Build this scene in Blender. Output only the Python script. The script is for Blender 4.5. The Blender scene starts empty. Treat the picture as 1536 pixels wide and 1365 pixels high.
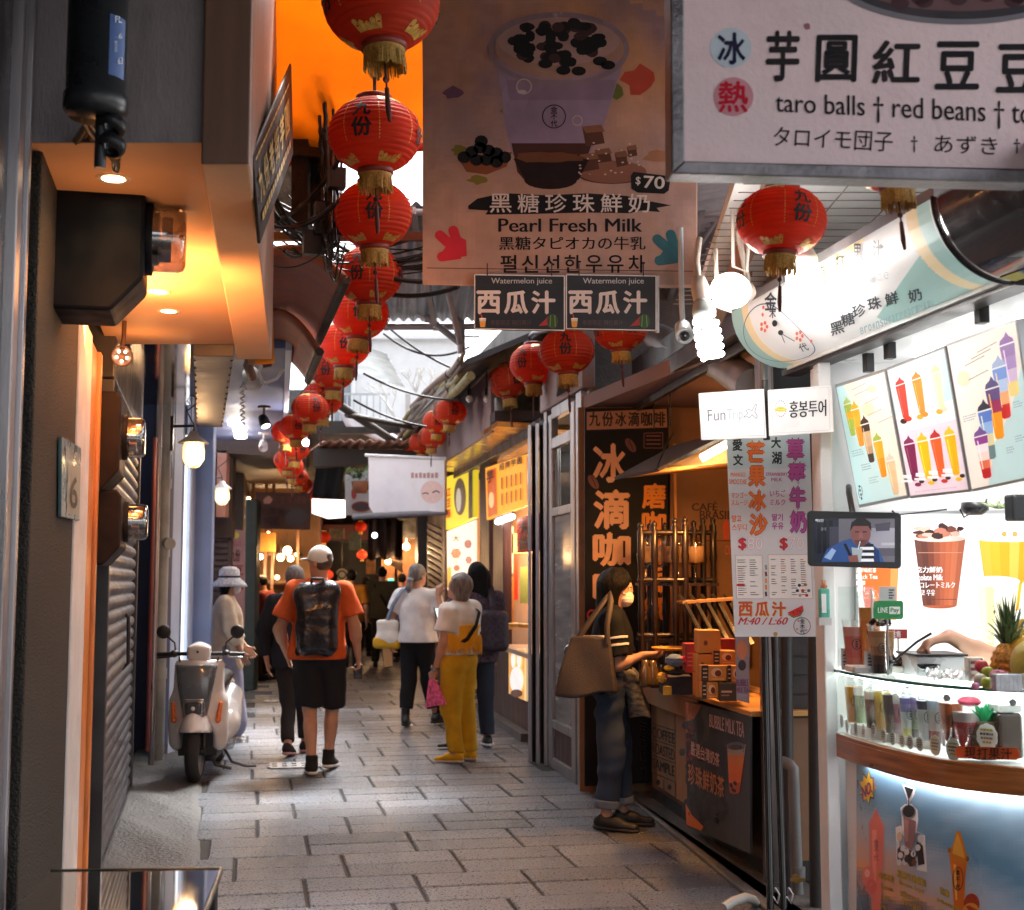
import bpy,bmesh,math,random
import numpy as np
from mathutils import Vector,Matrix
random.seed(7)
RNG=np.random.default_rng(7)
S=bpy.context.scene
COL=S.collection
R=math.radians
F=2000.0
PITCH=math.atan(187.5/F)
CAM=Vector((0,0,1.55))
cam=bpy.data.cameras.new("camera")
cam.sensor_fit='HORIZONTAL';cam.sensor_width=36.0;cam.lens=36*F/1536
cam.clip_start=0.05;cam.clip_end=400
cam.dof.use_dof=True;cam.dof.focus_distance=6.2;cam.dof.aperture_fstop=4.2
camo=bpy.data.objects.new("camera",cam);COL.objects.link(camo)
camo.location=CAM;camo.rotation_euler=(math.pi/2+PITCH,0,0)
S.camera=camo
SUN_EL,SUN_AZ=R(58),R(20)
W=bpy.data.worlds.new("World");S.world=W;W.use_nodes=True
nt=W.node_tree;bg=nt.nodes["Background"]
sky=nt.nodes.new("ShaderNodeTexSky");sky.sky_type='NISHITA';sky.sun_disc=False
sky.sun_elevation=SUN_EL;sky.sun_rotation=SUN_AZ
sky.air_density=1.0;sky.dust_density=6.0;sky.ozone_density=0.6
hs=nt.nodes.new("ShaderNodeHueSaturation");hs.inputs['Saturation'].default_value=0.25
nt.links.new(sky.outputs[0],hs.inputs['Color']);nt.links.new(hs.outputs[0],bg.inputs['Color'])
bg.inputs['Strength'].default_value=0.15
sl=bpy.data.lights.new("sun",'SUN');sl.energy=1.5;sl.angle=R(14);sl.color=(1,.98,.95)
so=bpy.data.objects.new("sun",sl);COL.objects.link(so)
sd=Vector((math.sin(SUN_AZ)*math.cos(SUN_EL),math.cos(SUN_AZ)*math.cos(SUN_EL),math.sin(SUN_EL)))
so.rotation_euler=sd.to_track_quat('Z','Y').to_euler();so.location=(0,6,12)
S.view_settings.view_transform='Standard';S.view_settings.look='None'
S.view_settings.exposure=2.42;S.view_settings.gamma=1.0
S.cycles.use_denoising=True
S.cycles.max_bounces=8;S.cycles.diffuse_bounces=4;S.cycles.glossy_bounces=4
S.cycles.transmission_bounces=8;S.cycles.transparent_max_bounces=12
S.cycles.sample_clamp_indirect=6.0;S.cycles.caustics_reflective=False;S.cycles.caustics_refractive=False
def ray(px,py):
 x=(px-768)/F;y=(682.5-py)/F
 c,s=math.cos(PITCH),math.sin(PITCH)
 d=Vector((x,c-y*s,s+y*c))
 return d/d.y
def P(px,py,Y):return CAM+ray(px,py)*Y
def G(px,py):
 d=ray(px,py);return CAM+d*(-CAM.z/d.z)
def L(X,Y,z):return Vector((X,Y,z))
_m={}
def M(name,col=(.5,.5,.5),rough=.6,metal=0.,var=.15,scale=6.,bump=0.,bscale=60.,spec=.5,coat=0.,stretch=(1,1,1),dirt=0.,dcol=(.03,.025,.02),dscale=2.5,attr=False,emit=0.,transl=0.,rvar=.1,aniso=None):
 if name in _m:return _m[name]
 m=bpy.data.materials.new(name);m.use_nodes=True;_m[name]=m
 n=m.node_tree.nodes;l=m.node_tree.links
 b=n["Principled BSDF"];out=n["Material Output"]
 tc=n.new("ShaderNodeTexCoord");mp=n.new("ShaderNodeMapping");mp.inputs['Scale'].default_value=stretch
 l.new(tc.outputs['Object'],mp.inputs['Vector'])
 no=n.new("ShaderNodeTexNoise");no.inputs['Scale'].default_value=scale;no.inputs['Detail'].default_value=6
 l.new(mp.outputs[0],no.inputs['Vector'])
 if attr:
  at=n.new("ShaderNodeAttribute");at.attribute_name="Col";src=at.outputs['Color']
 else:
  rg=n.new("ShaderNodeRGB");rg.outputs[0].default_value=(*col,1);src=rg.outputs[0]
 mr=n.new("ShaderNodeMapRange");mr.inputs['From Min'].default_value=.3;mr.inputs['From Max'].default_value=.7
 mr.inputs['To Min'].default_value=1-var;mr.inputs['To Max'].default_value=1+var
 l.new(no.outputs['Fac'],mr.inputs['Value'])
 mx=n.new("ShaderNodeMix");mx.data_type='RGBA';mx.blend_type='MULTIPLY';mx.inputs[0].default_value=1
 l.new(src,mx.inputs[6]);l.new(mr.outputs[0],mx.inputs[7]);cur=mx.outputs[2]
 if dirt>0:
  n2=n.new("ShaderNodeTexNoise");n2.inputs['Scale'].default_value=dscale;n2.inputs['Detail'].default_value=9
  n2.inputs['Roughness'].default_value=.65
  l.new(mp.outputs[0],n2.inputs['Vector'])
  r2=n.new("ShaderNodeMapRange");r2.inputs['From Min'].default_value=.48;r2.inputs['From Max'].default_value=.72
  r2.inputs['To Max'].default_value=dirt;l.new(n2.outputs['Fac'],r2.inputs['Value'])
  m2=n.new("ShaderNodeMix");m2.data_type='RGBA';m2.inputs[7].default_value=(*dcol,1)
  l.new(r2.outputs[0],m2.inputs[0]);l.new(cur,m2.inputs[6]);cur=m2.outputs[2]
 l.new(cur,b.inputs['Base Color'])
 b.inputs['Metallic'].default_value=metal
 b.inputs['Specular IOR Level'].default_value=spec;b.inputs['Coat Weight'].default_value=coat
 rr=n.new("ShaderNodeMapRange");rr.inputs['From Min'].default_value=.3;rr.inputs['From Max'].default_value=.7
 rr.inputs['To Min'].default_value=max(.02,rough-rvar);rr.inputs['To Max'].default_value=min(1,rough+rvar)
 l.new(no.outputs['Fac'],rr.inputs['Value']);l.new(rr.outputs[0],b.inputs['Roughness'])
 if bump>0:
  n3=n.new("ShaderNodeTexNoise");n3.inputs['Scale'].default_value=bscale;n3.inputs['Detail'].default_value=5
  l.new(mp.outputs[0],n3.inputs['Vector'])
  bp=n.new("ShaderNodeBump");bp.inputs['Strength'].default_value=bump;bp.inputs['Distance'].default_value=.02
  l.new(n3.outputs['Fac'],bp.inputs['Height']);l.new(bp.outputs[0],b.inputs['Normal'])
 if emit>0:
  l.new(cur,b.inputs['Emission Color']);b.inputs['Emission Strength'].default_value=emit*.3
 if transl>0:
  t=n.new("ShaderNodeBsdfTranslucent");l.new(cur,t.inputs['Color'])
  ms=n.new("ShaderNodeMixShader");ms.inputs[0].default_value=transl
  l.new(b.outputs[0],ms.inputs[1]);l.new(t.outputs[0],ms.inputs[2]);l.new(ms.outputs[0],out.inputs['Surface'])
 return m
def glow(name,col,e):
 if name in _m:return _m[name]
 m=bpy.data.materials.new(name);m.use_nodes=True;_m[name]=m
 n=m.node_tree.nodes;b=n["Principled BSDF"]
 b.inputs['Base Color'].default_value=(*col,1)
 b.inputs['Emission Color'].default_value=(*col,1);b.inputs['Emission Strength'].default_value=e*.3
 return m
def glass(name,col=(.9,1,.97),rough=.02,thin=True,alpha=.16):
 """thin pane: mostly clear with a gloss coat"""
 if name in _m:return _m[name]
 m=bpy.data.materials.new(name);m.use_nodes=True;_m[name]=m
 n=m.node_tree.nodes;l=m.node_tree.links;out=n["Material Output"];n.remove(n["Principled BSDF"])
 fr=n.new("ShaderNodeFresnel");ge=n.new("ShaderNodeNewGeometry");ir=n.new("ShaderNodeMapRange");ir.inputs['To Min'].default_value=1.5;ir.inputs['To Max'].default_value=1/1.5
 l.new(ge.outputs['Backfacing'],ir.inputs['Value']);l.new(ir.outputs[0],fr.inputs['IOR'])
 ad=n.new("ShaderNodeMath");ad.operation='ADD';ad.inputs[1].default_value=alpha;ad.use_clamp=True
 l.new(fr.outputs[0],ad.inputs[0])
 tr=n.new("ShaderNodeBsdfTransparent");tr.inputs['Color'].default_value=(*col,1)
 gl=n.new("ShaderNodeBsdfGlossy");gl.inputs['Roughness'].default_value=rough
 tcn=n.new("ShaderNodeTexCoord");no=n.new("ShaderNodeTexNoise");no.inputs['Scale'].default_value=5
 l.new(tcn.outputs['Object'],no.inputs['Vector'])
 mr=n.new("ShaderNodeMapRange");mr.inputs['To Min'].default_value=rough;mr.inputs['To Max'].default_value=rough+.08
 l.new(no.outputs['Fac'],mr.inputs['Value']);l.new(mr.outputs[0],gl.inputs['Roughness'])
 ms=n.new("ShaderNodeMixShader");l.new(ad.outputs[0],ms.inputs[0]);l.new(tr.outputs[0],ms.inputs[1]);l.new(gl.outputs[0],ms.inputs[2])
 l.new(ms.outputs[0],out.inputs['Surface'])
 return m
def _fr(d):
 d=Vector(d).normalized();a=Vector((0,0,1))if abs(d.z)<.95 else Vector((1,0,0))
 u=d.cross(a).normalized();return u,d.cross(u).normalized(),d
class MB:
 def __init__(s):s.v=[];s.f=[];s.m=[];s.s=[];s.c=[]
 def add(s,vs,fs,m=0,smooth=False,col=None):
  o=len(s.v);s.v.extend([tuple(v)for v in vs])
  for f in fs:s.f.append([i+o for i in f]);s.m.append(m);s.s.append(smooth);s.c.append(col)
  return s
 def box(s,c,size,rz=0.,m=0,rot=None,col=None):
  hx,hy,hz=size[0]/2,size[1]/2,size[2]/2
  A=rot if rot is not None else Matrix.Rotation(rz,3,'Z');c=Vector(c)
  vs=[c+A@Vector((x*hx,y*hy,z*hz))for z in(-1,1)for x,y in((-1,-1),(1,-1),(1,1),(-1,1))]
  return s.add(vs,[(3,2,1,0),(4,5,6,7),(0,1,5,4),(1,2,6,5),(2,3,7,6),(3,0,4,7)],m,col=col)
 def wall(s,a,b,t,z0,z1,m=0):
  """upright slab from plan point a to b, thickness t to the left of a->b (negative: right)"""
  a=Vector((a[0],a[1]));b=Vector((b[0],b[1]));d=(b-a).normalized();n=Vector((-d.y,d.x))*t
  q=[a,b,b+n,a+n]
  if t<0:q=[a,a+n,b+n,b]
  vs=[(p.x,p.y,z0)for p in q]+[(p.x,p.y,z1)for p in q]
  return s.add(vs,[(3,2,1,0),(4,5,6,7),(0,1,5,4),(1,2,6,5),(2,3,7,6),(3,0,4,7)],m)
 def prism(s,poly,ext,m=0,col=None):
  ext=Vector(ext);a=[Vector(p)for p in poly];n=len(a)
  nn=sum(((a[i]-a[0]).cross(a[(i+1)%n]-a[0])for i in range(1,n)),Vector())
  if nn.dot(ext)>0:a=a[::-1]
  vs=a+[p+ext for p in a]
  fs=[tuple(range(n)),tuple(range(2*n-1,n-1,-1))]+[(i,i+n,(i+1)%n+n,(i+1)%n)for i in range(n)]
  return s.add(vs,fs,m,col=col)
 def face(s,pts,m=0,col=None):return s.add(pts,[tuple(range(len(pts)))],m,col=col)
 def cyl(s,a,b,r0,r1=None,n=16,m=0,caps=True,smooth=True):
  a=Vector(a);b=Vector(b);r1=r0 if r1 is None else r1;u,w,d=_fr(b-a)
  vs=[]
  for p,r in((a,r0),(b,r1)):
   for i in range(n):
    t=2*math.pi*i/n;vs.append(p+(u*math.cos(t)+w*math.sin(t))*r)
  s.add(vs,[(i,(i+1)%n,(i+1)%n+n,i+n)for i in range(n)],m,smooth)
  if caps:
   s.add(vs[:n],[tuple(range(n-1,-1,-1))],m);s.add(vs[n:],[tuple(range(n))],m)
  return s
 def tube(s,pts,r,n=8,m=0,closed=False):
  pts=[Vector(p)for p in pts];k=len(pts);vs=[];pu=None
  for i,p in enumerate(pts):
   d=(pts[min(i+1,k-1)]-pts[max(i-1,0)])
   if d.length<1e-9:d=Vector((0,0,1))
   d.normalize()
   if pu is None:u=_fr(d)[0]
   else:
    u=pu-d*pu.dot(d);u=u.normalized()if u.length>1e-6 else _fr(d)[0]
   pu=u;w=d.cross(u);rr=r[i]if isinstance(r,(list,tuple))else r
   for j in range(n):
    t=2*math.pi*j/n;vs.append(p+(u*math.cos(t)+w*math.sin(t))*rr)
  fs=[(i*n+j,i*n+(j+1)%n,(i+1)*n+(j+1)%n,(i+1)*n+j)for i in range(k-1)for j in range(n)]
  s.add(vs,fs,m,True)
  s.add(vs[:n],[tuple(range(n-1,-1,-1))],m);s.add(vs[-n:],[tuple(range(n))],m)
  return s
 def lathe(s,prof,c=(0,0,0),n=32,m=0,smooth=True,axis=None,a0=0.,a1=2*math.pi,sx=1.,col=None):
  """prof = [(r,z)...] about z (or axis) through c"""
  c=Vector(c);full=abs(a1-a0-2*math.pi)<1e-6;nn=n if full else n+1;vs=[]
  if axis is None:u,w,d=Vector((1,0,0)),Vector((0,1,0)),Vector((0,0,1))
  else:u,w,d=_fr(axis)
  for r,z in prof:
   for j in range(nn):
    t=a0+(a1-a0)*j/n;vs.append(c+d*z+u*(r*math.cos(t)*sx)+w*(r*math.sin(t)))
  fs=[(i*nn+j,i*nn+(j+1)%nn,(i+1)*nn+(j+1)%nn,(i+1)*nn+j)for i in range(len(prof)-1)for j in range(n)]
  return s.add(vs,fs,m,smooth,col)
 def ball(s,c,r,n=16,m=0,rot=None,col=None):
  c=Vector(c);r=(r,r,r)if not isinstance(r,(tuple,list))else r;vs=[];k=n//2
  A=rot if rot is not None else Matrix.Identity(3)
  for i in range(k+1):
   ph=math.pi*i/k-math.pi/2
   for j in range(n):
    t=2*math.pi*j/n
    vs.append(c+A@Vector((r[0]*math.cos(ph)*math.cos(t),r[1]*math.cos(ph)*math.sin(t),r[2]*math.sin(ph))))
  fs=[(i*n+j,i*n+(j+1)%n,(i+1)*n+(j+1)%n,(i+1)*n+j)for i in range(k)for j in range(n)]
  return s.add(vs,fs,m,True,col)
 def grid(s,fn,nu,nv,m=0,smooth=True,col=None,flip=False):
  vs=[fn(i/nu,j/nv)for j in range(nv+1)for i in range(nu+1)];w=nu+1
  fs=[(j*w+i,j*w+i+1,(j+1)*w+i+1,(j+1)*w+i)for j in range(nv)for i in range(nu)]
  if flip:fs=[f[::-1]for f in fs]
  return s.add(vs,fs,m,smooth,col)
 def cut(s):s.k=getattr(s,'k',[])+[(len(s.v),len(s.f))]
 def each(s,name,mats,parent,**kw):
  """one object per piece marked by cut()"""
  ks=s.k+[(len(s.v),len(s.f))];r=[]
  for(v0,f0),(v1,f1)in zip(ks,ks[1:]):
   if v1==v0:continue
   m=MB();m.v=s.v[v0:v1];m.f=[[i-v0 for i in f]for f in s.f[f0:f1]];m.m=s.m[f0:f1];m.s=s.s[f0:f1];m.c=s.c[f0:f1];r.append(m.build(name,mats,parent,**kw))
  return r
 def build(s,name,mats,parent=None,bevel=0.,solid=0.,sub=0,loc=None):
  off=Vector((0,0,0));p=parent
  while p is not None:off+=p.location;p=p.parent
  if parent is None:
   a=np.array(s.v)
   off=Vector(loc)if loc is not None else Vector(((a[:,0].min()+a[:,0].max())/2,(a[:,1].min()+a[:,1].max())/2,a[:,2].min()))
  me=bpy.data.meshes.new(name)
  me.from_pydata([(x-off.x,y-off.y,z-off.z)for x,y,z in s.v],[],s.f)
  for mt in(mats if isinstance(mats,(list,tuple))else[mats]):me.materials.append(mt)
  me.polygons.foreach_set("material_index",s.m);me.polygons.foreach_set("use_smooth",s.s)
  if any(c is not None for c in s.c):
   at=me.color_attributes.new("Col",'FLOAT_COLOR','CORNER');arr=[]
   for f,c in zip(s.f,s.c):
    c=c or(1,1,1);arr+=[c[0],c[1],c[2],1.]*len(f)
   at.data.foreach_set("color",arr)
  me.update()
  o=bpy.data.objects.new(name,me);COL.objects.link(o)
  if parent is not None:o.parent=parent
  else:o.location=off
  if sub:md=o.modifiers.new("subdivision",'SUBSURF');md.levels=sub;md.render_levels=sub
  if solid:md=o.modifiers.new("solidify",'SOLIDIFY');md.thickness=solid;md.offset=0
  if bevel:
   md=o.modifiers.new("bevel",'BEVEL');md.width=bevel;md.segments=2;md.limit_method='ANGLE';md.angle_limit=R(35)
  return o
def tag(o,label,cat,group=None):
 o["label"]=label;o["category"]=cat
 if group:o["group"]=group
 return o
def thing(name,label,cat,loc=(0,0,0),group=None):
 o=bpy.data.objects.new(name,None);COL.objects.link(o);o.location=loc;o.empty_display_size=.1
 return tag(o,label,cat,group)
def structure(o):o["kind"]="structure";return o
def dup(root,loc,rz=0.,label=None,scale=1.,group=None):
 r=root.copy();COL.objects.link(r);r.location=loc;r.rotation_euler=(0,0,rz);r.scale=(scale,)*3
 if label:r["label"]=label
 if group:r["group"]=group
 for ch in list(root.children):
  c=ch.copy();COL.objects.link(c);c.parent=r
  for g in list(ch.children):
   d=g.copy();COL.objects.link(d);d.parent=c
 return r
LAMP=.195
def lamp(kind,loc,power,col=(1,1,1),size=.1,to=None,name="lamp_light",spot=60,sy=None,parent=None):
 d=bpy.data.lights.new(name,kind);d.energy=power*LAMP;d.color=col
 if kind=='AREA':
  d.size=size
  if sy:d.shape='RECTANGLE';d.size_y=sy
 else:d.shadow_soft_size=size
 if kind=='SPOT':d.spot_size=R(spot);d.spot_blend=.6
 o=bpy.data.objects.new(name,d);COL.objects.link(o);o.location=loc
 if to is not None:o.rotation_euler=(Vector(loc)-Vector(to)).to_track_quat('Z','Y').to_euler()
 return o
_g={}
def glyphs(s,bold=0.):
 k=(s,bold)
 if k not in _g:
  cu=bpy.data.curves.new("lettering","FONT");cu.body=s;cu.offset=bold;cu.resolution_u=3
  o=bpy.data.objects.new("lettering",cu);COL.objects.link(o)
  me=bpy.data.meshes.new_from_object(o.evaluated_get(bpy.context.evaluated_depsgraph_get()))
  v=np.array([(p.co.x,p.co.y)for p in me.vertices]);f=[tuple(p.vertices)for p in me.polygons]
  bpy.data.objects.remove(o);bpy.data.curves.remove(cu);bpy.data.meshes.remove(me)
  lo,hi=v.min(0),v.max(0);_g[k]=((v-lo)/np.maximum(hi-lo,1e-6),f,(hi[0]-lo[0])/max(hi[1]-lo[1],1e-6))
 return _g[k]
def hexc(r,g,b):
 return tuple((c/255/12.92 if c<=10 else((c/255+.055)/1.055)**2.4)for c in(r,g,b))
class Board:
 """a flat printed face through three placed corners; printing is drawn in photo pixels and laid on the face"""
 def __init__(s,tl,tr,bl,gap=.0012):
  s.o=Vector(tl);s.n=(Vector(tr)-s.o).cross(Vector(bl)-s.o).normalized()
  if s.n.dot(CAM-s.o)<0:s.n=-s.n
  s.gap=gap;s.mb=MB();s.fine=None
 def pt(s,px,py,lift=0.):
  d=ray(px,py);t=(s.o-CAM).dot(s.n)/d.dot(s.n);return CAM+d*t+s.n*lift
 def panel(s,px,th,mb=None,m=0):
  mb=mb or MB();mb.prism([s.pt(x,y)for x,y in px],-s.n*th,m);return mb
 def poly(s,col,px,ly=1,m=0):s.mb.face(s._or([s.pt(x,y,s.gap*ly)for x,y in px]),m,col);return s
 def _or(s,q):
  n=sum(((q[i]-q[0]).cross(q[(i+1)%len(q)]-q[0])for i in range(1,len(q)-1)),Vector())
  return q if n.dot(CAM-q[0])>0 else q[::-1]
 def rect(s,col,x0,y0,x1,y1,ly=1,m=0):return s.poly(col,[(x0,y0),(x1,y0),(x1,y1),(x0,y1)],ly,m)
 def blob(s,col,cx,cy,rx,ry,ly=1,n=20,rag=0.,rot=0.,m=0):
  p=[]
  for i in range(n):
   t=2*math.pi*i/n;k=1+rag*random.uniform(-1,1);x,y=rx*k*math.cos(t),ry*k*math.sin(t)
   p.append((cx+x*math.cos(rot)-y*math.sin(rot),cy+x*math.sin(rot)+y*math.cos(rot)))
  return s.poly(col,p,ly,m)
 def ring(s,col,cx,cy,rx,ry,w,ly=1,n=28,a0=0,a1=360,m=0):
  for i in range(n):
   t0,t1=(R(a0+(a1-a0)*(i+j)/n)for j in(0,1))
   s.poly(col,[(cx+rx*math.cos(t0),cy+ry*math.sin(t0)),(cx+rx*math.cos(t1),cy+ry*math.sin(t1)),(cx+(rx-w)*math.cos(t1),cy+(ry-w)*math.sin(t1)),(cx+(rx-w)*math.cos(t0),cy+(ry-w)*math.sin(t0))],ly,m)
  return s
 def line(s,col,pts,w,ly=1,m=0):
  for(x0,y0),(x1,y1)in zip(pts,pts[1:]):
   l=math.hypot(x1-x0,y1-y0)or 1;nx,ny=-(y1-y0)/l*w/2,(x1-x0)/l*w/2
   s.poly(col,[(x0+nx,y0+ny),(x1+nx,y1+ny),(x1-nx,y1-ny),(x0-nx,y0-ny)],ly,m)
  return s
 def text(s,col,t,q,ly=2,bold=0.,m=0,shear=0.,off=None):
  """q = (x0,y0,x1,y1) or four pixel corners tl,tr,br,bl"""
  if bold>.004:
   asp=glyphs(t)[2];k=bold*.75;sh=((-k,0),(k,0),(0,-k),(0,k))if len(t)<3 else((-k,0),(k,0))
   for i,(dx,dy)in enumerate(sh):s.text(col,t,q,ly+.09*(i+1),0,m,shear,(dx/asp,dy))
  v,f,_=glyphs(t,min(bold,0))
  if len(q)==4 and not hasattr(q[0],'__len__'):q=[(q[0],q[1]),(q[2],q[1]),(q[2],q[3]),(q[0],q[3])]
  q=np.array(q,float);out=[]
  v2=v.copy();v2[:,0]+=shear*(v2[:,1]-.5)
  if off:v2=v2+np.array(off)
  if s.fine:
   bm=bmesh.new();vv=[bm.verts.new((a,b,0))for a,b in v2]
   for x in f:
    try:bm.faces.new([vv[i]for i in x])
    except ValueError:pass
   bmesh.ops.triangulate(bm,faces=bm.faces)
   for _k in range(3):
    e=[e for e in bm.edges if e.calc_length()>s.fine]
    if e:bmesh.ops.subdivide_edges(bm,edges=e,cuts=1);bmesh.ops.triangulate(bm,faces=bm.faces)
   bm.verts.index_update();v2=np.array([(a.co.x,a.co.y)for a in bm.verts]);f=[tuple(a.index for a in x.verts)for x in bm.faces];bm.free()
  for a,b in v2:
   p=q[3]*(1-a)*(1-b)+q[2]*a*(1-b)+q[1]*a*b+q[0]*(1-a)*b
   out.append(s.pt(p[0],p[1],s.gap*ly))
  x=f[0];nn=(out[x[1]]-out[x[0]]).cross(out[x[2]]-out[x[0]])
  if nn.dot(CAM-out[x[0]])<0:f=[g[::-1]for g in f]
  s.mb.add(out,f,m,False,col);return s
 def vtext(s,col,t,x0,y0,x1,y1,ly=2,bold=0.,gapf=.12,m=0,dx=0.):
  h=(y1-y0)/len(t)
  for i,c in enumerate(t):
   o=dx*i;s.text(col,c,(x0+o,y0+h*(i+gapf/2),x1+o,y0+h*(i+1-gapf/2)),ly,bold,m)
  return s
 def cup(s,x0,x1,y0,y1,cols,taper=.75,ly=2,dome=None,lean=0.):
  """printed picture of a cup: stacked colour bands, optional dome of topping"""
  n=len(cols);cx=(x0+x1)/2;hw=(x1-x0)/2
  def e(t,sd):return(cx+lean*(t-.5)+sd*hw*(1-(1-taper)*t),y0+(y1-y0)*t)
  for i,c in enumerate(cols):
   a,b=i/n,(i+1)/n;s.poly(c,[e(a,-1),e(a,1),e(b,1),e(b,-1)],ly)
  bx,by=e(1,0);s.blob(cols[-1],bx,by,hw*taper,hw*.22,ly+.3)
  tx,ty=e(0,0)
  if dome:
   s.poly(dome,[(tx-hw,ty),(tx-hw*.7,ty-hw*.9),(tx-hw*.2,ty-hw*1.3),(tx+hw*.1,ty-hw*1.9),(tx+hw*.35,ty-hw*1.2),(tx+hw*.8,ty-hw*.8),(tx+hw,ty)],ly+.6)
  s.blob(tuple(min(1,c*1.25+.08)for c in cols[0]),tx,ty,hw*1.06,hw*.2,ly+1)
  return s
 def finish(s,name,parent,mat):return s.mb.build(name,mat,parent)
INK=M("print_ink",attr=True,rough=.55,var=.05,scale=20)
CLOTHINK=M("cloth_print",attr=True,rough=.85,var=.2,scale=3.5,spec=.2,bump=.9,bscale=4.5,dirt=.35,dcol=(.05,.03,.025),dscale=1.8)
LIGHTBOX=M("lit_print",attr=True,rough=.4,var=.03,emit=.3)
SOFTBOX=M("softly_lit_print",attr=True,rough=.5,var=.04,emit=.25)
def smin(a,b,k):
 h=np.maximum(k-np.abs(a-b),0)/k
 return np.minimum(a,b)-h*h*k*.25
class SDF:
 def __init__(s,lo,hi,h):
  s.lo=np.array(lo,np.float32);s.h=h
  s.n=np.ceil((np.array(hi)-s.lo)/h).astype(int)+1
  s.D=np.full(s.n,1.0,np.float32)
  s.ax=[s.lo[i]+h*np.arange(s.n[i],dtype=np.float32)for i in range(3)]
 def _sub(s,lo,hi):
  a=np.clip(np.floor((np.array(lo)-s.lo)/s.h).astype(int),0,s.n);b=np.clip(np.ceil((np.array(hi)-s.lo)/s.h).astype(int)+1,0,s.n)
  sl=tuple(slice(i,j)for i,j in zip(a,b))
  return sl,s.ax[0][sl[0]][:,None,None],s.ax[1][sl[1]][None,:,None],s.ax[2][sl[2]][None,None,:]
 def put(s,fn,lo,hi,k=.02,cut=False):
  m=k+.03;sl,X,Y,Z=s._sub(np.array(lo)-m,np.array(hi)+m)
  if any(i.stop<=i.start for i in sl):return s
  d=fn(X,Y,Z)
  s.D[sl]=-smin(-s.D[sl],d,k)if cut else smin(s.D[sl],d,k)
  return s
 def cone(s,a,b,ra,rb=None,k=.02,flat=False,sc=(1,1,1),cut=False):
  a=np.array(a,float);b=np.array(b,float);rb=ra if rb is None else rb;sc=np.array(sc,float)
  A=a/sc;B=b/sc;ba=B-A;L2=max(float(ba@ba),1e-9);Ln=L2**.5;ms=sc.min()
  def fn(X,Y,Z):
   x,y,z=X/sc[0]-A[0],Y/sc[1]-A[1],Z/sc[2]-A[2]
   t=(x*ba[0]+y*ba[1]+z*ba[2])/L2;tc=np.clip(t,0,1)
   d=np.sqrt((x-ba[0]*tc)**2+(y-ba[1]*tc)**2+(z-ba[2]*tc)**2)-(ra+(rb-ra)*tc)
   if flat:d=np.maximum(d,(t-1)*Ln)
   return d*ms
  r=max(ra,rb)*sc.max()
  return s.put(fn,np.minimum(a,b)-r,np.maximum(a,b)+r,k,cut)
 def ell(s,c,r,k=.02,rot=None,cut=False):
  c=np.array(c,float);r=np.array(r,float);Rm=np.array(rot)if rot is not None else None
  def fn(X,Y,Z):
   x,y,z=X-c[0],Y-c[1],Z-c[2]
   if Rm is not None:
    x,y,z=(Rm[0][i]*x+Rm[1][i]*y+Rm[2][i]*z for i in range(3))
   k0=np.sqrt((x/r[0])**2+(y/r[1])**2+(z/r[2])**2)
   k1=np.sqrt((x/r[0]**2)**2+(y/r[1]**2)**2+(z/r[2]**2)**2)+1e-6
   return k0*(k0-1)/k1
  return s.put(fn,c-r.max(),c+r.max(),k,cut)
 def box(s,c,hf,rd=.01,k=.01,rot=None,cut=False):
  c=np.array(c,float);hf=np.array(hf,float)-rd;Rm=np.array(rot)if rot is not None else None
  def fn(X,Y,Z):
   x,y,z=X-c[0],Y-c[1],Z-c[2]
   if Rm is not None:x,y,z=(Rm[0][i]*x+Rm[1][i]*y+Rm[2][i]*z for i in range(3))
   qx,qy,qz=abs(x)-hf[0],abs(y)-hf[1],abs(z)-hf[2]
   return np.sqrt(np.maximum(qx,0)**2+np.maximum(qy,0)**2+np.maximum(qz,0)**2)+np.minimum(np.maximum(qx,np.maximum(qy,qz)),0)-rd
  e=np.linalg.norm(hf+rd)
  return s.put(fn,c-e,c+e,k,cut)
 def half(s,n,d):
  n=np.array(n,float);s.D=np.maximum(s.D,(s.ax[0][:,None,None]*n[0]+s.ax[1][None,:,None]*n[1]+s.ax[2][None,None,:]*n[2]-d).astype(np.float32));return s
 def folds(s,amp,f=18.,seed=0,zf=.5):
  r=np.random.default_rng(seed);X,Y,Z=s.ax[0][:,None,None],s.ax[1][None,:,None],s.ax[2][None,None,:];w=0
  for i in range(5):
   q=r.normal(size=3);q/=np.linalg.norm(q);q[2]*=zf;ff=f*r.uniform(.6,1.7)
   w=w+np.sin(ff*(q[0]*X+q[1]*Y+q[2]*Z)+r.uniform(0,6)+1.5*np.sin(ff*.5*(q[1]*X-q[0]*Y+q[2]*Z)))
  s.D=s.D+(amp*1.4/2.2*w).astype(np.float32);return s
 def mesh(s):
  D=s.D;D=np.pad(D,1,constant_values=1.0);S_=D<0;n=np.array(D.shape);h=s.h;lo=s.lo-h
  cs=[(i,j,k)for i in(0,1)for j in(0,1)for k in(0,1)]
  sl=lambda A,c:A[c[0]:n[0]-1+c[0],c[1]:n[1]-1+c[1],c[2]:n[2]-1+c[2]]
  cnt=sum(sl(S_,c).astype(np.int8)for c in cs);mask=(cnt>0)&(cnt<8)
  I=np.full(mask.shape,-1,np.int64);idx=np.argwhere(mask);I[mask]=np.arange(len(idx))
  val={c:sl(D,c)[mask]for c in cs};pos=np.zeros((len(idx),3));num=np.zeros(len(idx))
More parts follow.
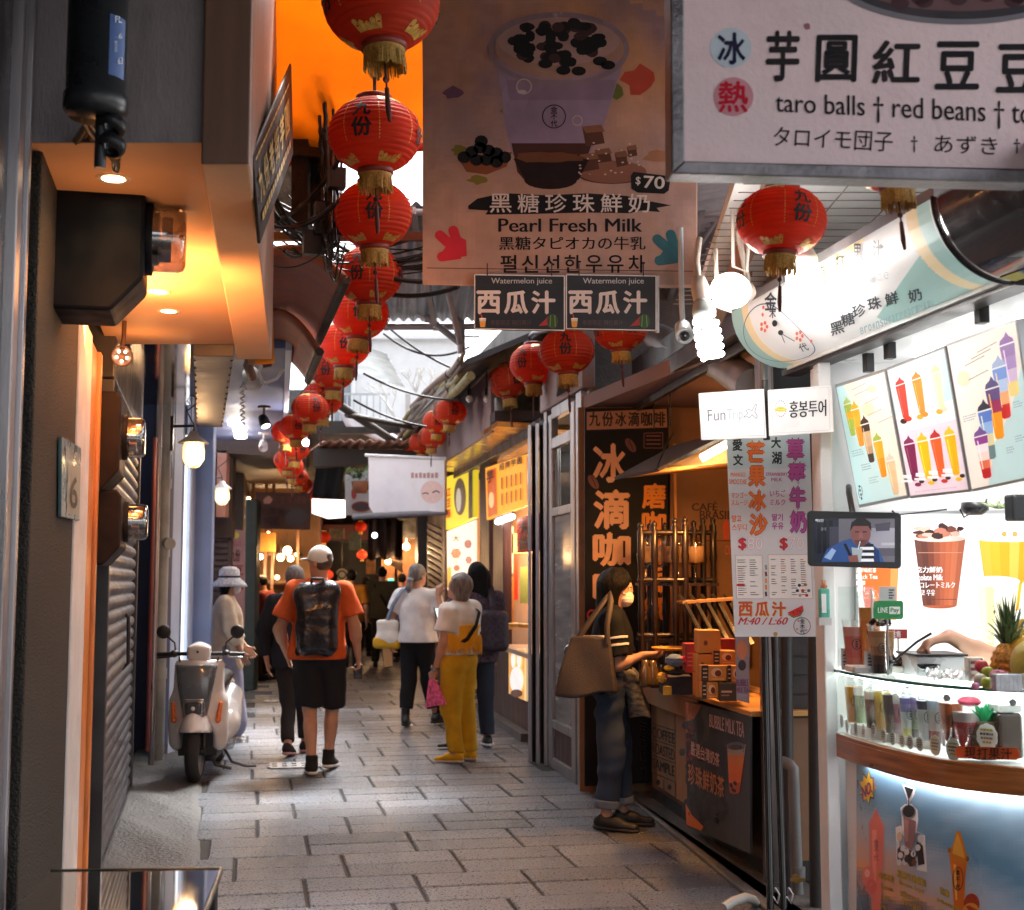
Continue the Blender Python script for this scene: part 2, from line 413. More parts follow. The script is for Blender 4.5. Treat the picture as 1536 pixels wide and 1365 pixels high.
  for c in cs:
   for a in range(3):
    if c[a]==0:
     e=list(c);e[a]=1;e=tuple(e);d0,d1=val[c],val[e];x=(d0<0)!=(d1<0)
     t=np.where(x,d0/np.where(x,d0-d1,1),0);p=np.tile(np.array(c,float),(len(idx),1));p[:,a]+=t
     pos[x]+=p[x];num[x]+=1
  V=(idx+pos/np.maximum(num,1)[:,None])*h+lo;Q=[]
  for a in range(3):
   b,c=(a+1)%3,(a+2)%3
   s0=[slice(None)]*3;s1=[slice(None)]*3;s0[a]=slice(0,-1);s1[a]=slice(1,None)
   for q in(b,c):s0[q]=slice(1,-1);s1[q]=slice(1,-1)
   A,B=S_[tuple(s0)],S_[tuple(s1)];w=np.argwhere(A!=B)
   if not len(w):continue
   ins=A[tuple(w.T)];w=w.copy();w[:,b]+=1;w[:,c]+=1
   def cell(db,dc):z=w.copy();z[:,b]-=db;z[:,c]-=dc;return I[tuple(z.T)]
   q=np.stack([cell(1,1),cell(0,1),cell(0,0),cell(1,0)],1);q[~ins]=q[~ins][:,::-1];Q.append(q)
  return V,(np.concatenate(Q)if Q else np.zeros((0,4),int))
 def build(s,name,mat,parent=None,xf=None,smooth=2):
  V,Q=s.mesh()
  if smooth and len(Q):
   for _ in range(smooth):
    acc=np.zeros_like(V);ct=np.zeros(len(V))
    for i in range(4):
     for j in(1,3):np.add.at(acc,Q[:,i],V[Q[:,(i+j)%4]]);np.add.at(ct,Q[:,i],1)
    V=V*.5+.5*acc/np.maximum(ct,1)[:,None]
  if xf is not None:V=np.array(xf(V))
  mb=MB();mb.v=[tuple(v)for v in V.tolist()];mb.f=Q.tolist();mb.m=[0]*len(Q);mb.s=[True]*len(Q);mb.c=[None]*len(Q)
  return mb.build(name,mat,parent)
def vn(v):v=np.array(v,float);return v/max(np.linalg.norm(v),1e-9)
def hand(sd,w,d,n,curl=.5,k=1.0,side=1):
 """palm + four fingers + thumb on wrist w, pointing d, palm normal n, thumb on side*(d x n)"""
 d=vn(d);n=vn(np.array(n)-d*np.dot(n,d));t=np.cross(d,n)*side;w=np.array(w,float)
 for i in range(3):sd.cone(w+d*.015+t*(.018-.018*i)*k,w+d*.085*k+t*(.026-.024*i)*k,.0165*k,.0135*k,.014)
 for i in range(4):
  b=w+d*.088*k+t*(.031-.0205*i)*k;ln=(.040,.046,.043,.033)[i]*k;c=curl*(1+.12*(i-1.5))
  d1=vn(d*math.cos(c*.8)+n*math.sin(c*.8)+t*(.06-.04*i));m=b+d1*ln
  d2=vn(d*math.cos(c*1.9)+n*math.sin(c*1.9));e=m+d2*ln*.85
  sd.cone(b,m,.0095*k,.0088*k,.006);sd.cone(m,e,.0088*k,.0074*k,.004)
 b=w+d*.03*k+t*.03*k;m=b+vn(t*.7+d*.75+n*.25)*.042*k
 sd.cone(b,m,.0125*k,.0105*k,.012);sd.cone(m,m+vn(d+n*.55+t*.1)*.034*k,.0105*k,.0085*k,.004)
SKIN=M("skin",(.50,.27,.18),rough=.5,var=.08,scale=14,bump=.05,bscale=150,spec=.4)
HAIRB=M("black_hair",(.005,.0045,.005),rough=.55,var=.5,scale=70,stretch=(1,1,.08),bump=.7,bscale=160,spec=.15)
HAIRG=M("grey_hair",(.16,.15,.15),rough=.5,var=.55,scale=55,stretch=(1,1,.2),bump=.6,bscale=130)
RUB=M("black_rubber_sole",(.02,.02,.022),rough=.7,bump=.2)
def fabric(name,col,**k):return M(name,col,rough=.88,var=k.pop('var',.14),scale=k.pop('scale',9),bump=k.pop('bump',.25),bscale=k.pop('bscale',220),spec=.2,**k)
class Person:
 """joints are given in a local frame (x right hand, y the way they face, z up), heading h turns the figure"""
 def __init__(s,label,at,H=1.7,h=0.,res=.009,arms=None,legs=None,head=(0,0),lean=0.,build=1.,shoulder=.19,group=None,skin=None,name="person"):
  s.root=thing(name,label,"person",at,group);s.k=k=H/1.72;s.h=h;s.res=res;s.b=build;s.lean=lean
  z=lambda*p:np.array(p,float)*k
  ly=lambda zz:lean*max(0,zz-.95)
  J=s.J={}
  J['pel']=z(0,0,.95);J['wa']=z(0,ly(1.1)*1,1.10);J['ch']=z(0,ly(1.28),1.28);J['nk']=z(0,ly(1.43),1.43);J['hd']=z(0,ly(1.6)+.02,1.60)
  for sd,x in(('L',-1),('R',1)):
   J['sh'+sd]=z(x*shoulder,ly(1.39)-.005,1.395);J['hip'+sd]=z(x*.085*build,0,.92)
   a=(arms or{}).get(sd,((x*.25,-.03,1.11),(x*.26,.03,.86)));J['el'+sd]=z(*a[0]);J['wr'+sd]=z(*a[1])
   l=(legs or{}).get(sd,((x*.095,.02,.50),(x*.10,-.01,.08)));J['kn'+sd]=z(*l[0]);J['an'+sd]=z(*l[1])
   J['toe'+sd]=J['an'+sd]+(z(*l[2])if len(l)>2 else z(x*.03,.15,-.055))
  s.head=head;c,t=math.cos(h),math.sin(h);s.xf=lambda V:np.stack([V[:,0]*c-V[:,1]*t,V[:,0]*t+V[:,1]*c,V[:,2]],1)+np.array(at)
  s.skin=skin or SKIN;s.armopt=arms or{}
  hy,hp=head;cy,sy,cp,sp=math.cos(hy),math.sin(hy),math.cos(hp),math.sin(hp)
  s.HR=np.array([[cy,-sy*cp,sy*sp],[sy,cy*cp,-cy*sp],[0,sp,cp]])
 def hp(s,x,y,z):return s.J['hd']+s.HR@(np.array((x,y,z))*s.k)
 def grid(s,pad=.12,res=None):
  P_=np.array(list(s.J.values()));lo=P_.min(0)-pad;hi=P_.max(0)+pad;hi[2]=max(hi[2],s.J['hd'][2]+.17);lo[2]=min(lo[2],-.02)
  return SDF(lo,hi,res or s.res)
 def out(s,sd,name,mat,parent=None,smooth=2):return sd.build(name,mat,parent or s.root,s.xf,smooth)
 def add(s,mb,name,mat,parent=None,**k):
  V=s.xf(np.array(mb.v));mb.v=[tuple(v)for v in V.tolist()];return mb.build(name,mat,parent or s.root,**k)
 def torso(s,sd,o=0.,k=.05):
  J,b,q=s.J,s.b,s.k
  sd.cone(J['hipL'],J['hipR'],.098*q*b+o,k=k,sc=(1,.95,1));sd.cone(J['pel'],J['wa'],.118*q*b+o,.115*q*b+o,k,sc=(1.15,.86,1))
  sd.cone(J['wa'],J['ch'],.115*q*b+o,.128*q*(1+(b-1)*.6)+o,k,sc=(1.15,.84,1));sd.cone(J['ch'],(J['nk']*2+J['ch'])/3,.128*q+o,.07*q+o,k,sc=(1.2,.8,1))
  sd.cone(J['shL'],J['shR'],.054*q+o,k=k,sc=(1,.95,1))
  for x in 'LR':sd.cone(J['sh'+x],J['nk'],.052*q+o*.8,.05*q+o*.6,.04)
 def body(s,hands=True,curl=.5,hopt=None):
  sd=s.grid();J,q,b=s.J,s.k,s.b;s.torso(sd,-.006)
  sd.cone(J['nk']-[0,0,.02],J['hd']-s.HR@np.array([0,.012,.03]),.056*q,.05*q,.03)
  H=lambda x,y,z,r,k=.02:sd.ell(s.hp(x,y,z),np.array(r)*q,k,s.HR)
  H(0,.0,.045,(.073,.092,.095));H(0,.035,-.035,(.056,.06,.07),.035);H(0,.09,.0,(.012,.022,.022),.012);H(0,.083,.03,(.05,.018,.012),.02)
  H(0,.085,-.045,(.022,.012,.008),.01);H(0,.075,-.085,(.02,.018,.014),.02);H(-.076,-.005,.005,(.01,.02,.032),.006);H(.076,-.005,.005,(.01,.02,.032),.006)
  for x in(-1,1):sd.ell(s.hp(x*.03,.094,.018),(.016*q,.012,.009),.012,cut=True)
  for x,sg in(('L',-1),('R',1)):
   sd.cone(J['sh'+x],J['el'+x],.047*q*b,.039*q*b,.02);sd.cone(J['el'+x],J['wr'+x],.040*q*b,.026*q,.02)
   d=vn(J['wr'+x]-J['el'+x]);fore=(J['el'+x]*2+J['wr'+x])/3;sd.cone(J['el'+x],fore,.040*q*b,.042*q*b,.02)
   ho=(hopt or{}).get(x,{});n=ho.get('n',(-sg,0,0));dd=vn(ho.get('d',d));hand(sd,J['wr'+x],dd,n,ho.get('curl',curl),q,ho.get('side',sg if True else 1))
   sd.cone(J['hip'+x],J['kn'+x],.088*q*b,.056*q,.03,sc=(1,1,1));sd.cone(J['kn'+x],J['an'+x],.055*q,.036*q,.02)
   c=J['kn'+x]*.68+J['an'+x]*.32-[0,.018,0];m2=J['kn'+x]*.45+J['an'+x]*.55-[0,.01,0];sd.cone(c,m2,.05*q,.04*q,.03)
   sd.cone(J['an'+x],J['toe'+x],.036*q,.026*q,.02)
  s.bodyo=s.out(sd,"body",s.skin);return s
 def eyes(s):
  for x in(-1,1):
   mb=MB();mb.ball(s.hp(x*.03,.082,.018),.0105*s.k,12);e=s.add(mb,"eye",M("eye_white",(.7,.68,.65),rough=.2))
   mb=MB();mb.ball(s.hp(x*.03,.0905,.018),.0045*s.k,8);s.add(mb,"iris",M("dark_iris",(.02,.012,.008),rough=.1),e)
 def shirt(s,mat,hem=.88,sleeve=.75,o=.014,loose=.0,amp=.004,seed=1,extra=None,name="shirt",fr=.5,neck=.05,wide=0.012):
  sd=s.grid(.16);J,q,b=s.J,s.k,s.b;s.torso(sd,o)
  sd.cone(J['pel']-[0,0,.15],J['ch'],.125*q*b+o+loose,.128*q+o,.05,sc=(1.15,.9,1))
  for x in 'LR':
   e=J['sh'+x]+(J['el'+x]-J['sh'+x])*min(sleeve,1);sd.cone(J['sh'+x],e,.054*q*b+o,.049*q*b+o+wide,.03,True)
   if sleeve>1:sd.cone(J['el'+x],J['el'+x]+(J['wr'+x]-J['el'+x])*(sleeve-1),.049*q*b+o,.036*q+o,.02,True)
  if extra:extra(sd)
  sd.folds(amp,24,seed,fr);sd.half((0,0,-1),-hem*q)
  sd.cone(J['nk']-[0,0,.0],J['nk']+[0,.01,.2],neck*q,.09*q,.01,cut=True)
  return s.out(sd,name,mat)
 def pants(s,mat,hem=.1,waist=1.02,o=.012,amp=.004,seed=3,r=(.1,.078,.07),name="trousers",extra=None):
  sd=s.grid(.16);J,q,b=s.J,s.k,s.b
  sd.cone(J['hipL'],J['hipR'],.1*q*b+o,k=.05);sd.cone(J['pel'],J['wa'],.118*q*b+o,.112*q*b+o,.05,sc=(1.15,.9,1))
  for x in 'LR':
   hp,kn,an=J['hip'+x],J['kn'+x],J['an'+x]
   if hem>kn[2]/q-.02:t=(hp[2]-hem*q)/max(hp[2]-kn[2],.01);e=hp+(kn-hp)*t;sd.cone(hp,e,r[0]*q*b,r[1]*q*b,.025,True)
   else:
    sd.cone(hp,kn,r[0]*q*b,r[1]*q,.025);t=(kn[2]-hem*q)/max(kn[2]-an[2],.01);e=kn+(an-kn)*t;sd.cone(kn,e,r[1]*q,r[2]*q,.03,True)
  if extra:extra(sd)
  sd.folds(amp,26,seed,.8);sd.half((0,0,1),waist*q)
  return s.out(sd,name,mat)
 def shoes(s,mat,sole=None,high=0.,k=1.):
  for x in 'LR':
   J,q=s.J,s.k;an,toe=J['an'+x],J['toe'+x];d=vn((toe-an)*[1,1,0]);lo=np.minimum(an,toe)-.12;hi=np.maximum(an,toe)+.12+[0,0,high]
   pitch=(toe[2]-an[2]+.055*q);u=vn(toe-an+[0,0,.055*q]);f=toe+u*.035*q;f[2]-=.002;heel=an-d*.045*q+[0,0,-.045*q]
   sd=SDF(lo,hi,min(s.res,.008));sd.cone(heel+[0,0,.012],f,.037*q*k,.034*q*k,.02,sc=(1,1,.8));sd.cone(an-d*.02*q-[0,0,.01],an+(toe-an)*.55,.042*q*k,.036*q*k,.03)
   if high:sd.cone(an,an+[0,0,high],.045*q,.048*q,.02,True)
   sh=s.out(sd,"shoe",mat)
   if sole:
    sd=SDF(lo,hi,min(s.res,.008));a=heel+[0,0,-.016];c=f+[0,0,-.018];sd.cone(a,c,.043*q*k,.040*q*k,.02,sc=(1,1,.42));s.out(sd,"sole",sole,sh,1)
 def hair(s,mat,fn,res=.007,name="hair"):
  c=s.J['hd'];sd=SDF(c-[.2,.25,.38],c+[.2,.25,.24],res);fn(sd,s);return s.out(sd,name,mat)
def strap(p,pts,w,mat,name,parent=None,th=.006):
 """flat band through local points; each point may carry an outward normal"""
 mb=MB();n=len(pts);vs=[]
 for i,(q,nn)in enumerate(pts):
  a=np.array(pts[max(i-1,0)][0]);b=np.array(pts[min(i+1,n-1)][0]);d=vn(b-a);sd=vn(np.cross(d,nn));nn=vn(nn)
  for du,dn in((-w/2,0),(w/2,0),(w/2,th),(-w/2,th)):vs.append(np.array(q)+sd*du+nn*dn)
 fs=[(i*4+j,i*4+(j+1)%4,i*4+4+(j+1)%4,i*4+4+j)for i in range(n-1)for j in range(4)]
 mb.add(vs,fs,0,True);return p.add(mb,name,mat,parent)
# ================================================================== GROUND
def lerp_line(pts,Y):
 for(x0,y0),(x1,y1)in zip(pts,pts[1:]):
  if Y<=y1:return x0+(x1-x0)*(Y-y0)/(y1-y0)
 (x0,y0),(x1,y1)=pts[-2:];return x0+(x1-x0)*(Y-y0)/(y1-y0)
LEFT=[(-.30,-1),(-1.44,4.0),(-2.88,10.3),(-3.15,11.5),(-3.4,12.9),(-3.55,16),(-4.03,20),(-4.6,24),(-5.6,31)]
RIGHT=[(2.6,-1),(1.42,5.6),(1.26,7.03),(.926,9.6),(.56,10.0),(.2,12.9),(-.22,15.5),(-.95,19),(-1.54,24),(-2.4,31)]
Lx=lambda Y:lerp_line(LEFT,Y)
Rx=lambda Y:lerp_line(RIGHT,Y)
mb=MB();mb.face([(-60,-30,-.035),(60,-30,-.035),(60,90,-.035),(-60,90,-.035)])
structure(mb.build("ground",M("packed_earth",(.10,.09,.08),rough=.9,scale=2,dirt=.4)))
mb=MB();mb.face([(-9,-3,-.012),(5,-3,-.012),(3,33,-.012),(-9,33,-.012)])
structure(mb.build("paving_joints",M("dark_mortar",(.035,.033,.032),rough=.85,bump=.4,bscale=90)))
PAVE=M("pecked_granite",attr=True,rough=.33,var=.5,scale=70,bump=.7,bscale=85,spec=.6,dirt=.6,dcol=(.03,.028,.028),dscale=1.1,rvar=.16)
mb=MB();u=Vector((-.194,1,0)).normalized();c=Vector((u.y,-u.x,0));t=2.4;row=0
def slab(s0,s1,t0,t1):
 g=.0095;ch=.008;z=random.uniform(-.002,.002);k=random.gauss(.125,.03);w=random.uniform(-.004,.004)
 tone=(k*.87+w,k*.97,k*1.19-w*.6)
 def pt(s,t,z):p=u*t+c*s;return(p.x,p.y,z)
 lo=[pt(s0+g,t0+g,-.03),pt(s1-g,t0+g,-.03),pt(s1-g,t1-g,-.03),pt(s0+g,t1-g,-.03)]
 md=[pt(s0+g,t0+g,z-.006),pt(s1-g,t0+g,z-.006),pt(s1-g,t1-g,z-.006),pt(s0+g,t1-g,z-.006)]
 g2=g+ch;hi=[pt(s0+g2,t0+g2,z+random.uniform(-.001,.001)),pt(s1-g2,t0+g2,z),pt(s1-g2,t1-g2,z+random.uniform(-.001,.001)),pt(s0+g2,t1-g2,z)]
 mb.add(lo+md+hi,[(8,9,10,11)]+[(i,(i+1)%4,(i+1)%4+4,i+4)for i in range(4)]+[(i+4,(i+1)%4+4,(i+1)%4+8,i+8)for i in range(4)],0,False,tone)
while t<31:
 d=.30 if t<20 else.6
 off=(.29 if row%2 else 0)+random.uniform(-.05,.05)
 Y=t*u.y;xl,xr=Lx(Y)+.36,Rx(Y)-.12
 s=math.floor((xl*.98+Y*.19-.4)/.58)*.58+off
 while True:
  ln=.58+random.uniform(-.03,.05);mid=u*(t+.3)+c*(s+ln/2)
  if mid.x>xr+.1:break
  if mid.x>xl-.1:
   slab(s,s+ln,t,t+.3);slab(s,s+ln,t+.3,t+.6)
  s+=ln
 t+=.6;row+=1
structure(mb.build("paving",PAVE,loc=(0,0,0)))
mb=MB()
def gut(uu,v):
 Y=3+v*9.4;x=Lx(Y)-.1+uu*.64;h=.015*(1-uu)**1.5+.008*math.sin(Y*5.1+uu*7)*math.sin(uu*3.1)+.002*math.sin(Y*19+uu*23)
 return(x,Y,max(.003,h+.006)if uu<.98 else-.02)
mb.grid(gut,14,150,flip=False)
structure(mb.build("gutter_edge",M("rough_concrete",(.10,.10,.10),rough=.55,var=.3,scale=12,bump=.8,bscale=45,dirt=.5,dscale=4),loc=(0,0,0)))
mb=MB()
mb.prism([(Rx(3)-.02,3,-.02),(1.7,3,-.02),(1.6,5.6,-.02),(1.5,7.0,-.02),(1.2,9.8,-.02),(.80,9.9,-.02),(1.12,7.0,-.02),(1.28,5.6,-.02)],(0,0,.04))
structure(mb.build("kerb_edge",M("dark_concrete",(.10,.095,.09),rough=.5,var=.3,scale=9,bump=.5,bscale=60,dirt=.4),bevel=.01))
def drain(px,py,w,d,rows,cols,label):
 g=G(px,py);r=thing("drain_cover",label,"drain cover",(g.x,g.y,0));mb=MB();A=Matrix.Rotation(math.atan2(.194,1),3,'Z')
 cw,cd=w/cols,d/rows
 def bx(x,y,sx,sy):p=A@Vector((x,y,0));mb.box((g.x+p.x,g.y+p.y,.0055),(sx,sy,.013),math.atan2(.194,1))
 for i in range(rows+1):bx(0,-d/2+cd*i,w,cd*.5)
 for i in range(rows):
  for j in range(cols+1):bx(-w/2+cw*j,-d/2+cd*(i+.5),cw*.5,cd*.5-.0005)
 mb.build("cover_plate",M("pale_cast_iron",(.33,.33,.34),rough=.45,var=.25,scale=20,bump=.3),r)
 mb=MB();p=A@Vector((0,0,0));mb.box((g.x,g.y,.0012),(w+.04,d+.04,.0024),math.atan2(.194,1));mb.build("pit",M("black_pit",(.006,.006,.006),rough=.9),r)
drain(441,1149,.40,.26,2,5,"square pale drain cover with two rows of slots by the walking man")
drain(424,1052,.42,.22,2,4,"far drain cover with a rusty brown edge in the pale paving")
# ================================================================== LEFT SIDE
CONC=M("weathered_concrete",(.13,.12,.115),rough=.85,var=.25,scale=4,bump=.5,bscale=40,dirt=.65,dscale=2.2)
DARKP=M("dark_paint",(.018,.018,.02),rough=.45,var=.3,bump=.1)
STEEL=M("brushed_steel",(.36,.33,.34),rough=.34,metal=.85,var=.22,scale=5,stretch=(6,6,.4),bump=.08,bscale=80,dirt=.35,dscale=3)
BLACKM=M("black_plastic",(.012,.013,.016),rough=.38,var=.3,scale=12,bump=.06,bscale=90)
CABLE=M("black_cable",(.014,.014,.015),rough=.45,var=.4,scale=30)
TERR=M("pebble_dash",(.022,.018,.013),rough=.7,var=.95,scale=105,bump=1.,bscale=110,dirt=.3,dscale=2)
WHITEP=M("old_white_paint",(.62,.59,.57),rough=.55,var=.1,scale=7,dirt=.25,dcol=(.2,.16,.13),dscale=5,bump=.1)
ORANGEP=M("orange_varnish",(.62,.20,.035),rough=.4,var=.35,scale=10,stretch=(3,3,.35),bump=.15,dirt=.35,dscale=5)
DWOOD=M("dark_wood",(.06,.032,.02),rough=.5,var=.4,scale=9,stretch=(6,6,.5),bump=.3,bscale=60,dirt=.3)
LA,LB=Vector((-1.44,4.0,0)),Vector((-2.88,10.3,0));LD=(LB-LA).normalized();LN=Vector((LD.y,-LD.x,0))
def lw(Y,off=0.,z=0.):
 p=LA+LD*((Y-4.0)/LD.y);p=p+LN*off;return Vector((p.x,p.y,z))
def lbox(mb,Y0,Y1,o0,o1,z0,z1,m=0):
 a,b=lw(Y0,o0),lw(Y1,o0);c_,d=lw(Y1,o1),lw(Y0,o1)
 return mb.prism([(p.x,p.y,z0)for p in(a,b,c_,d)],(0,0,z1-z0),m)
LROT=math.atan2(-LD.x,LD.y)
mb=MB();lbox(mb,-1.5,12.9,-3.0,-.26,-.02,6.5)
tag(mb.build("left_building",CONC),"grimy concrete building behind the roller shutter on the left","building")
r=thing("steel_door_frame","scuffed steel door frame at the near left edge","door frame",lw(3.55))
mb=MB();lbox(mb,3.70,3.80,-.24,-.03,0,4.6);lbox(mb,3.805,3.84,-.24,-.015,0,4.6);lbox(mb,3.845,3.95,-.24,-.03,0,4.6);mb.build("frame_post",STEEL,r,bevel=.004)
mb=MB();lbox(mb,3.1,3.698,-.24,-.06,0,4.6);mb.build("door_panel",M("near_black_door",(.008,.009,.013),rough=.3,var=.3),r,bevel=.003)
r=thing("terrazzo_pillar","speckled brown pebble dash pillar with white plaster edge","pillar",lw(4.6))
mb=MB();lbox(mb,3.955,5.22,-.24,0,0,4.4);mb.build("pillar_face",TERR,r,bevel=.012)
mb=MB();lbox(mb,5.223,5.78,-.24,.006,0,2.62);mb.build("plaster_edge",WHITEP,r,bevel=.006)
r=thing("wooden_door_frame","orange varnished wooden frame strip between pillar and shutter","door frame",lw(6))
mb=MB();lbox(mb,5.784,6.16,-.24,-.004,0,2.62);mb.build("varnished_strip",ORANGEP,r,bevel=.01)
mb=MB();lbox(mb,6.20,6.28,-.24,.012,0,2.62);mb.build("outer_moulding",ORANGEP,r,bevel=.01)
mb=MB();lbox(mb,6.284,7.05,-.24,-.045,0,2.62);mb.build("dark_jamb",DWOOD,r,bevel=.01)
for Y,z,hgt,col,lab in((6.5,1.37,.1,(.7,.5,.04),"small yellow sticker on the dark door jamb, upper of two"),(6.5,1.14,.13,(.62,.45,.05),"small yellow sticker on the dark door jamb, lower of two"),(6.45,.58,.36,(.55,.52,.48),"tall pale strip of printed writing stuck on the dark door jamb")):
 mb=MB();lbox(mb,Y,Y+.16,-.0445,-.043,z,z+hgt);lbox(mb,Y+.02,Y+.14,-.0428,-.042,z+.02,z+hgt*.45,1)
 tag(mb.build("sticker",[M("sticker_%d"%(Y*100+z*10),col,rough=.5),M("sticker_red",(.45,.05,.03))]),lab,"sticker")
r=thing("house_number_plate","blue and white enamel house number plate on the pillar","number plate",lw(4.85,.0,1.7))
B=Board(lw(4.72,.016,2.10),lw(5.2,.016,2.10),lw(4.72,.016,1.75))
mb=MB();B.panel([(93,655),(122,672),(119,781),(92,775)],.012,mb);mb.build("plate",M("faded_blue_enamel",(.07,.17,.2),rough=.3,var=.3,dirt=.4,scale=12),r,bevel=.002)
B.poly(hexc(150,150,135),[(101,694),(120,703),(117,774),(99,770)],1.5)
B.text(hexc(40,42,40),"6",[(105,712),(116,718),(114,764),(103,760)],3,.03);B.text(hexc(190,190,180),"基山街",[(97,668),(118,681),(118,695),(97,688)],3,.02)
B.finish("plate_lettering",r,INK)
SHUT=M("shutter_steel",(.125,.125,.135),rough=.38,metal=.55,var=.25,scale=4,stretch=(1,1,2.5),bump=.15,bscale=50,dirt=.55,dscale=3.5,dcol=(.07,.06,.06))
r=thing("roller_shutter","closed grey steel roller shutter with bulging slats","shutter",lw(8.6))
mb=MB();nsl=31;hs_=2.62/nsl;a,b=7.08,10.05
prof=[]
for i in range(nsl):
 for j in range(7):
  t=j/7;prof.append((-.028+.026*math.sin(math.pi*t)**.7 if t>0 else-.03,(i+t)*hs_+.02))
pa=[lw(a,o,z)for o,z in prof];pb=[lw(b,o,z)for o,z in prof];n=len(prof)
mb.add(pa+pb,[(i,i+n,i+n+1,i+1)for i in range(n-1)],0,True);mb.build("slats",SHUT,r)
mb=MB();lbox(mb,7.052,7.14,-.1,.014,0,2.62);mb.build("guide_rail",M("dark_steel",(.07,.07,.075),rough=.4,metal=.6,dirt=.3),r,bevel=.004)
mb=MB();lbox(mb,10.06,10.16,-.24,.01,0,2.7);mb.build("guide_rail",M("dark_steel",(.07,.07,.075),rough=.4,metal=.6,dirt=.3),r,bevel=.004)
mb=MB();lbox(mb,7.08,10.05,-.1,.006,-.01,.03);mb.build("bottom_bar",M("dark_steel"),r,bevel=.004)
mb=MB();mb.tube([lw(8.9,-.02,1.34),lw(8.93,.015,1.30),lw(8.96,.02,1.0),lw(8.98,-.02,.96)],.012);mb.build("pull_handle",M("dark_steel"),r)
mb=MB();lbox(mb,7.05,10.2,-.24,.015,2.625,3.1);mb.build("shutter_box",M("dark_steel"),r,bevel=.01)
PIPEG=M("grey_pvc",(.36,.38,.36),rough=.4,var=.2,scale=3,dirt=.4,dscale=4)
g1=G(237,1141);g2=G(226.5,1150);g3=G(220,1165)
mb=MB();mb.tube([g1,g1+Vector((0,0,4.2))],.05,14)
for z in(.7,1.75,2.35,2.9):mb.cyl(g1+Vector((0,0,z)),g1+Vector((0,0,z+.09)),.058,n=14)
mb.cyl(g1+Vector((.03,0,1.88)),g1+Vector((.1,-.16,1.86)),.045,.05,12)
tag(mb.build("drain_pipe",PIPEG),"fat grey plastic drain pipe beside the blue shop front","pipe")
mb=MB();mb.tube([g2,g2+Vector((0,0,3.2))],.024,10);tag(mb.build("conduit_pipe",STEEL),"thin pale conduit standing left of the drain pipe","pipe")
mb=MB();mb.tube([g3+Vector((0,0,z))for z in(.2,1.2,2.0,2.7)],.017,8);tag(mb.build("conduit_pipe",M("dull_red_pipe",(.22,.05,.05),rough=.4)),"thin dull red conduit running up next to the shutter","pipe")
METERG=glass("meter_dome_glass",(.5,.45,.42),.08,alpha=.3)
def meter(Y0,Y1,o,z0,z1,dome_r,dome_l,label,col=(.004,.006,.010),smoked=False):
 r=thing("electric_meter",label,"electric meter",lw((Y0+Y1)/2,0,z0));bm=M("meter_case_%d"%(col[0]*1e4),col,rough=.5,var=.3,scale=10,spec=.12,dirt=.2,dcol=(.02,.018,.016),dscale=9)
 mb=MB();cz=(z1-z0)*.24
 pr=[(-.1,z1),(o-.02,z1),(o,z1-.03),(o,z0+cz),(o-cz*.9,z0),(-.1,z0)]
 pts=[lw(Y0,q,z)for q,z in pr];ex=lw(Y1,0)-lw(Y0,0);mb.prism(pts,ex);mb.build("case",bm,r,bevel=.012)
 zc=z0+(z1-z0)*.6;Yc=(Y0+Y1)/2
 mb=MB();mb.lathe([(dome_r*1.12,0),(dome_r*1.12,.02),(dome_r*1.0,.024)],lw(Yc,o,zc),28,axis=LN);mb.build("dome_ring",bm,r)
 mb=MB();mb.lathe([(dome_r,0),(dome_r,dome_l*.75),(dome_r*.93,dome_l*.93),(dome_r*.8,dome_l),(0.0005,dome_l)],lw(Yc,o+.015,zc),28,axis=LN);mb.build("glass_dome",METERG,r)
 mb=MB();mb.cyl(lw(Yc,o+.005,zc),lw(Yc,o+dome_l*.35,zc),dome_r*.8,n=24);mb.cyl(lw(Yc,o+.03,zc-dome_r*.35),lw(Yc,o+dome_l*.7,zc-dome_r*.35),dome_r*.35,n=16,m=1)
 mb.box(lw(Yc,o+dome_l*.6,zc+dome_r*.3),(dome_l*.3,dome_r*1.1,dome_r*.5),LROT,m=1);mb.build("meter_works",[M("meter_dark",(.05,.04,.035),rough=.3),M("meter_metal",(.5,.35,.25),rough=.3,metal=.7)],r)
meter(4.36,4.66,.285,2.45,2.93,.115,.12,"large black electric meter with glass dome beneath the fat cable canister")
meter(6.3,6.75,.10,1.95,2.45,.10,.09,"brown meter box, upper of the two in front of the roller shutter",(.018,.012,.010))
meter(6.35,6.85,.11,1.62,1.98,.09,.1,"brown meter box, lower of the two in front of the roller shutter",(.02,.014,.012))
r=thing("cable_canister","fat dark grey cable canister with a blue sticker above the meter","cable canister",L(P(146,70,3.55).x,3.55,2.8))
cc=L(P(146,70,3.55).x,3.55,0);mb=MB();mb.lathe([(.0,3.5),(.08,3.5),(.08,2.875),(.086,2.87),(.086,2.83),(.07,2.81),(0.001,2.81)],(cc.x,cc.y,0),32);mb.build("canister_shell",M("dark_grey_plastic",(.022,.024,.027),rough=.32,var=.25,scale=9,bump=.05),r)
mb=MB();mb.lathe([(.081,2.91),(.081,3.08)],(cc.x,cc.y,0),14,a0=R(-50),a1=R(-10));mb.build("blue_sticker",M("blue_sticker",(.012,.07,.27),rough=.4,var=.2),r)
class Cyl(Board):
 def __init__(s,c,rad,gap=.001):s.c=Vector((c[0],c[1],0));s.r=rad;s.gap=gap;s.mb=MB();s.fine=.3
 def pt(s,px,py,lift=0.):
  d=ray(px,py);o=CAM-s.c;a=d.x**2+d.y**2;b=o.x*d.x+o.y*d.y;q=o.x**2+o.y**2-(s.r+lift)**2;D=max(b*b-a*q,0)
  return CAM+d*((-b-math.sqrt(D))/a)
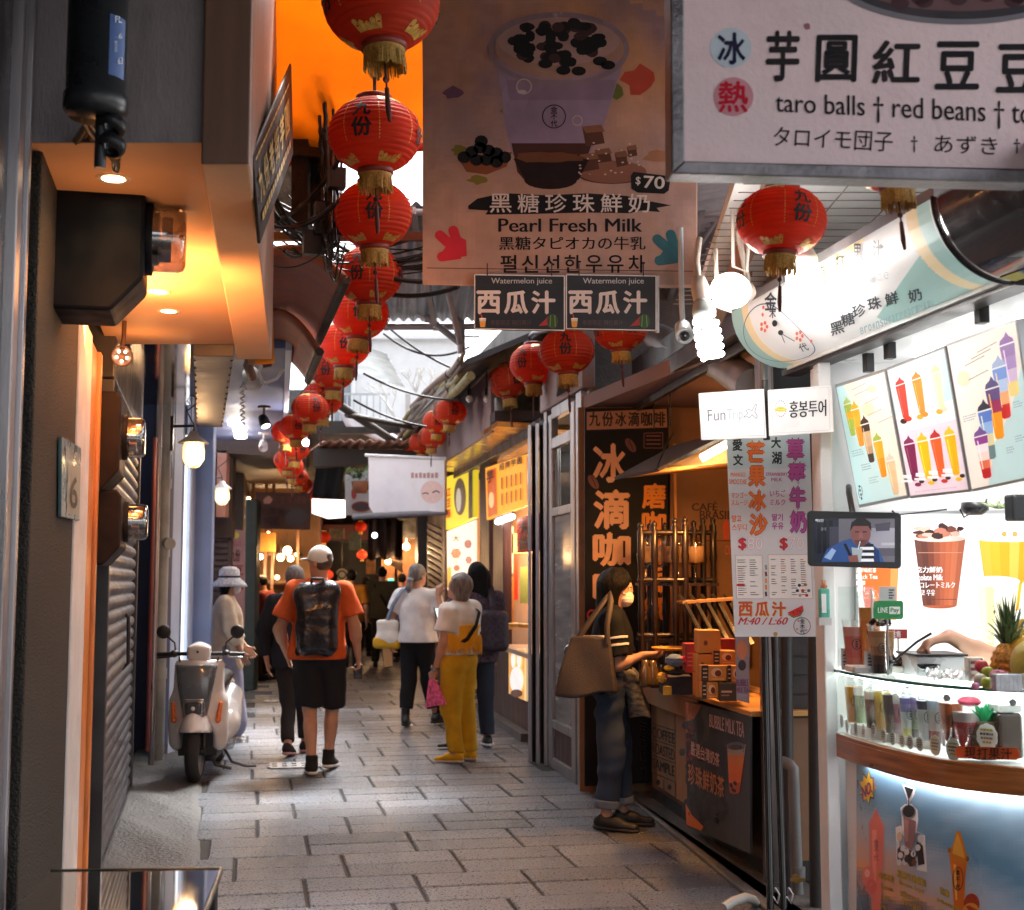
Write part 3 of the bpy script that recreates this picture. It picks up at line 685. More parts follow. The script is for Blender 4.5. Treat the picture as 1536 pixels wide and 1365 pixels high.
B=Cyl((cc.x,cc.y),.0812);B.text((.75,.8,.85),"FL",(173,24,183,34),2,.02);B.text((.7,.75,.8),"6",(178,50,183,58),2,.02);B.text((.7,.75,.8),"63",(177,86,184,96),2,.02);B.text((.6,.66,.72),"mini",(172,54,176,78),2)
B.finish("sticker_lettering",r,INK)
mb=MB()
for i in range(9):
 x0,y0=random.uniform(-.045,.045),random.uniform(-.04,.04);e=lw(4.4+random.uniform(-.04,.04),.07+random.uniform(0,.12),2.90)
 a=Vector((cc.x+x0,cc.y+y0,2.82));m_=(a+e)/2+Vector((random.uniform(-.05,.05),random.uniform(-.05,.05),random.uniform(-.04,.04)))
 mb.tube([a,a*.7+m_*.3+Vector((random.uniform(-.02,.02),0,0)),m_,e*.7+m_*.3,e],random.choice((.008,.011,.015)))
tag(mb.build("cable_bundle",CABLE),"tangle of black cables joining the canister to the meter","cables")
r=thing("cable_clamp","black clamp loop hanging under the cable canister","clamp",(cc.x+.05,cc.y,2.7))
mb=MB();q=Vector((cc.x+.05,cc.y-.01,2.785))
for dz in(0,-.055):mb.lathe([(.032+.008*math.cos(t*math.pi/3),.02*math.sin(t*math.pi/3))for t in range(7)],q+Vector((0,0,dz)),20,axis=(.3,.4,1))
mb.cyl(q+Vector((-.03,0,.05)),q+Vector((-.03,0,-.12)),.016,n=12);mb.build("clamp_body",BLACKM,r)
r=thing("shop_canopy","boxy orange lit shop canopy with recessed downlights overhanging the left wall","canopy",lw(5.5,.3,2.85))
SOFF=M("lamp_warmed_cream",(.66,.40,.22),rough=.6,var=.06,scale=3,dirt=.12,dcol=(.3,.14,.06),dscale=4)  # orange lamp glow is mixed into the soffit colour
FASC=M("stained_grey_render",(.34,.29,.30),rough=.8,var=.2,scale=3,stretch=(2,2,.6),dirt=.45,dscale=2.5,bump=.2)
BRN=M("brown_laminate",(.20,.105,.07),rough=.5,var=.15,scale=4,stretch=(4,4,.5),bump=.08)
zc=2.85;fl,fr_=P(165,200,3.88),P(305,203,3.88);bl,br=P(100,510,7.3),P(352,516,7.3)
wall0=lw(3.88,-.05);wall1=lw(7.3,-.05)
poly=[(wall0.x,3.88,zc),(fr_.x,3.88,zc),(br.x,7.3,zc),(wall1.x,7.3,zc)]
mb=MB();mb.prism(poly,(0,0,1.9));ob=mb.build("canopy_box",[FASC,SOFF],r,bevel=.006)
for p in ob.data.polygons:
 if p.normal.z<-.9:p.material_index=1
mb=MB();b0,b1=P(375,243,3.86),P(408,530,7.35);q0,q1=P(308,243,3.86),P(353,530,7.35)
poly=[(fr_.x+.002,3.85,zc-.075),(b0.x,3.85,zc-.075),(b1.x,7.35,zc-.075),(br.x+.002,7.35,zc-.075)]
mb.prism(poly,(0,0,1.9));ob=mb.build("side_beam",[BRN,SOFF],r,bevel=.006)
for p in ob.data.polygons:
 if p.normal.z<-.9:p.material_index=1
DL=glow("downlight_glow",(1,.78,.5),14)
for px,py in((170,267),(238,437),(253,466)):
 g=CAM+ray(px,py)*((zc-1.55)/ray(px,py).z)
 mb=MB();mb.lathe([(.036,0),(.052,-.004),(.056,.001)],(g.x,g.y,zc-.002),24);t_=mb.build("downlight_trim",M("white_trim",(.7,.6,.5),rough=.4),r)
 mb=MB();mb.lathe([(.0005,-.0035),(.036,-.0035)],(g.x,g.y,zc-.001),24);mb.build("lens",DL,t_)
 lamp('POINT',(g.x,g.y,zc-.34),2.6,(1,.40,.13),.1,name="downlight_and_bounce_lamp");lamp('SPOT',(g.x,g.y,zc-.03),4,(1,.5,.2),.04,(g.x,g.y,0),"downlight_and_bounce_lamp",140)  # point light is added for bounce on the soffit; the spot is the downlight
r2=thing("soffit_fill_tube","unseen warm tube added behind the big meter to brighten the soffit","lamp",lw(4.95,.03,2.7))  # added tubes and lights, hidden by the meter, brighten the soffit
mb=MB();mb.cyl(lw(4.78,.05,2.72),lw(5.2,.05,2.72),.016,n=12);mb.build("tube",glow("soffit_fill_glow",(1,.52,.2),14),r2)
mb=MB();lbox(mb,4.74,5.24,.006,.03,2.735,2.76);mb.build("holder",WHITEP,r2)
lamp('AREA',lw(5.3,.12,2.55),26,(1,.38,.11),.9,lw(5.6,.35,2.85),"soffit_fill_light",sy=.1)
lamp('POINT',lw(4.85,.30,2.72),2.5,(1,.38,.11),.03,name="soffit_fill_light")
lamp('POINT',lw(6.9,.16,2.66),2.5,(1,.40,.12),.06,name="soffit_fill_light")
mb=MB();mb.cyl(lw(5.45,.05,2.72),lw(5.9,.05,2.72),.016,n=12);mb.build("tube",glow("soffit_fill_glow",(1,.52,.2),14),r2);lamp('AREA',lw(5.7,.14,2.66),10,(1,.40,.12),.4,lw(5.7,.42,2.85),"soffit_fill_light",sy=.06)
mb=MB();mb.prism([P(395,-30,7.6),P(412,545,7.6),P(398,545,8.2),P(378,-30,8.2)],(-.12,.06,0));tag(mb.build("yellow_wall_panel",M("yellow_panel",(.55,.27,.04),rough=.6,dirt=.2)),"narrow yellow panel standing on edge beside the canopy beam","panel")
r=thing("led_spotlight","small round spotlight of five bright LEDs hanging under the canopy","spotlight",P(183,535,6.6))
q=P(183,534,6.6);ax=(CAM+Vector((.4,0,-.3))-q).normalized();mb=MB();mb.lathe([(.0,-.08),(.03,-.08),(.052,-.01),(.054,0),(.046,0),(.044,-.012),(0,-.012)],q,24,axis=ax)
mb.tube([q+Vector((0,0,.03)),q+Vector((0,.02,.10)),q+Vector((0,.03,.24))],.012);mb.build("lamp_head",M("copper_brown",(.2,.11,.07),rough=.4,metal=.4),r)
mb=MB();uu,ww,dd=_fr(ax)
for i in range(5):t=i*2*math.pi/5+.3;mb.ball(q+dd*-.008+(uu*math.cos(t)+ww*math.sin(t))*.026,.0075,8)
mb.build("leds",glow("led_glow",(1,.75,.55),9),r)
r=thing("hanging_signboard","black signboard with gold calligraphy hanging beside the brown beam","sign",P(405,300,6.0))
Q=[P(380,232,4.1),P(437,95,7.0),P(440,232,7.0)];Q.append(Board(Q[0],Q[1],Q[2]).pt(391,366))
nn=(Q[1]-Q[0]).cross(Q[3]-Q[0]).normalized();nn=nn if nn.dot(CAM-Q[0])>0 else-nn
mb=MB();mb.prism(Q,-nn*.012);mb.build("sign_panel",M("black_lacquer",(.02,.015,.012),rough=.6,spec=.15,var=.4,scale=5,dirt=.3,dcol=(.12,.07,.03)),r,bevel=.006)
B=Board(Q[0],Q[1],Q[3],.003);B.n=nn
gold=(.42,.26,.05)
def bil(a,b):
 c0=((374,232),(437,95),(440,232),(391,366));return tuple((c0[0][i]*(1-a)+c0[1][i]*a)*(1-b)+(c0[3][i]*(1-a)+c0[2][i]*a)*b for i in(0,1))
for i,ch in enumerate("九份老街芋圓"):B.text(gold,ch,[bil(.08+i*.14,.28),bil(.19+i*.14,.28),bil(.19+i*.14,.62),bil(.08+i*.14,.62)],2,.04)
for i in range(14):a0=.08+i*.06;B.poly(gold,[bil(a0,.74),bil(a0+.045,.74),bil(a0+.045,.82),bil(a0,.82)],2);B.poly(gold,[bil(a0,.12),bil(a0+.05,.12),bil(a0+.05,.15),bil(a0,.15)],2)
B.finish("gold_lettering",r,M("gold_leaf",attr=True,rough=.5,metal=.3,var=.4,scale=60))
STONE=M("rubble_wall",(.11,.095,.08),rough=.9,var=.55,scale=9,bump=1.,bscale=14,dirt=.5,dscale=3)
mb=MB();mb.prism([P(405,-40,8.6),P(455,-40,8.6),P(450,330,8.6),P(405,330,8.6)],(-.3,.5,0));tag(mb.build("rubble_wall",STONE),"rough stone and brick upper wall behind the black signboard","wall")
BT_=M("blackened_timber",(.03,.024,.02),rough=.7,var=.4,bump=.4,bscale=30)
mb=MB();mb.prism([P(437,-60,8.0),P(462,-60,8.0),P(462,340,8.0),P(437,340,8.0)],(0,.2,0));tag(mb.build("timber_post",BT_),"thicker blackened timber post beside the rubble wall","post")
mb=MB();mb.prism([P(468,-60,8.1),P(484,-60,8.1),P(482,330,8.1),P(466,330,8.1)],(0,.2,0));tag(mb.build("timber_post",BT_),"thinner blackened timber post next to the cable bundle","post")
mb=MB();mb.prism([P(430,215,7.95),P(505,225,7.95),P(505,238,7.95),P(430,230,7.95)],(0,.12,0));tag(mb.build("timber_beam",BT_),"short blackened beam crossing the two timber posts","beam")
ROOFR=M("red_boards_lamp_tinted",(.30,.075,.03),rough=.55,var=.3,scale=6,stretch=(1.2,5,1),bump=.3,bscale=30,dirt=.4)  # red wood, its colour deepened to carry the warm lamp light
def eave(pts,Y0,Y1,label,name="timber_eave"):
 """sagging boarded underside between dark rafters"""
 r=thing(name,label,"roof",P(*pts[3],Y1));a,b,c_,d=P(*pts[0],Y0),P(*pts[1],Y0),P(*pts[2],Y1),P(*pts[3],Y1);mb=MB()
 def fn(u_,v):
  p=(a*(1-u_)+b*u_)*(1-v)+(d*(1-u_)+c_*u_)*v;return p+Vector((0,0,.10*math.sin(math.pi*u_)-.05))
 mb.grid(fn,12,8);mb.build("boarding",ROOFR,r,solid=.03)
 mb=MB()
 for u_ in(0,1):
  p,q=(a,d)if u_==0 else(b,c_);mb.tube([p-Vector((0,0,.06)),q-Vector((0,0,.06))],.032,6)
 mb.build("rafter",M("blackened_timber"),r);return r
eave([(398,365),(520,405),(478,500),(398,470)],8.2,9.6,"red brown boarded eave sagging below the cable tangle, upper panel")
eave([(396,455),(480,515),(462,560),(398,530)],9.2,10.6,"red brown boarded eave sagging above the blue ceiling, lower panel")
mb=MB();random.seed(5)
def sag(a,b,d,Y,rd,n=18):
 k=[]
 for t in np.linspace(0,1,n):k.append(P(a[0]+(b[0]-a[0])*t+random.uniform(-.8,.8),a[1]+(b[1]-a[1])*t+d*4*t*(1-t),Y+.25*math.sin(3*t)))
 mb.tube(k,rd,6)
for i in range(26):sag((random.uniform(476,512),random.uniform(20,250)),(random.uniform(482,512),random.uniform(290,380)),random.uniform(-8,8),random.uniform(7.5,8.1),random.choice((.006,.009,.013)))
for i in range(22):sag((random.uniform(484,512),random.uniform(230,370)),(random.uniform(396,440),random.uniform(290,400)),random.uniform(8,60),random.uniform(7.4,8.2),random.choice((.005,.007,.01,.014)))
for i in range(16):sag((random.uniform(410,500),random.uniform(340,400)),(random.uniform(640,720),random.uniform(330,440)),random.uniform(10,40),random.uniform(8.4,9.2),random.choice((.005,.008,.012,.016)))
for i in range(10):sag((random.uniform(480,505),random.uniform(300,370)),(random.uniform(470,520),random.uniform(330,390)),random.uniform(30,70),random.uniform(7.4,7.9),.006)
for x,y,w in((492,330,.16),(470,365,.12),(505,268,.1)):mb.box(P(x,y,7.7),(w,.08,w*1.2),rz=.3)
tag(mb.build("cable_tangle",CABLE),"dense tangle of black power cables left of the lantern string","cables")
# ================================================================== BLUE SHOP, LEFT
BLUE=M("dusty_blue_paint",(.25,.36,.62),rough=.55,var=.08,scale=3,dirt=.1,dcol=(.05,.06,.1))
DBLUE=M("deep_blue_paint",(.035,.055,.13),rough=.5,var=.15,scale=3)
LBLUE=M("pale_blue_paint",(.55,.66,.85),rough=.5,var=.06)
def fbox(mb,px0,px1,Y,z0,z1,dep,m=0):
 a=P(px0,870,Y).x;b=P(px1,870,Y).x;return mb.box(((a+b)/2,Y+dep/2,(z0+z1)/2),(b-a,dep,z1-z0),m=m)
r=thing("blue_shop_front","blue painted shop front with pale pilasters behind the scooter","shop",P(280,1100,13))
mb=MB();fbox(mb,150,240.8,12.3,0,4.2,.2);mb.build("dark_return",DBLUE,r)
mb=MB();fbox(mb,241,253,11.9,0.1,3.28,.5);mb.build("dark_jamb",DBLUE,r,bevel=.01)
mb=MB();fbox(mb,253.2,258,12.0,0,3.28,.3);mb.build("pale_edge",LBLUE,r,bevel=.006)
mb=MB();fbox(mb,258.2,276,12.4,.5,2.9,.02);mb.build("lit_window",glow("daylit_white_window",(1,1,1),1.1),r)
mb=MB();fbox(mb,258.2,276,12.38,0.0,.5,.3);fbox(mb,258.2,276,12.38,2.9,3.28,.3);mb.build("window_surround",BLUE,r)
mb=MB();fbox(mb,276.2,283,12.5,0,3.28,.4);mb.build("pale_edge",LBLUE,r,bevel=.006)
mb=MB();fbox(mb,283.2,316,12.7,0,3.28,.12);mb.prism([(P(283.2,0,12.7).x,12.83,0),(P(316,0,12.7).x,12.83,0),(P(312,0,17.4).x,17.4,0),(P(283,0,17.4).x,17.4,0)],(0,0,3.28));mb.build("wide_pilaster",BLUE,r,bevel=.012)
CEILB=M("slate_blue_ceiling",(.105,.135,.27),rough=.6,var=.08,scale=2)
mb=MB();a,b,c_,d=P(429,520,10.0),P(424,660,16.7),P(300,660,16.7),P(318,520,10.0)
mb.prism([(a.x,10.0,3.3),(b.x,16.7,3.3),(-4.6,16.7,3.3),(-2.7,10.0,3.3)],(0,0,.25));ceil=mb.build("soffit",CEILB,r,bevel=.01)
mb=MB();mb.prism([(a.x,9.98,3.28),(a.x+.05,9.98,3.28),(b.x+.05,16.7,3.28),(b.x,16.7,3.28)],(0,0,.3));mb.build("pale_edge",LBLUE,r,bevel=.006)
RL=glow("round_ceiling_glow",(1,.9,.75),10)
for px,py in((352,632),(360,643),(361,652)):
 g=CAM+ray(px,py)*(1.745/ray(px,py).z);mb=MB();mb.lathe([(.0005,-.05),(.07,-.045),(.075,-.02),(.075,.0)],(g.x,g.y,3.298),24);mb.build("ceiling_light",RL,r)
 lamp('POINT',(g.x,g.y,3.1),7,(1,.9,.78),.08,name="ceiling_lamp")
mb=MB();fbox(mb,236,280,12.6,0,.1,.6);tag(mb.build("timber_step",M("pale_timber",(.32,.17,.09),rough=.5,var=.3,stretch=(1,6,6),bump=.1),bevel=.01),"worn timber step in front of the blue shop door","step")
mb=MB();z=2.95;mb.prism([(P(205,0,7.4).x,7.4,z),(P(298,0,7.4).x,7.4,z),(P(299,0,10.62).x,10.62,z),(P(224,0,10.62).x,10.62,z)],(0,0,.12))
tag(mb.build("steel_soffit",M("mirror_steel",(.62,.6,.6),rough=.09,metal=1.,var=.1,scale=3,bump=.06,bscale=3,rvar=.05),bevel=.004),"mirror bright stainless soffit reflecting the wall lantern","soffit")
r=thing("metal_duct","dull riveted metal duct running under the canopy","duct",P(325,600,9));z=2.80
mb=MB();q=[(P(298,0,7.4).x+.01,7.4,z),(P(362,0,7.4).x,7.4,z),(P(347,0,10.9).x,10.9,z),(P(309,0,10.9).x,10.9,z)];mb.prism(q,(0,0,.3))
mb.build("duct_body",M("dull_galvanised",(.16,.15,.15),rough=.5,metal=.6,var=.3,scale=3,stretch=(1,6,1),dirt=.4,dcol=(.12,.06,.05),bump=.1),r,bevel=.008)
mb=MB()
for i in range(13):
 t=(i+.5)/13
 for a,b in((q[0],q[3]),(q[1],q[2])):
  p=Vector(a)*(1-t)+Vector(b)*t;p.x+=.012 if a is q[0]else-.012;mb.ball(p,.008,8)
mb.build("rivets",M("dark_steel"),r)
def wall_lantern(px,py,Y,label):
 c_=P(px,py,Y);r=thing("wall_lantern",label,"lantern",c_,"caged wall lanterns on the blue shop");W_=M("chalky_white_metal",(.55,.53,.52),rough=.45,var=.1)
 mb=MB();mb.lathe([(.0,.14),(.03,.135),(.045,.10),(.12,.045),(.122,.035),(.05,.075),(0,.09)],c_,28);mb.build("shade",W_,r)
 mb=MB();mb.lathe([(.06,.06),(.078,.0),(.08,-.08),(.065,-.125),(.03,-.145),(0,-.148)],c_,24);mb.build("globe",glow("lantern_globe",(1,.56,.22),2.6),r)
 mb=MB()
 for i in range(6):
  t=i*math.pi/3;u_=Vector((math.cos(t),math.sin(t),0));mb.tube([c_+u_*.075+Vector((0,0,.05)),c_+u_*.09+Vector((0,0,-.02)),c_+u_*.088+Vector((0,0,-.09)),c_+u_*.05+Vector((0,0,-.15)),c_+Vector((0,0,-.165))],.005,6)
 mb.build("cage",W_,r)
 mb=MB();mb.tube([c_+Vector((0,0,.14)),c_+Vector((0,0,.18)),c_+Vector((-.17,.03,.18))],.011,8);mb.box(c_+Vector((-.18,.03,.12)),(.022,.05,.28));mb.tube([c_+Vector((0,0,.19)),c_+Vector((-.06,0,.3)),c_+Vector((.08,.05,.42))],.006,6)
 mb.build("bracket",M("black_iron",(.02,.02,.022),rough=.4),r)
 lamp('POINT',c_+Vector((.06,-.12,-.1)),9,(1,.62,.3),.07,name="lantern_lamp")
wall_lantern(290,672,10.7,"nearest and largest of the caged wall lanterns on the blue shop")
wall_lantern(300,712,13.0,"middle caged wall lantern, just below the nearest one")
wall_lantern(333,738,16.4,"farthest caged wall lantern, before the salmon panel")
def spot(px,py,Y,label,mat,aim,ln=.14,rd=.045,lit=True,mount=True,grp=None):
 c_=P(px,py,Y);r=thing("spotlight",label,"spotlight",c_,grp);ax=Vector(aim).normalized();mb=MB()
 mb.lathe([(0,-ln),(rd*.8,-ln),(rd,-ln*.6),(rd,0),(rd*.88,.0),(rd*.86,-.012),(0,-.012)],c_,20,axis=ax);mb.build("lamp_head",mat,r)
 if lit:mb=MB();mb.lathe([(.0,.001),(rd*.85,.001)],c_-ax*.009,20,axis=ax);mb.build("lens",glow("spot_glow",(1,.95,.88),12),r)
 if mount:mb=MB();k=c_-ax*ln*.6;mb.tube([k,k+Vector((0,0,.12))],.01,8);mb.cyl(k+Vector((0,0,.12)),k+Vector((0,0,.14)),.06,n=16);mb.build("mount",mat,r)
 return r
spot(399,640,12.5,"black ceiling spotlight with a slanting white face on the blue soffit",BLACKM,(.35,-.35,-.8),.12,.05)
spot(395,673,15.3,"small white spotlight below the far edge of the blue soffit",M("white_plastic",(.62,.62,.62),rough=.4),(.1,-.6,-.6),.13,.05,False)
spot(382,576,9.6,"white floodlight with trailing cable under the canopy corner",M("white_plastic"),(.35,-.5,-.7),.13,.07,False,False)
mb=MB();mb.tube([P(388,572,9.7),P(400,575,9.7),P(415,568,9.7),P(426,553,9.7)],.012,8);mb.tube([P(392,548,9.5),P(388,560,9.5),P(392,575,9.6)],.01,8);tag(mb.build("white_cable",M("white_plastic")),"white cable looping from the floodlight to the soffit","cable")
mb=MB();mb.tube([P(379,525,9.0),P(372,548,9.2),P(378,565,9.5)],.035,8);mb.cyl(P(395,548,9.6),P(407,546,9.6),.02,n=8);tag(mb.build("floodlight_arm",M("rusty_iron",(.16,.06,.04),rough=.6,dirt=.4)),"rusty iron arm holding the white floodlight","bracket")
mb=MB();k=[P(364+3.2*math.sin(i*.9),575+i*1.2,10.9+i*.03)for i in range(52)];mb.tube(k,.008,6);tag(mb.build("white_cable",M("white_plastic")),"thin white curly cable hanging beside the duct","cable")
# ================================================================== FAR LEFT
r=thing("far_shop_front","brown far shop with slatted shutter and salmon panel beyond the blue pilaster","shop",P(330,1010,17))
mb=MB();fbox(mb,300,346,17.6,0,2.1,.1,0)
for i in range(26):fbox(mb,312,341,17.56,.06+i*.08,.11+i*.08,.05,0)
mb.build("slatted_shutter",M("brown_slats",(.10,.07,.065),rough=.5,var=.2),r)
mb=MB();fbox(mb,300,346,17.5,2.1,3.2,.2);mb.build("fascia",DWOOD,r)
mb=MB();fbox(mb,322,336,17.0,2.35,3.2,.2);mb.build("salmon_panel",M("salmon_panel",(.5,.23,.16),rough=.6),r)
mb=MB();fbox(mb,366,384,19.0,0,2.7,.3);mb.build("door_post",M("dark_green_paint",(.03,.04,.035),rough=.5,var=.3),r,bevel=.02)
mb=MB();mb.prism([(P(300,0,17).x,17.0,3.2),(P(470,0,17).x,17.0,3.1),(P(470,0,25).x,25.0,3.2),(P(300,0,25).x,25,3.2)],(0,0,.3));mb.build("dark_soffit",DWOOD,r)
r=thing("vertical_sign","narrow pale pink vertical sign with red bean lettering","sign",P(353,905,18))
B=Board(P(341,793,18),P(367,793,18),P(341,905,18),.004);mb=MB();B.panel([(341,793),(367,796),(366,940),(341,940)],.05,mb);mb.build("sign_panel",M("pale_pink_panel",(.45,.26,.27),rough=.6,dirt=.1),r)
B.blob(hexc(220,200,90),354,803,5,5,1);B.text(hexc(150,50,60),"豆",(343,848,365,862),2,.02);B.text(hexc(150,50,60),"紅",(343,868,365,884),2,.02);B.text(hexc(90,30,30),"九份",[(346,824),(360,824),(360,842),(346,842)],2,.04);B.text(hexc(190,90,110),"老店",(345,811,363,819),2);B.finish("sign_lettering",r,INK)
r=thing("food_stall","dark timber food stall glowing with warm lamps at the far left of the alley","stall",P(425,1000,21.5));TB=M("stall_timber",(.12,.055,.025),rough=.5,var=.3,stretch=(5,5,.6),scale=5)
mb=MB();fbox(mb,380,478,21.6,0,.95,.6);mb.build("counter",TB,r)
mb=MB();fbox(mb,374,480,22.6,0,3.1,.1);mb.build("back_wall",M("amber_wall",(.22,.10,.035),rough=.6,var=.4,scale=2),r)
mb=MB()
for px in(377,397,408,446,478):fbox(mb,px-2,px+2,21.5,0,3.1,.06)
for z in(1.5,1.95,2.4):fbox(mb,377,446,21.95,z,z+.04,.5)
mb.build("posts_and_shelves",TB,r)
mb=MB();fbox(mb,376,412,21.3,2.0,2.3,.04);mb.build("amber_board",M("amber_board",(.5,.25,.06),rough=.5),r)
random.seed(11)
WB=glow("warm_bulb_glow",(1,.62,.26),16);WW=glow("white_bulb_glow",(1,.88,.7),15)
for i,(px,py,s_,w)in enumerate(((390,835,.05,1),(388,872,.045,1),(395,905,.04,1),(383,925,.05,1),(431,826,.07,0),(421,836,.06,0),(436,838,.05,0),(393,822,.035,0),(416,866,.035,0),(379,757,.03,0),(373,748,.03,0),(384,775,.04,1),(445,832,.03,0),(402,800,.03,0))):
 mb=MB();mb.ball(P(px,py,21.7),s_,12);mb.cyl(P(px,py,21.7),P(px,py,21.7)+Vector((0,0,.3)),.006,n=6,m=1);tag(mb.build("bulb_lamp",[WW if w else WB,CABLE]),("small white lamp shining in the far food stall" if w else "amber lamp glowing in the far food stall"),"lamp","white lamps of the far food stall" if w else "amber lamps of the far food stall")
lamp('POINT',P(430,830,21.2),50,(1,.55,.22),.15,name="stall_lamp");lamp('POINT',P(395,860,21.2),40,(1,.65,.33),.12,name="stall_lamp")
mb=MB()
for i in range(9):fbox(mb,380+i*7,385+i*7,21.75,.95,1.1+random.uniform(0,.2),.1,i%3)
mb.build("jars",[M("jar_white",(.6,.6,.55),rough=.2),M("jar_amber",(.5,.2,.03),rough=.2),M("jar_red",(.4,.04,.03),rough=.3)],r)
def plain_sign(name,q,Y,th,mat,label,cat="sign",loc=None):
 r=thing(name,label,cat,P(sum(p[0]for p in q)/len(q),max(p[1]for p in q),Y));B=Board(P(*q[0],Y),P(*q[1],Y),P(*q[-1],Y),.0006*Y);mb=MB();B.panel(q,th,mb);mb.build("sign_panel",mat,r,bevel=.004);return r,B
r,B=plain_sign("hanging_banner",[(383,738),(466,740),(465,795),(384,793)],19.5,.03,M("faded_red_brown_cloth",(.10,.045,.035),rough=.8,var=.3,dirt=.2),"faded red brown banner hanging over the lit food stall")
for i,ch in enumerate("古早味"):B.text(hexc(60,35,40),ch,(392+i*13,762,402+i*13,773),2,.03)
for i,ch in enumerate("芋圓"):B.text(hexc(60,35,40),ch,(394+i*14,776,405+i*14,789),2,.03)
B.text(hexc(120,60,50),"阿婆魚丸湯",(410,744,460,756),2,.02);B.blob(hexc(70,60,60),446,774,17,14,1,rag=.2);B.blob(hexc(190,130,110),402,750,6,6,1,rag=.25);B.finish("banner_print",r,INK)
# ================================================================== FAR END OF THE ALLEY
r=thing("far_building","dark far building closing off the covered alley","building",(-3.6,31,0))
mb=MB();mb.wall((-6.6,31.0),(-1.2,31.0),.3,0,6.0);mb.build("end_wall",M("dark_tile",(.05,.05,.052),rough=.5,var=.3,scale=14),r)
mb=MB();mb.wall((-5.3,30.9),(-2.7,30.9),.05,0,2.4);mb.build("dark_doorway",M("doorway_dark",(.012,.01,.01)),r)
mb=MB();mb.prism([(-5.2,30.2,2.45),(-2.5,30.2,2.45),(-2.5,30.6,2.45),(-5.2,30.6,2.45)],(0,0,.35));mb.build("red_fascia",M("dull_red_fascia",(.09,.015,.015),rough=.5),r)
mb=MB();mb.wall((LEFT[-3][0],20.0),(-5.0,25.5),.3,0,5.0);mb.wall((-5.0,25.6),(-5.9,31),.3,0,5.0);tag(mb.build("alley_wall",DWOOD),"dark timber clad wall on the left of the far alley","wall")
mb=MB();mb.prism([(-8,18.6,3.55),(2,18.2,3.55),(1,34,3.6),(-9,34,3.6)],(0,0,.2));tag(mb.build("covered_roof",M("blackened_timber")),"dark roof covering the far end of the alley","roof")
r=thing("round_sign","small round pale sign with a dark ring at the far end of the alley","sign",P(513,880,28));mb=MB();mb.cyl(P(513,862,28),P(513,862,28.1),.13,n=28);mb.cyl(P(513,862,27.99),P(513,862,28.0),.095,n=28,m=1);mb.cyl(P(513,862,27.98),P(513,862,27.99),.06,n=28);mb.build("disc",[M("pale_disc",(.45,.43,.4)),M("dark_disc",(.06,.05,.05))],r)
mb=MB();mb.tube([P(513,850,28.05),P(513,750,28.05)],.01);mb.build("hanger",CABLE,r)
mb=MB();fbox(mb,582,590,27.5,1.5,1.58,.05);tag(mb.build("exit_lamp",glow("green_exit_glow",(.1,.8,.45),2)),"small green lit sign glowing far down the alley","sign")
mb=MB();mb.grid(lambda a,b:P(476+42*a-8*b,690+56*b+3*a,19.0+.04*math.sin(a*14)),16,8);tag(mb.build("black_cloth",M("black_cloth",(.012,.012,.013),rough=.9),solid=.01),"black cloth hanging under the far roof beams","cloth")
mb=MB();mb.prism([P(468,748,20.5),P(518,750,20.5),P(518,776,20.5),P(492,778,20.5),P(468,770,20.5)],(0,.03,0));tag(mb.build("bright_sign",glow("white_pink_lit_sign",(1,.80,.80),2.2)),"glaring white and pink lit sign under the black cloth","lit sign")
r,B=plain_sign("poster_sign",[(517,712),(556,706),(560,772),(518,773)],18.5,.04,M("pale_grey_poster",(.42,.42,.44),rough=.5),"pale poster with food pictures behind the glaring white sign")
B.blob(hexc(150,40,40),531,740,4,9,1);B.rect(hexc(70,50,50),537,724,556,735,1);B.blob(hexc(60,45,50),542,760,13,6,2);B.ring(hexc(140,50,40),542,760,15,8,2,1);B.finish("poster_print",r,INK)
r=thing("white_sign","blank looking white sign glaring in the daylight over the alley","sign",P(608,770,16.4));B=Board(P(552,684,16.4),P(667,686,15.9),P(555,770,16.4),.006)
mb=MB();B.panel([(552,684),(667,690),(667,768),(560,770),(553,760)],.06,mb);mb.build("sign_panel",M("white_sign_face",(.85,.85,.86),rough=.35,var=.04),r,bevel=.01)
mb=MB();mb.tube([P(548,683,16.38),P(670,688,15.9)],.02);mb.build("top_rail",M("white_plastic"),r);mb=MB();mb.tube([P(530,775,16.45),P(670,768,15.95)],.035);mb.build("bottom_rail",M("grey_rail",(.2,.2,.21),rough=.4),r)
[B.rect(hexc(190,150,140),617+i*6,709+i%2,621+i*6,717,1)for i in range(7)];B.line(hexc(60,50,50),[(634,741),(639,739),(643,741)],1.6,1);B.line(hexc(60,50,50),[(649,739),(655,736),(660,739)],1.8,1);B.blob(hexc(236,205,195),648,738,17,17,.5);B.finish("sign_lettering",r,INK)
r=thing("potted_plant","leafy green plant peeping over the pale poster","plant",P(540,722,18.2));mb=MB();random.seed(3);LEAF=M("leaf_green",(.06,.16,.05),rough=.5,var=.4,transl=.3)
for i in range(70):
 c_=P(random.gauss(538,8),random.gauss(711,7),18.2+random.uniform(-.1,.1));A=Matrix.Rotation(random.uniform(0,6.3),3,'Z')@Matrix.Rotation(random.uniform(-1,1),3,'X');s_=random.uniform(.03,.055)
 mb.face([c_+A@Vector(v)*s_ for v in((-.5,0,0),(0,-1,.1),(.5,0,0),(0,1,.1))])
mb.build("leaves",LEAF,r);mb=MB();mb.lathe([(0,-.16),(.09,-.16),(.12,0),(.1,0)],P(540,722,18.25),16);mb.build("pot",M("terracotta",(.3,.12,.06)),r)
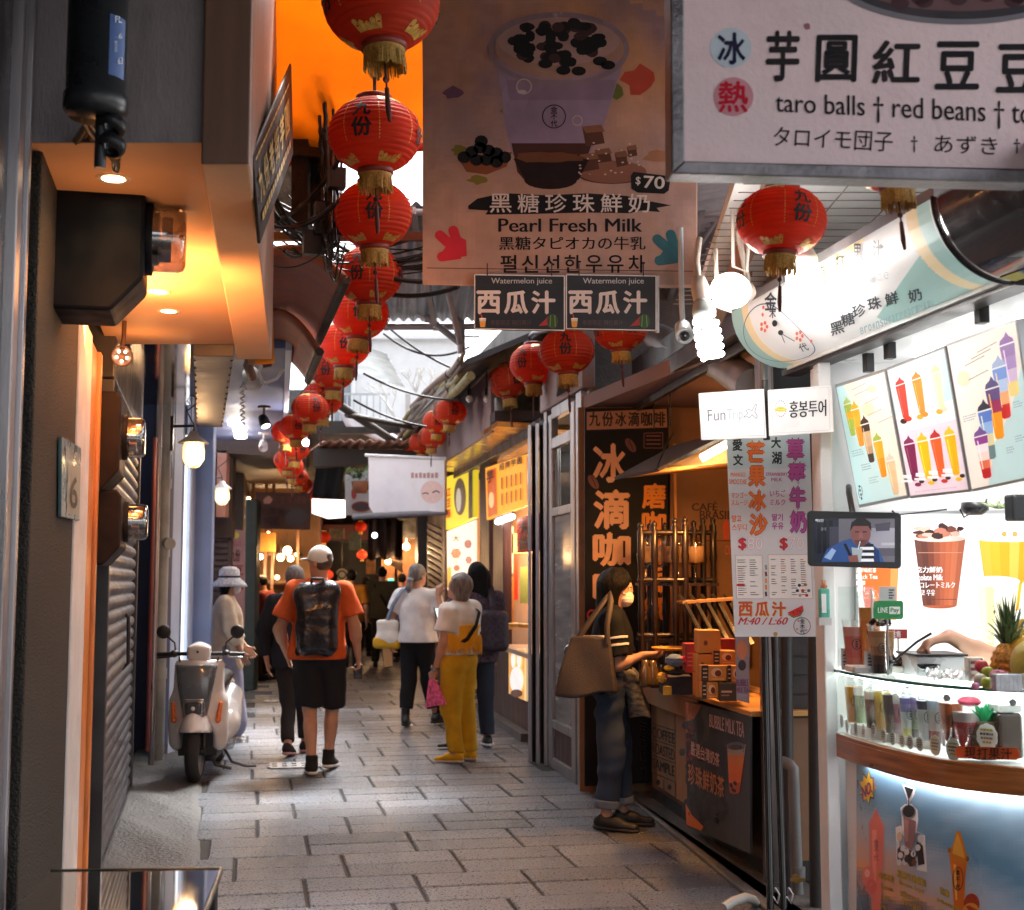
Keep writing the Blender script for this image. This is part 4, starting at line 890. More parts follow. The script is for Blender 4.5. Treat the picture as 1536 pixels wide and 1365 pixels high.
# ================================================================== ROOFS OVER THE LANE
GREYSH=M("grey_corrugated_sheet",(.30,.305,.32),rough=.5,metal=.2,var=.25,scale=3,dirt=.4,dscale=2,transl=.25)
GALV=M("galvanised_steel",(.40,.41,.42),rough=.45,metal=.6,var=.2,dirt=.3)
r=thing("corrugated_awning","grey corrugated awning on a pale steel frame above the banner","awning",P(660,420,10.5))
z0,z1=4.02,3.76;xa,xb=P(566,0,11).x,1.9
mb=MB();mb.grid(lambda a,b:(xa+(xb-xa)*a+(1-b)*.25,8.6+2.6*b,z0+(z1-z0)*b+.016*math.sin(a*230)),330,2);mb.build("sheet",GREYSH,r,solid=.004)
mb=MB()
for X in(xa+.08,xa+.5,xa+1.0,xa+1.7,xa+2.4):mb.box((X,9.9,3.83),(.04,2.7,.05),rot=Matrix.Rotation(math.atan2(z1-z0,2.6),3,'X'))
mb.tube([(xa,8.62,3.97),(xb,8.62,3.97)],.025);mb.tube([(xa,11.2,3.70),(xb,11.2,3.70)],.03);mb.tube([P(595,440,11),P(690,515,11.2)],.03);mb.tube([P(690,420,11.2),P(692,530,11.2)],.035);mb.tube([P(640,300,9),P(690,515,11.2)],.025)
mb.build("steel_frame",GALV,r)
mb=MB();mb.grid(lambda a,b:(-1.85+2.6*a,6.6+1.6*b,4.62-.36*b+.05*math.sin(a*9+b*3)),20,10);r=tag(mb.build("yellow_awning",M("yellow_canvas",(.72,.30,.025),rough=.7,var=.12,scale=2,transl=.5),solid=.004),"yellow canvas awning glowing in the daylight behind the top lanterns","awning")
mb=MB();mb.grid(lambda a,b:(-1.85+2.6*a,8.205,4.26-.06*b+.05*math.sin(a*9+3)),20,1);mb.build("red_border",M("red_canvas",(.45,.05,.02),rough=.7,transl=.3),r,solid=.004)
mb=MB();mb.box((-.6,8.3,3.72),(2.4,.05,.05));mb.tube([P(495,60,7.5),P(530,165,8.1)],.015);mb.tube([P(505,60,7.5),P(512,165,8.1)],.012);tag(mb.build("timber_batten",M("rusty_iron")),"brown batten and struts crossing behind the third lantern","beam")
mb=MB();mb.prism([(-3.2,-4,4.75),(3.5,-4,4.75),(3.5,6.4,4.75),(-3.2,6.4,4.75)],(0,0,.06));tag(mb.build("unseen_shade_roof",M("dark_shade_sheet",(.05,.05,.06),rough=.7)),"unseen roof sheet added to darken the near end of the lane","roof")  # out of view, added to keep sky light off the near lane
r=thing("cross_eave","low tiled eave and dark beams crossing the lane beyond the lanterns","roof",P(560,690,17))
mb=MB();mb.prism([P(470,672,17),P(640,676,17),P(640,690,17),P(470,700,17)],(0,.3,0));mb.prism([P(455,640,16.2),P(600,640,17),P(600,648,17),P(455,652,16.2)],(0,.15,0));mb.tube([P(498,600,14.5),P(600,668,17)],.05);mb.tube([P(520,622,15),P(640,645,16.5)],.035);mb.build("dark_beams",M("blackened_timber"),r)
mb=MB();mb.grid(lambda a,b:P(485+140*a-20*b,662+14*b+2*math.sin(a*60),16.5+1.2*b),60,3);mb.build("brown_tiles",M("brown_roof_tile",(.17,.075,.045),rough=.6,var=.3),r,solid=.03)
mb=MB();mb.grid(lambda a,b:P(505+95*a+15*b,606+44*a+(1-b)*6+34*b,17.6+.4*a),8,4);mb.build("pale_sheet",M("pale_roof_sheet",(.5,.5,.52),rough=.5,dirt=.4),r,solid=.02)
mb=MB()
for px,py in((497,700),(520,690),(548,695)):mb.prism([P(px,py,24),P(px+22,py+1,24),P(px+18,py+22,24),P(px-4,py+18,24)],(0,.03,0))
mb.build("skylight_pane",M("pale_green_skylight",(.6,.75,.72),rough=.4,transl=.8),r)
r=thing("eave_timbers","heap of weathered timbers and branches lying along the right hand eave","timbers",P(650,600,14));random.seed(9);mb=MB()
for i in range(34):
 t0=random.uniform(0,.55);t1=t0+random.uniform(.3,.5);o0,o1=random.uniform(-14,20),random.uniform(-14,20)
 def q(t,o):return P(592+108*t+o*.4,656-112*t+o,17.5-5.5*t)
 k=[q(t0+(t1-t0)*j/5,o0+(o1-o0)*j/5+random.uniform(-2,2))for j in range(6)];mb.tube(k,[random.uniform(.015,.05)]*6,7,m=i%3)
mb.build("old_timbers",[M("grey_driftwood",(.20,.16,.13),rough=.8,var=.4,stretch=(6,1,6),bump=.4),M("brown_driftwood",(.10,.06,.045),rough=.8,var=.4),M("mossy_wood",(.20,.17,.07),rough=.8,var=.4)],r)
E1,E2=P(596,655,17.6),P(700,548,12.2);mb=MB();mb.prism([E1,E2,E2+Vector((1.3,0,.55)),E1+Vector((1.5,0,.6))],(0,0,.06));mb.build("roof_edge",M("dark_paint"),r)
mb=MB();mb.prism([P(608,590,16.5),P(616,592,16.5),P(616,635,16.5),P(608,635,16.5)],(0,.05,0));tag(mb.build("white_board",M("old_white_paint")),"short white board upright among the eave timbers","board")
r=thing("white_house","white rendered house glaring in daylight beyond the roofs","house",(-2.4,27,0));WH=M("white_render",(.82,.82,.82),rough=.7,var=.05)
mb=MB();mb.box((-2.7,28.6,5.8),(3.2,2,3.0));mb.build("wall",WH,r);mb=MB();mb.box((-4.0,27.57,6.0),(.28,.04,1.1));mb.box((-3.55,27.57,5.2),(.35,.04,1.3));mb.build("window",M("grey_pane",(.25,.27,.3),rough=.15),r)
mb=MB();mb.box((-3.3,27.5,5.45),(.08,.1,2.6));mb.box((-2.7,27.5,6.6),(3.3,.1,.08));mb.build("drain_pipe",WH,r)
r=thing("pale_tree","pale leafless tree standing before the white house","tree",(-1.9,25.5,3));random.seed(21);mb=MB()
def branch(p,d,ln,rd,dep):
 e=p+d*ln;m_=p+d*ln*.5+Vector((random.uniform(-.06,.06),0,random.uniform(-.05,.05)));mb.tube([p,m_,e],[rd,rd*.85,rd*.65],6)
 if dep:
  for i in range(3):branch(e,(d+Vector((random.uniform(-.9,.9),random.uniform(-.3,.3),random.uniform(-.1,.7)))).normalized(),ln*.72,rd*.62,dep-1)
branch(Vector((-2.0,25.5,3.4)),Vector((.1,0,1)),.8,.05,4);mb.build("branches",M("pale_bark",(.6,.58,.54),rough=.8),r)
random.seed(17)
for i,(x0,x1,Y,side,lab)in enumerate(((388,430,26,"left","nearer"),(436,462,29,"left","farther"),(596,622,26.5,"right","nearer"),(572,592,29.5,"right","farther"))):
 r=thing("shop_bay","%s warm lit shop bay on the %s of the far alley"%(lab,side),"shop",P((x0+x1)/2,980,Y));mb=MB();fbox(mb,x0,x1,Y,0,2.6,.05);mb.build("back_panel",M("amber_bay_%d"%i,(.30,.13,.05),rough=.7,var=.6,scale=3),r)
 mb=MB();fbox(mb,x0,x1,Y-.5,0,.9,.4);mb.build("counter",TB,r);mb=MB();fbox(mb,x0-1,x1+1,Y-.6,2.35,2.75,.06);mb.build("sign_board",M("bay_sign_%d"%i,random.choice(((.35,.05,.04),(.4,.22,.06),(.08,.12,.1),(.3,.3,.28))),rough=.6,var=.5,scale=9),r)
 for k in range(5):
  mb=MB();fbox(mb,x0+(x1-x0)*(k+.1)/5,x0+(x1-x0)*(k+.8)/5,Y-.3,.9,1.05+random.uniform(0,.5),.2);mb.build("goods",M("bay_goods_%d"%random.randint(0,4),random.choice(((.5,.2,.05),(.4,.05,.04),(.5,.42,.3),(.12,.2,.08),(.35,.3,.1))),rough=.6),r)
 mb=MB();q=P((x0+x1)/2,870,Y-.45);q.z=2.2;mb.ball(q,.07,12);mb.cyl(q,q+Vector((0,0,.4)),.008,n=6);mb.build("pendant_lamp",WB,r);lamp('POINT',q-Vector((0,.15,.12)),55,(1,.6,.3),.1,name="bay_lamp")
for px,py,w,h,Y,c_,lab in((470,776,26,20,27,(.25,.05,.04),"small dark red hanging sign far down the alley"),(505,800,22,14,28,(.3,.27,.2),"small cream hanging sign far down the alley"),(532,812,18,26,27.5,(.06,.08,.07),"small dark vertical sign far down the alley"),(556,850,14,22,28,(.3,.12,.04),"small amber vertical sign far down the alley"),(452,806,18,12,25.5,(.32,.2,.07),"small mustard hanging sign beside the food stall")):
 r=thing("hanging_sign",lab,"sign",P(px,py,Y));mb=MB();mb.prism([P(px-w/2,py-h/2,Y),P(px+w/2,py-h/2,Y),P(px+w/2,py+h/2,Y),P(px-w/2,py+h/2,Y)],(0,.05,0));mb.build("sign_panel",M("far_sign_%d"%px,c_,rough=.6,var=.5,scale=12),r);mb=MB();mb.tube([P(px,py-h/2,Y),P(px,py-h/2-30,Y)],.01,6);mb.build("hanger",CABLE,r)
r=thing("gap_cables","loose black cables strung across the open sky gap","cables",P(620,560,13));mb=MB()
for a,b,d in(((560,470),(700,560),12),((575,500),(705,520),22),((545,560),(690,600),10),((600,450),(720,505),16),((530,600),(640,640),6)):
 mb.tube([P(a[0]+(b[0]-a[0])*t,a[1]+(b[1]-a[1])*t+d*4*t*(1-t),13)for t in np.linspace(0,1,16)],.012,6)
mb.build("strands",CABLE,r)
mb=MB();mb.grid(lambda a,b:(-2.3+1.1*a,12.6+2.2*b,4.05-.35*a+.012*math.sin(b*60)),3,80);tag(mb.build("clear_awning",M("milky_corrugated_sheet",(.55,.57,.58),rough=.4,var=.15,dirt=.3,transl=.6),solid=.004),"milky corrugated awning jutting from the left over the sky gap","awning")
r=thing("balcony","pale balcony with a railing on the white house","balcony",(-3.4,27.3,4.4));mb=MB();mb.box((-3.3,27.3,4.55),(1.6,.5,.08));mb.build("slab",WH,r)
for i in range(12):mb=MB();mb.box((-4.05+i*.135,27.08,4.95),(.025,.025,.75));mb.build("baluster",M("pale_rail",(.5,.52,.54),rough=.5),r)
mb=MB();mb.box((-3.3,27.08,5.34),(1.6,.04,.04));mb.build("handrail",M("pale_rail"),r)
# ================================================================== LANTERNS
REDP=M("red_paper",(.70,.06,.018),rough=.6,var=.18,scale=6,transl=.5,dirt=.15,dcol=(.2,.01,.005),dscale=3,spec=.3)
GOLD=M("gold_trim",(.62,.36,.07),rough=.45,metal=.25,var=.3,scale=40)
FRNG=M("gold_fringe",(.42,.25,.05),rough=.7,var=.4,scale=90)
TASS=M("dark_tassel",(.09,.02,.015),rough=.7)
class Ellip(Board):
 """lettering wrapped on the lantern body: pixels are (angle in degrees, height in mm)"""
 def __init__(s):s.mb=MB();s.gap=.0012;s.fine=.12;s.o=None
 def pt(s,a,h,lift=0.):r=lrad(h/1000)+.004+lift;return Vector((r*math.sin(R(a)),-r*math.cos(R(a)),h/1000))
 def text(s,col,t,q,ly=2,bold=0.,m=0):
  if bold:
   k=bold*.75
   for i,(dx,dy)in enumerate(((-k,0),(k,0),(0,-k),(0,k))):w,h=q[2]-q[0],q[3]-q[1];s.text(col,t,(q[0]+dx*w,q[1]+dy*h,q[2]+dx*w,q[3]+dy*h),ly+.1*(i+1))
  v,f,_=glyphs(t);bm=bmesh.new();vv=[bm.verts.new((a,b,0))for a,b in v]
  for x in f:
   try:bm.faces.new([vv[i]for i in x])
   except ValueError:pass
  bmesh.ops.triangulate(bm,faces=bm.faces)
  for _k in range(2):
   e=[e for e in bm.edges if e.calc_length()>s.fine]
   if e:bmesh.ops.subdivide_edges(bm,edges=e,cuts=1);bmesh.ops.triangulate(bm,faces=bm.faces)
  bm.verts.index_update()
  s.mb.add([s.pt(q[0]+(q[2]-q[0])*a.co.x,q[3]+(q[1]-q[3])*a.co.y,s.gap*ly)for a in bm.verts],[tuple(a.index for a in x.verts)for x in bm.faces],m,False,col);bm.free()
LA_,LB_=.225,.188
def lrad(z):return LA_*max(0.,1-(z/LB_)**2)**.5
def make_lantern():
 r=thing("red_lantern","proto","lantern",(0,0,0),"red paper lanterns")
 mb=MB();prof=[];N=19;zmax=LB_*.93
 for i in range(N*6+1):
  t=-1+2*i/(N*6);z=zmax*math.sin(t*math.pi/2*.995);k=abs(math.sin(math.pi*(i/6)));prof.append((lrad(z)*(.972+.03*k),z))
 mb.lathe(prof,n=56);mb.build("paper_body",REDP,r)
 mb=MB()
 for s_ in(-1,1):mb.lathe([(.084,s_*.168),(.088,s_*.176),(.088,s_*.196),(.08,s_*.2),(.05,s_*.198)],n=32)
 mb.build("collar",M("dark_red_collar",(.22,.02,.01),rough=.5),r)
 E_=Ellip();bk=(.012,.008,.008)
 for k in range(4):E_.text(bk,"九",(k*90-11,112,k*90+11,34),2,.05);E_.text(bk,"份",(k*90-12,22,k*90+12,-66),2,.05)
 E_.finish("characters",r,M("brushed_ink",attr=True,rough=.6,var=.2,scale=30))
 E_=Ellip()
 for k in range(8):
  a=45*k+22
  for j in range(13):
   h=110-j*15;E_.mb.face([E_.pt(a-.7,h),E_.pt(a+.7,h),E_.pt(a+.7,h-9),E_.pt(a-.7,h-9)],0)
 for k in range(4):
  for sg in(-1,1):
   for j in range(5):
    a=90*k+45+(j-2)*9;h0=sg*(150-abs(j-2)*7);E_.mb.face([E_.pt(a-4.4,sg*163),E_.pt(a+4.4,sg*163),E_.pt(a+4,h0-sg*3),E_.pt(a,h0-sg*9),E_.pt(a-4,h0-sg*3)][::sg])
 E_.mb.c=[None]*len(E_.mb.f);E_.finish("gold_trim",r,GOLD)
 mb=MB();random.seed(2)
 for i in range(84):
  a=2*math.pi*i/84;rr=.078;l=random.uniform(.075,.098);w=.0042;c_,s_=math.cos(a),math.sin(a)
  p=[Vector((rr*c_-w*s_,rr*s_+w*c_,-.196)),Vector((rr*c_+w*s_,rr*s_-w*c_,-.196))];q=[v+Vector((c_*random.uniform(-.008,.008),s_*random.uniform(-.008,.008),-l))for v in p]
  mb.face([p[0],p[1],q[1],q[0]])
 mb.lathe([(.079,-.193),(.081,-.206),(.079,-.218)],n=32);mb.build("fringe",FRNG,r)
 mb=MB();mb.tube([(0,0,-.2),(0.002,0,-.36)],.004,6);mb.ball((0,0,-.325),(.014,.006,.014),10);mb.tube([(0.002,0,-.36),(.004,.002,-.45),(.006,0,-.5)],[.009,.012,.007],8);mb.build("tassel",TASS,r)
 mb=MB();mb.tube([(0,0,.198),(0,0,.3)],.004,6);mb.lathe([(.01,.2),(.05,.2),(.05,.205),(.01,.21)],n=20);mb.build("hanger",CABLE,r)
 return r
lan=make_lantern();first=[True]
def lantern(px,py,w,label,grp="red paper lanterns strung on the left",rz=0.,D=.46):
 Y=F*D/w;p=P(px,py,Y)
 if first[0]:first[0]=False;o=lan;o.location=p;o.rotation_euler=(0,0,rz);o["label"]=label;o["group"]=grp
 else:o=dup(lan,p,rz,label,D/.46,grp)
 o.rotation_euler.x=random.uniform(-.09,.09);o.rotation_euler.y=random.uniform(-.08,.08);o.scale.z*=random.uniform(.92,1.06)
 return p
LS=[(572,6,186,"largest red lantern at the very top, cut by the picture edge",.45),(562,203,146,"second red lantern of the left string, in front of the yellow awning",-.18),(560,322,122,"third red lantern of the left string, under the brown batten",.12),(553,413,105,"fourth red lantern of the left string, hanging beside the boarded eave",-.25),(540,471,90,"fifth red lantern of the left string, dark behind the fourth one",.1),(517,517,81,"sixth red lantern of the left string, with the white house on its right",.15),(500,555,71,"seventh red lantern of the left string, above the eighth smaller one",-.2),(484,597,64,"eighth red lantern of the left string, over the brown tiled eave",.2),(465,613,58,"ninth red lantern of the left string, half hidden by the eighth",0.5),(444,640,52,"tenth red lantern of the left string, right of the black ceiling spotlight",.3),(442,672,48,"eleventh red lantern of the left string, lowest of the big glowing ones",.7),(436,700,40,"small dim red lantern just under the glowing cluster",.1),(446,716,34,"small dim red lantern above the faded banner",.5),(455,728,30,"tiny dim red lantern right of the faded banner, upper one",.9),(463,742,26,"tiny dim red lantern at the right corner of the faded banner",.2),(430,648,48,"red lantern at the left of the glowing cluster, against the blue soffit",.4),(431,690,42,"red lantern low at the left of the glowing cluster",.8)]
pts=[lantern(px,py,w,lab,rz=rz,D=D)for(px,py,w,lab,rz),D in zip(LS,(.46,.46,.46,.46,.46,.46,.46,.42,.36,.33,.34,.32,.3,.3,.28,.33,.32))]
mb=MB();q=P(459,664,13.6);mb.ball(q,.04,12);mb.cyl(q,q+Vector((0,0,.16)),.02,n=8,m=1);tag(mb.build("bulb_lamp",[glow("bulb_between",(1,.93,.85),12),CABLE]),"bare white bulb shining between the glowing red lanterns","lamp");lamp('POINT',q+Vector((.02,-.1,0)),26,(1,.9,.8),.05,name="bulb_light")
mb=MB();k=[pts[0]+Vector((.1,-1.5,.33))]
for a,b in zip(pts[:15],pts[1:15]):k+=[a+Vector((0,0,.26)),(a+b)/2+Vector((0,0,.26))]
mb.tube(k+[pts[14]+Vector((0,0,.3))],.006,6);tag(mb.build("lantern_cable",CABLE),"black cable carrying the left hand lantern string","cable")
RS=[(1172,332,140,"big red lantern hanging alone above the glaring shop bulbs",.28),(1340,228,150,"red lantern half hidden behind the pink sign, only its gold fringe showing",.2),(930,494,84,"red lantern under the right watermelon placard, nearest of the right string",.4),(850,527,86,"red lantern under the left watermelon placard, second of the right string",-.08),(800,546,74,"third red lantern of the right string, left of and behind the second",-.5),(762,572,62,"fourth red lantern of the right string, by the hanging white bulbs",.45),(675,618,52,"fifth red lantern of the right string, first of the far cluster",.35),(656,633,46,"sixth red lantern of the right string, tucked behind the fifth",.1),(648,655,43,"seventh red lantern of the right string, lowest of the far cluster",.5),(632,664,40,"eighth red lantern of the right string, over the white sign corner",.2),(617,674,34,"ninth red lantern of the right string, at the far left of its cluster",.7)]
pts=[lantern(px,py,w,lab,"red paper lanterns strung on the right",rz,D)for(px,py,w,lab,rz),D in zip(RS,(.31,.285,.36,.40,.42,.39,.36,.33,.33,.33,.30))]
mb=MB();k=[P(1000,425,10.6)]
for px,py,Y in((960,455,10.6),(905,480,10.6),(850,478,10.6),(800,500,12),(760,530,14),(738,545,14),(700,565,15),(675,590,17),(640,632,20),(615,655,25)):k.append(P(px,py,Y))
k2=[];
for a,b in zip(k,k[1:]):k2+=[a,a*.5+b*.5-Vector((0,0,.03))]
mb.tube(k2,.022,8);mb.tube([p+Vector((.01,0,.035*math.sin(i*2.1)))for i,p in enumerate(k2)],.014,6);tag(mb.build("twisted_cable",M("grey_cable",(.09,.09,.095),rough=.5)),"thick twisted grey cable carrying the right hand lantern string","cable")
for px,py,rd,lab in((486,806,10,"dark red lantern far down the alley above the white cap"),(470,809,10,"dark red lantern far down the alley, left of a similar one"),(492,862,8,"orange red lantern glowing low beside the round sign"),(475,834,7,"small orange lantern glowing above the white cap"),(543,832,8,"orange red lantern glowing beside the dark drapes"),(541,790,9,"dull red lantern above the glowing one by the drapes")):
 c_=P(px,py,26);rr=rd*26/F;r=thing("far_lantern",lab,"lantern",c_,"far lanterns");mb=MB();mb.lathe([(rr*math.cos(t)*(1+.02*(i%2)),rr*.85*math.sin(t))for i,t in enumerate(np.linspace(-1.35,1.35,25))],c_,24)
 mb.build("paper_body",glow("lit_red_paper",(.8,.06,.015),.55)if "orange" in lab else REDP,r);mb=MB();mb.cyl(c_+Vector((0,0,rr*.84)),c_+Vector((0,0,rr)),rr*.35);mb.cyl(c_-Vector((0,0,rr*.84)),c_-Vector((0,0,rr*1.25)),rr*.33);mb.build("collar",GOLD,r)
# ================================================================== RIGHT SIDE, FAR SHOPS
PINKB=M("weathered_pink_board",(.30,.22,.21),rough=.7,var=.2,scale=3,stretch=(1,1,.4),dirt=.35,dscale=3)
BRASS=M("brassy_soffit",(.45,.28,.08),rough=.22,metal=.7,var=.35,scale=3,rvar=.12)
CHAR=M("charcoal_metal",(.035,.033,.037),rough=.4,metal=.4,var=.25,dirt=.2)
r=thing("tea_shop_front","warm lit shop front with yellow menu boards on the right","shop",(-.2,15,0))
RD=Vector((-.42,2.6,0)).normalized()
def rw(Y,off=0.,z=0.):
 X=lerp_line([(.2,12.9),(-.22,15.5),(-.95,19),(-1.54,24)],Y);return Vector((X-off,Y,z))
mb=MB();mb.prism([tuple(rw(13.3,.35,3.03)),tuple(rw(18.2,.35,3.03)),tuple(rw(18.2,.31,3.03)),tuple(rw(13.3,.31,3.03))],(0,0,.62));mb.build("fascia_board",PINKB,r,bevel=.006)
mb=MB();mb.prism([tuple(rw(12.9,.35,3.04)),tuple(rw(18.2,.30,3.04)),tuple(rw(18.2,-.4,3.0)),tuple(rw(12.9,-.4,3.0))],(0,0,.05));mb.build("soffit",BRASS,r)
mb=MB();mb.prism([tuple(rw(12.4,.02,2.93)),tuple(rw(18.2,.02,2.93)),tuple(rw(18.2,-.1,2.93)),tuple(rw(12.4,-.1,2.93))],(0,0,.14));mb.build("head_beam",CHAR,r,bevel=.01)
mb=MB();mb.prism([tuple(rw(12.95,.36,3.1)),tuple(rw(13.28,.36,3.1)),tuple(rw(13.28,-.3,3.1)),tuple(rw(12.95,-.3,3.1))],(0,0,.1));mb.build("bracket_block",CHAR,r)
WARMW=M("warm_shop_wall",(.62,.42,.28),rough=.6,var=.15,scale=3)
mb=MB();mb.prism([tuple(rw(12.6,-1.0,.0)),tuple(rw(20,-.9,.0)),tuple(rw(20,-1.0,.0)),tuple(rw(12.6,-1.1,.0))],(0,0,3.0));mb.prism([tuple(rw(19.3,0,0)),tuple(rw(19.45,0,0)),tuple(rw(19.45,-1,0)),tuple(rw(19.3,-1,0))],(0,0,3));mb.build("back_wall",WARMW,r)
POST=M("maroon_timber",(.055,.022,.022),rough=.45,var=.25,stretch=(5,5,.5))
mb=MB()
for Y0,Y1,z1 in((15.75,16.35,3.0),(14.75,15.5,2.3),(19.0,19.3,3.0)):mb.prism([tuple(rw(Y0,.0)),tuple(rw(Y1,.0)),tuple(rw(Y1,-.1)),tuple(rw(Y0,-.1))],(0,0,z1));mb.build("post",POST,r,bevel=.01);mb=MB()
mb=MB();mb.prism([tuple(rw(12.9,.0,.0)),tuple(rw(15.74,.0,.0)),tuple(rw(15.74,-.3,.0)),tuple(rw(12.9,-.3,.0))],(0,0,.78));mb.build("counter_front",POST,r,bevel=.01)
mb=MB();mb.prism([tuple(rw(12.8,.06,.80)),tuple(rw(14.7,.06,.80)),tuple(rw(14.7,-.5,.80)),tuple(rw(12.8,-.5,.80))],(0,0,.05));mb.build("counter_top",M("pale_counter_wood",(.5,.36,.26),rough=.4,var=.2),r,bevel=.006)
mb=MB();mb.prism([tuple(rw(13.0,.10,.0)),tuple(rw(16.0,.10,.0)),tuple(rw(16.0,.0,.0)),tuple(rw(13.0,.0,.0))],(0,0,.08));mb.build("sill",M("dark_concrete"),r)
for px0,px1,y0,y1,col in((754,770,866,945,(.9,.3,.03)),(771,777,830,900,(.8,.06,.02)),(780,796,850,905,(.3,.35,.1)),(758,800,800,830,(1,.55,.2)),(755,770,790,860,(.95,.75,.55))):
 mb=MB();mb.prism([P(px0,y0,14.9),P(px1,y0,14.9),P(px1,y1,14.9),P(px0,y1,14.9)],(0,.03,0));mb.build("interior_poster",M("poster_%d"%(px0*10+y0),col,rough=.5),r)
r2=thing("shop_lamp","white tube lamp under the orange menu board","lamp",P(758,780,14.4));mb=MB();mb.tube([P(746,783,14.9),P(769,775,14.0)],.03,10);mb.build("tube",glow("cool_tube_glow",(1,.93,.85),9),r2);mb=MB();mb.tube([P(745,777,14.9),P(770,769,14.0)],.02,8);mb.build("holder",WHITEP,r2)
lamp('POINT',P(775,800,14.6)+Vector((.2,0,-.1)),45,(1,.66,.38),.2,name="shop_lamp_light");lamp('POINT',P(690,830,17.8)+Vector((.3,0,0)),30,(1,.68,.42),.2,name="shop_lamp_light")
def tilt_sign(name,label,q,Y0,Y1,mat,th=.05,cat="menu board"):
 """q: tl,tr,br,bl in pixels; left edge at depth Y0, right edge at Y1"""
 r=thing(name,label,cat,P((q[0][0]+q[1][0])/2,max(q[2][1],q[3][1]),(Y0+Y1)/2));B=Board(P(*q[0],Y0),P(*q[1],Y1),P(*q[3],Y0),.0005*(Y0+Y1)/2+.0005);mb=MB();B.panel(q,th,mb);mb.build("sign_panel",mat,r,bevel=.004);return r,B
r,B=tilt_sign("menu_board","orange yellow menu board over the far right counter",[(728,702),(806,676),(806,752),(730,780)],15.5,12.95,glow("yellow_lightbox_side",(.9,.45,.05),.5))
B.poly(hexc(255,170,40),[(729,703),(805,678),(805,751),(731,779)],1);B.poly(hexc(200,90,30),[(732,706),(746,701),(748,771),(734,776)],2);B.poly(hexc(220,130,60),[(791,684),(804,680),(804,748),(792,753)],2)
for i,ch in enumerate("招牌芋圓"):B.text(hexc(70,20,10),ch,[(752+i*9,696-i*3),(759+i*9,694-i*3),(759+i*9,704-i*3),(752+i*9,706-i*3)],3,.05)
for i in range(5):
 for j in range(2):B.line(hexc(150,60,15),[(756+i*7,716-i*2+j*24),(756+i*7,734-i*2+j*24)],2.2,3)
B.text(hexc(60,15,10),"芋",[(734,708),(744,704),(744,722),(734,725)],4,.05);B.blob(hexc(240,190,130),740,750,4,12,3);B.blob(hexc(250,190,120),798,715,4,20,3);B.finish("menu_print",r,M("far_lit_print",attr=True,rough=.4,var=.03,emit=.45))
r,B=tilt_sign("menu_board","bright yellow board with a dark oval picture, beside the white sign",[(668,716),(712,700),(712,776),(669,795)],19.0,16.7,glow("yellow_lightbox_edge",(.75,.6,.03),.5))
B.poly(hexc(250,225,60),[(670,718),(704,705),(704,778),(671,792)],1);B.blob(hexc(90,75,60),692,745,9,28,2);B.blob(hexc(200,190,170),691,750,4,18,3);B.poly(hexc(60,50,50),[(705,703),(711,701),(711,776),(705,778)],2)
for i,ch in enumerate("紅豆湯"):B.text(hexc(180,30,20),ch,[(671,734+i*16),(679,731+i*16),(679,743+i*16),(671,747+i*16)],3,.05)
B.finish("menu_print",r,M("far_lit_print"))
r,B=tilt_sign("lit_sign","pale pink lit sign with red cubes below the yellow board",[(670,797),(712,780),(712,872),(671,885)],18.9,16.7,glow("pink_lit_panel",(1,.66,.48),.9),.03,"lit sign")
B.blob(hexc(215,60,40),685,830,8,8,1,6);B.blob(hexc(140,60,90),703,816,6,7,1,7);B.blob(hexc(150,70,90),704,840,5,6,1,6);B.blob(hexc(190,50,50),686,852,5,5,1,6);B.line(hexc(150,60,60),[(685,838),(685,847)],1,1);B.text(hexc(70,40,40),"大",(680,803,690,812),1,.03);B.poly(hexc(240,180,50),[(672,852),(678,850),(678,880),(672,882)],1)
B.finish("panel_print",r,M("far_lit_print"))
r,B=tilt_sign("paper_lantern_sign","flat red ribbed paper sign lettered with two black characters",[(775,778),(806,770),(806,826),(776,829)],14.2,13.0,M("red_sign_paper",(.62,.05,.02),rough=.6,transl=.3),.06,"sign")
for i in range(11):B.line(hexc(150,15,10),[(776,783+i*4.4),(805,776+i*4.6)],1.2,1)
B.text(hexc(30,10,10),"九",[(781,785),(794,782),(794,799),(781,802)],2,.05);B.text(hexc(30,10,10),"份",[(780,806),(795,803),(795,822),(780,825)],2,.05);B.finish("characters",r,INK)
r,B=tilt_sign("lit_poster","small lit poster with a white rabbit shape under the pale counter",[(763,974),(789,972),(789,1052),(763,1040)],14.2,13.1,glow("warm_poster_box",(1,.72,.4),.35),.03,"poster")
B.poly(hexc(235,170,90),[(764,976),(788,974),(788,1050),(764,1038)],1);B.blob(hexc(250,246,240),777,1020,10,20,2);B.blob(hexc(255,250,245),772,990,3,12,2.5);B.blob(hexc(255,250,245),781,990,3,12,2.5);B.blob(hexc(90,60,50),778,1040,9,6,3);B.finish("poster_print",r,M("far_lit_print"))
for i,(px,py,c_)in enumerate(((760,944,(.85,.5,.12)),(772,941,(.9,.55,.15)),(786,942,(.8,.45,.1)))):
 mb=MB();q=P(px,py,13.6);mb.lathe([(0,0),(.05,.0),(.09,.03),(.1,.035),(.09,.04),(0,.05)],q,20);tag(mb.build("food_tray",M("wooden_tray_%d"%i,c_,rough=.5)),("left wooden tray on the far pale counter","middle wooden tray on the far pale counter","right wooden tray on the far pale counter")[i],"tray")
mb=MB();mb.wall(tuple(rw(19.5,-.02))[:2],tuple(rw(24,-.02))[:2],-.3,0,4.0);mb.wall((-1.55,24.1),(-2.4,31),-.3,0,4.2);tag(mb.build("alley_wall",POST),"dark maroon timber wall on the right of the far alley","wall")
r=thing("slatted_screen","dark screen of slanting slats behind the woman with the ponytail","screen",tuple(rw(20.4,.05)))
mb=MB()
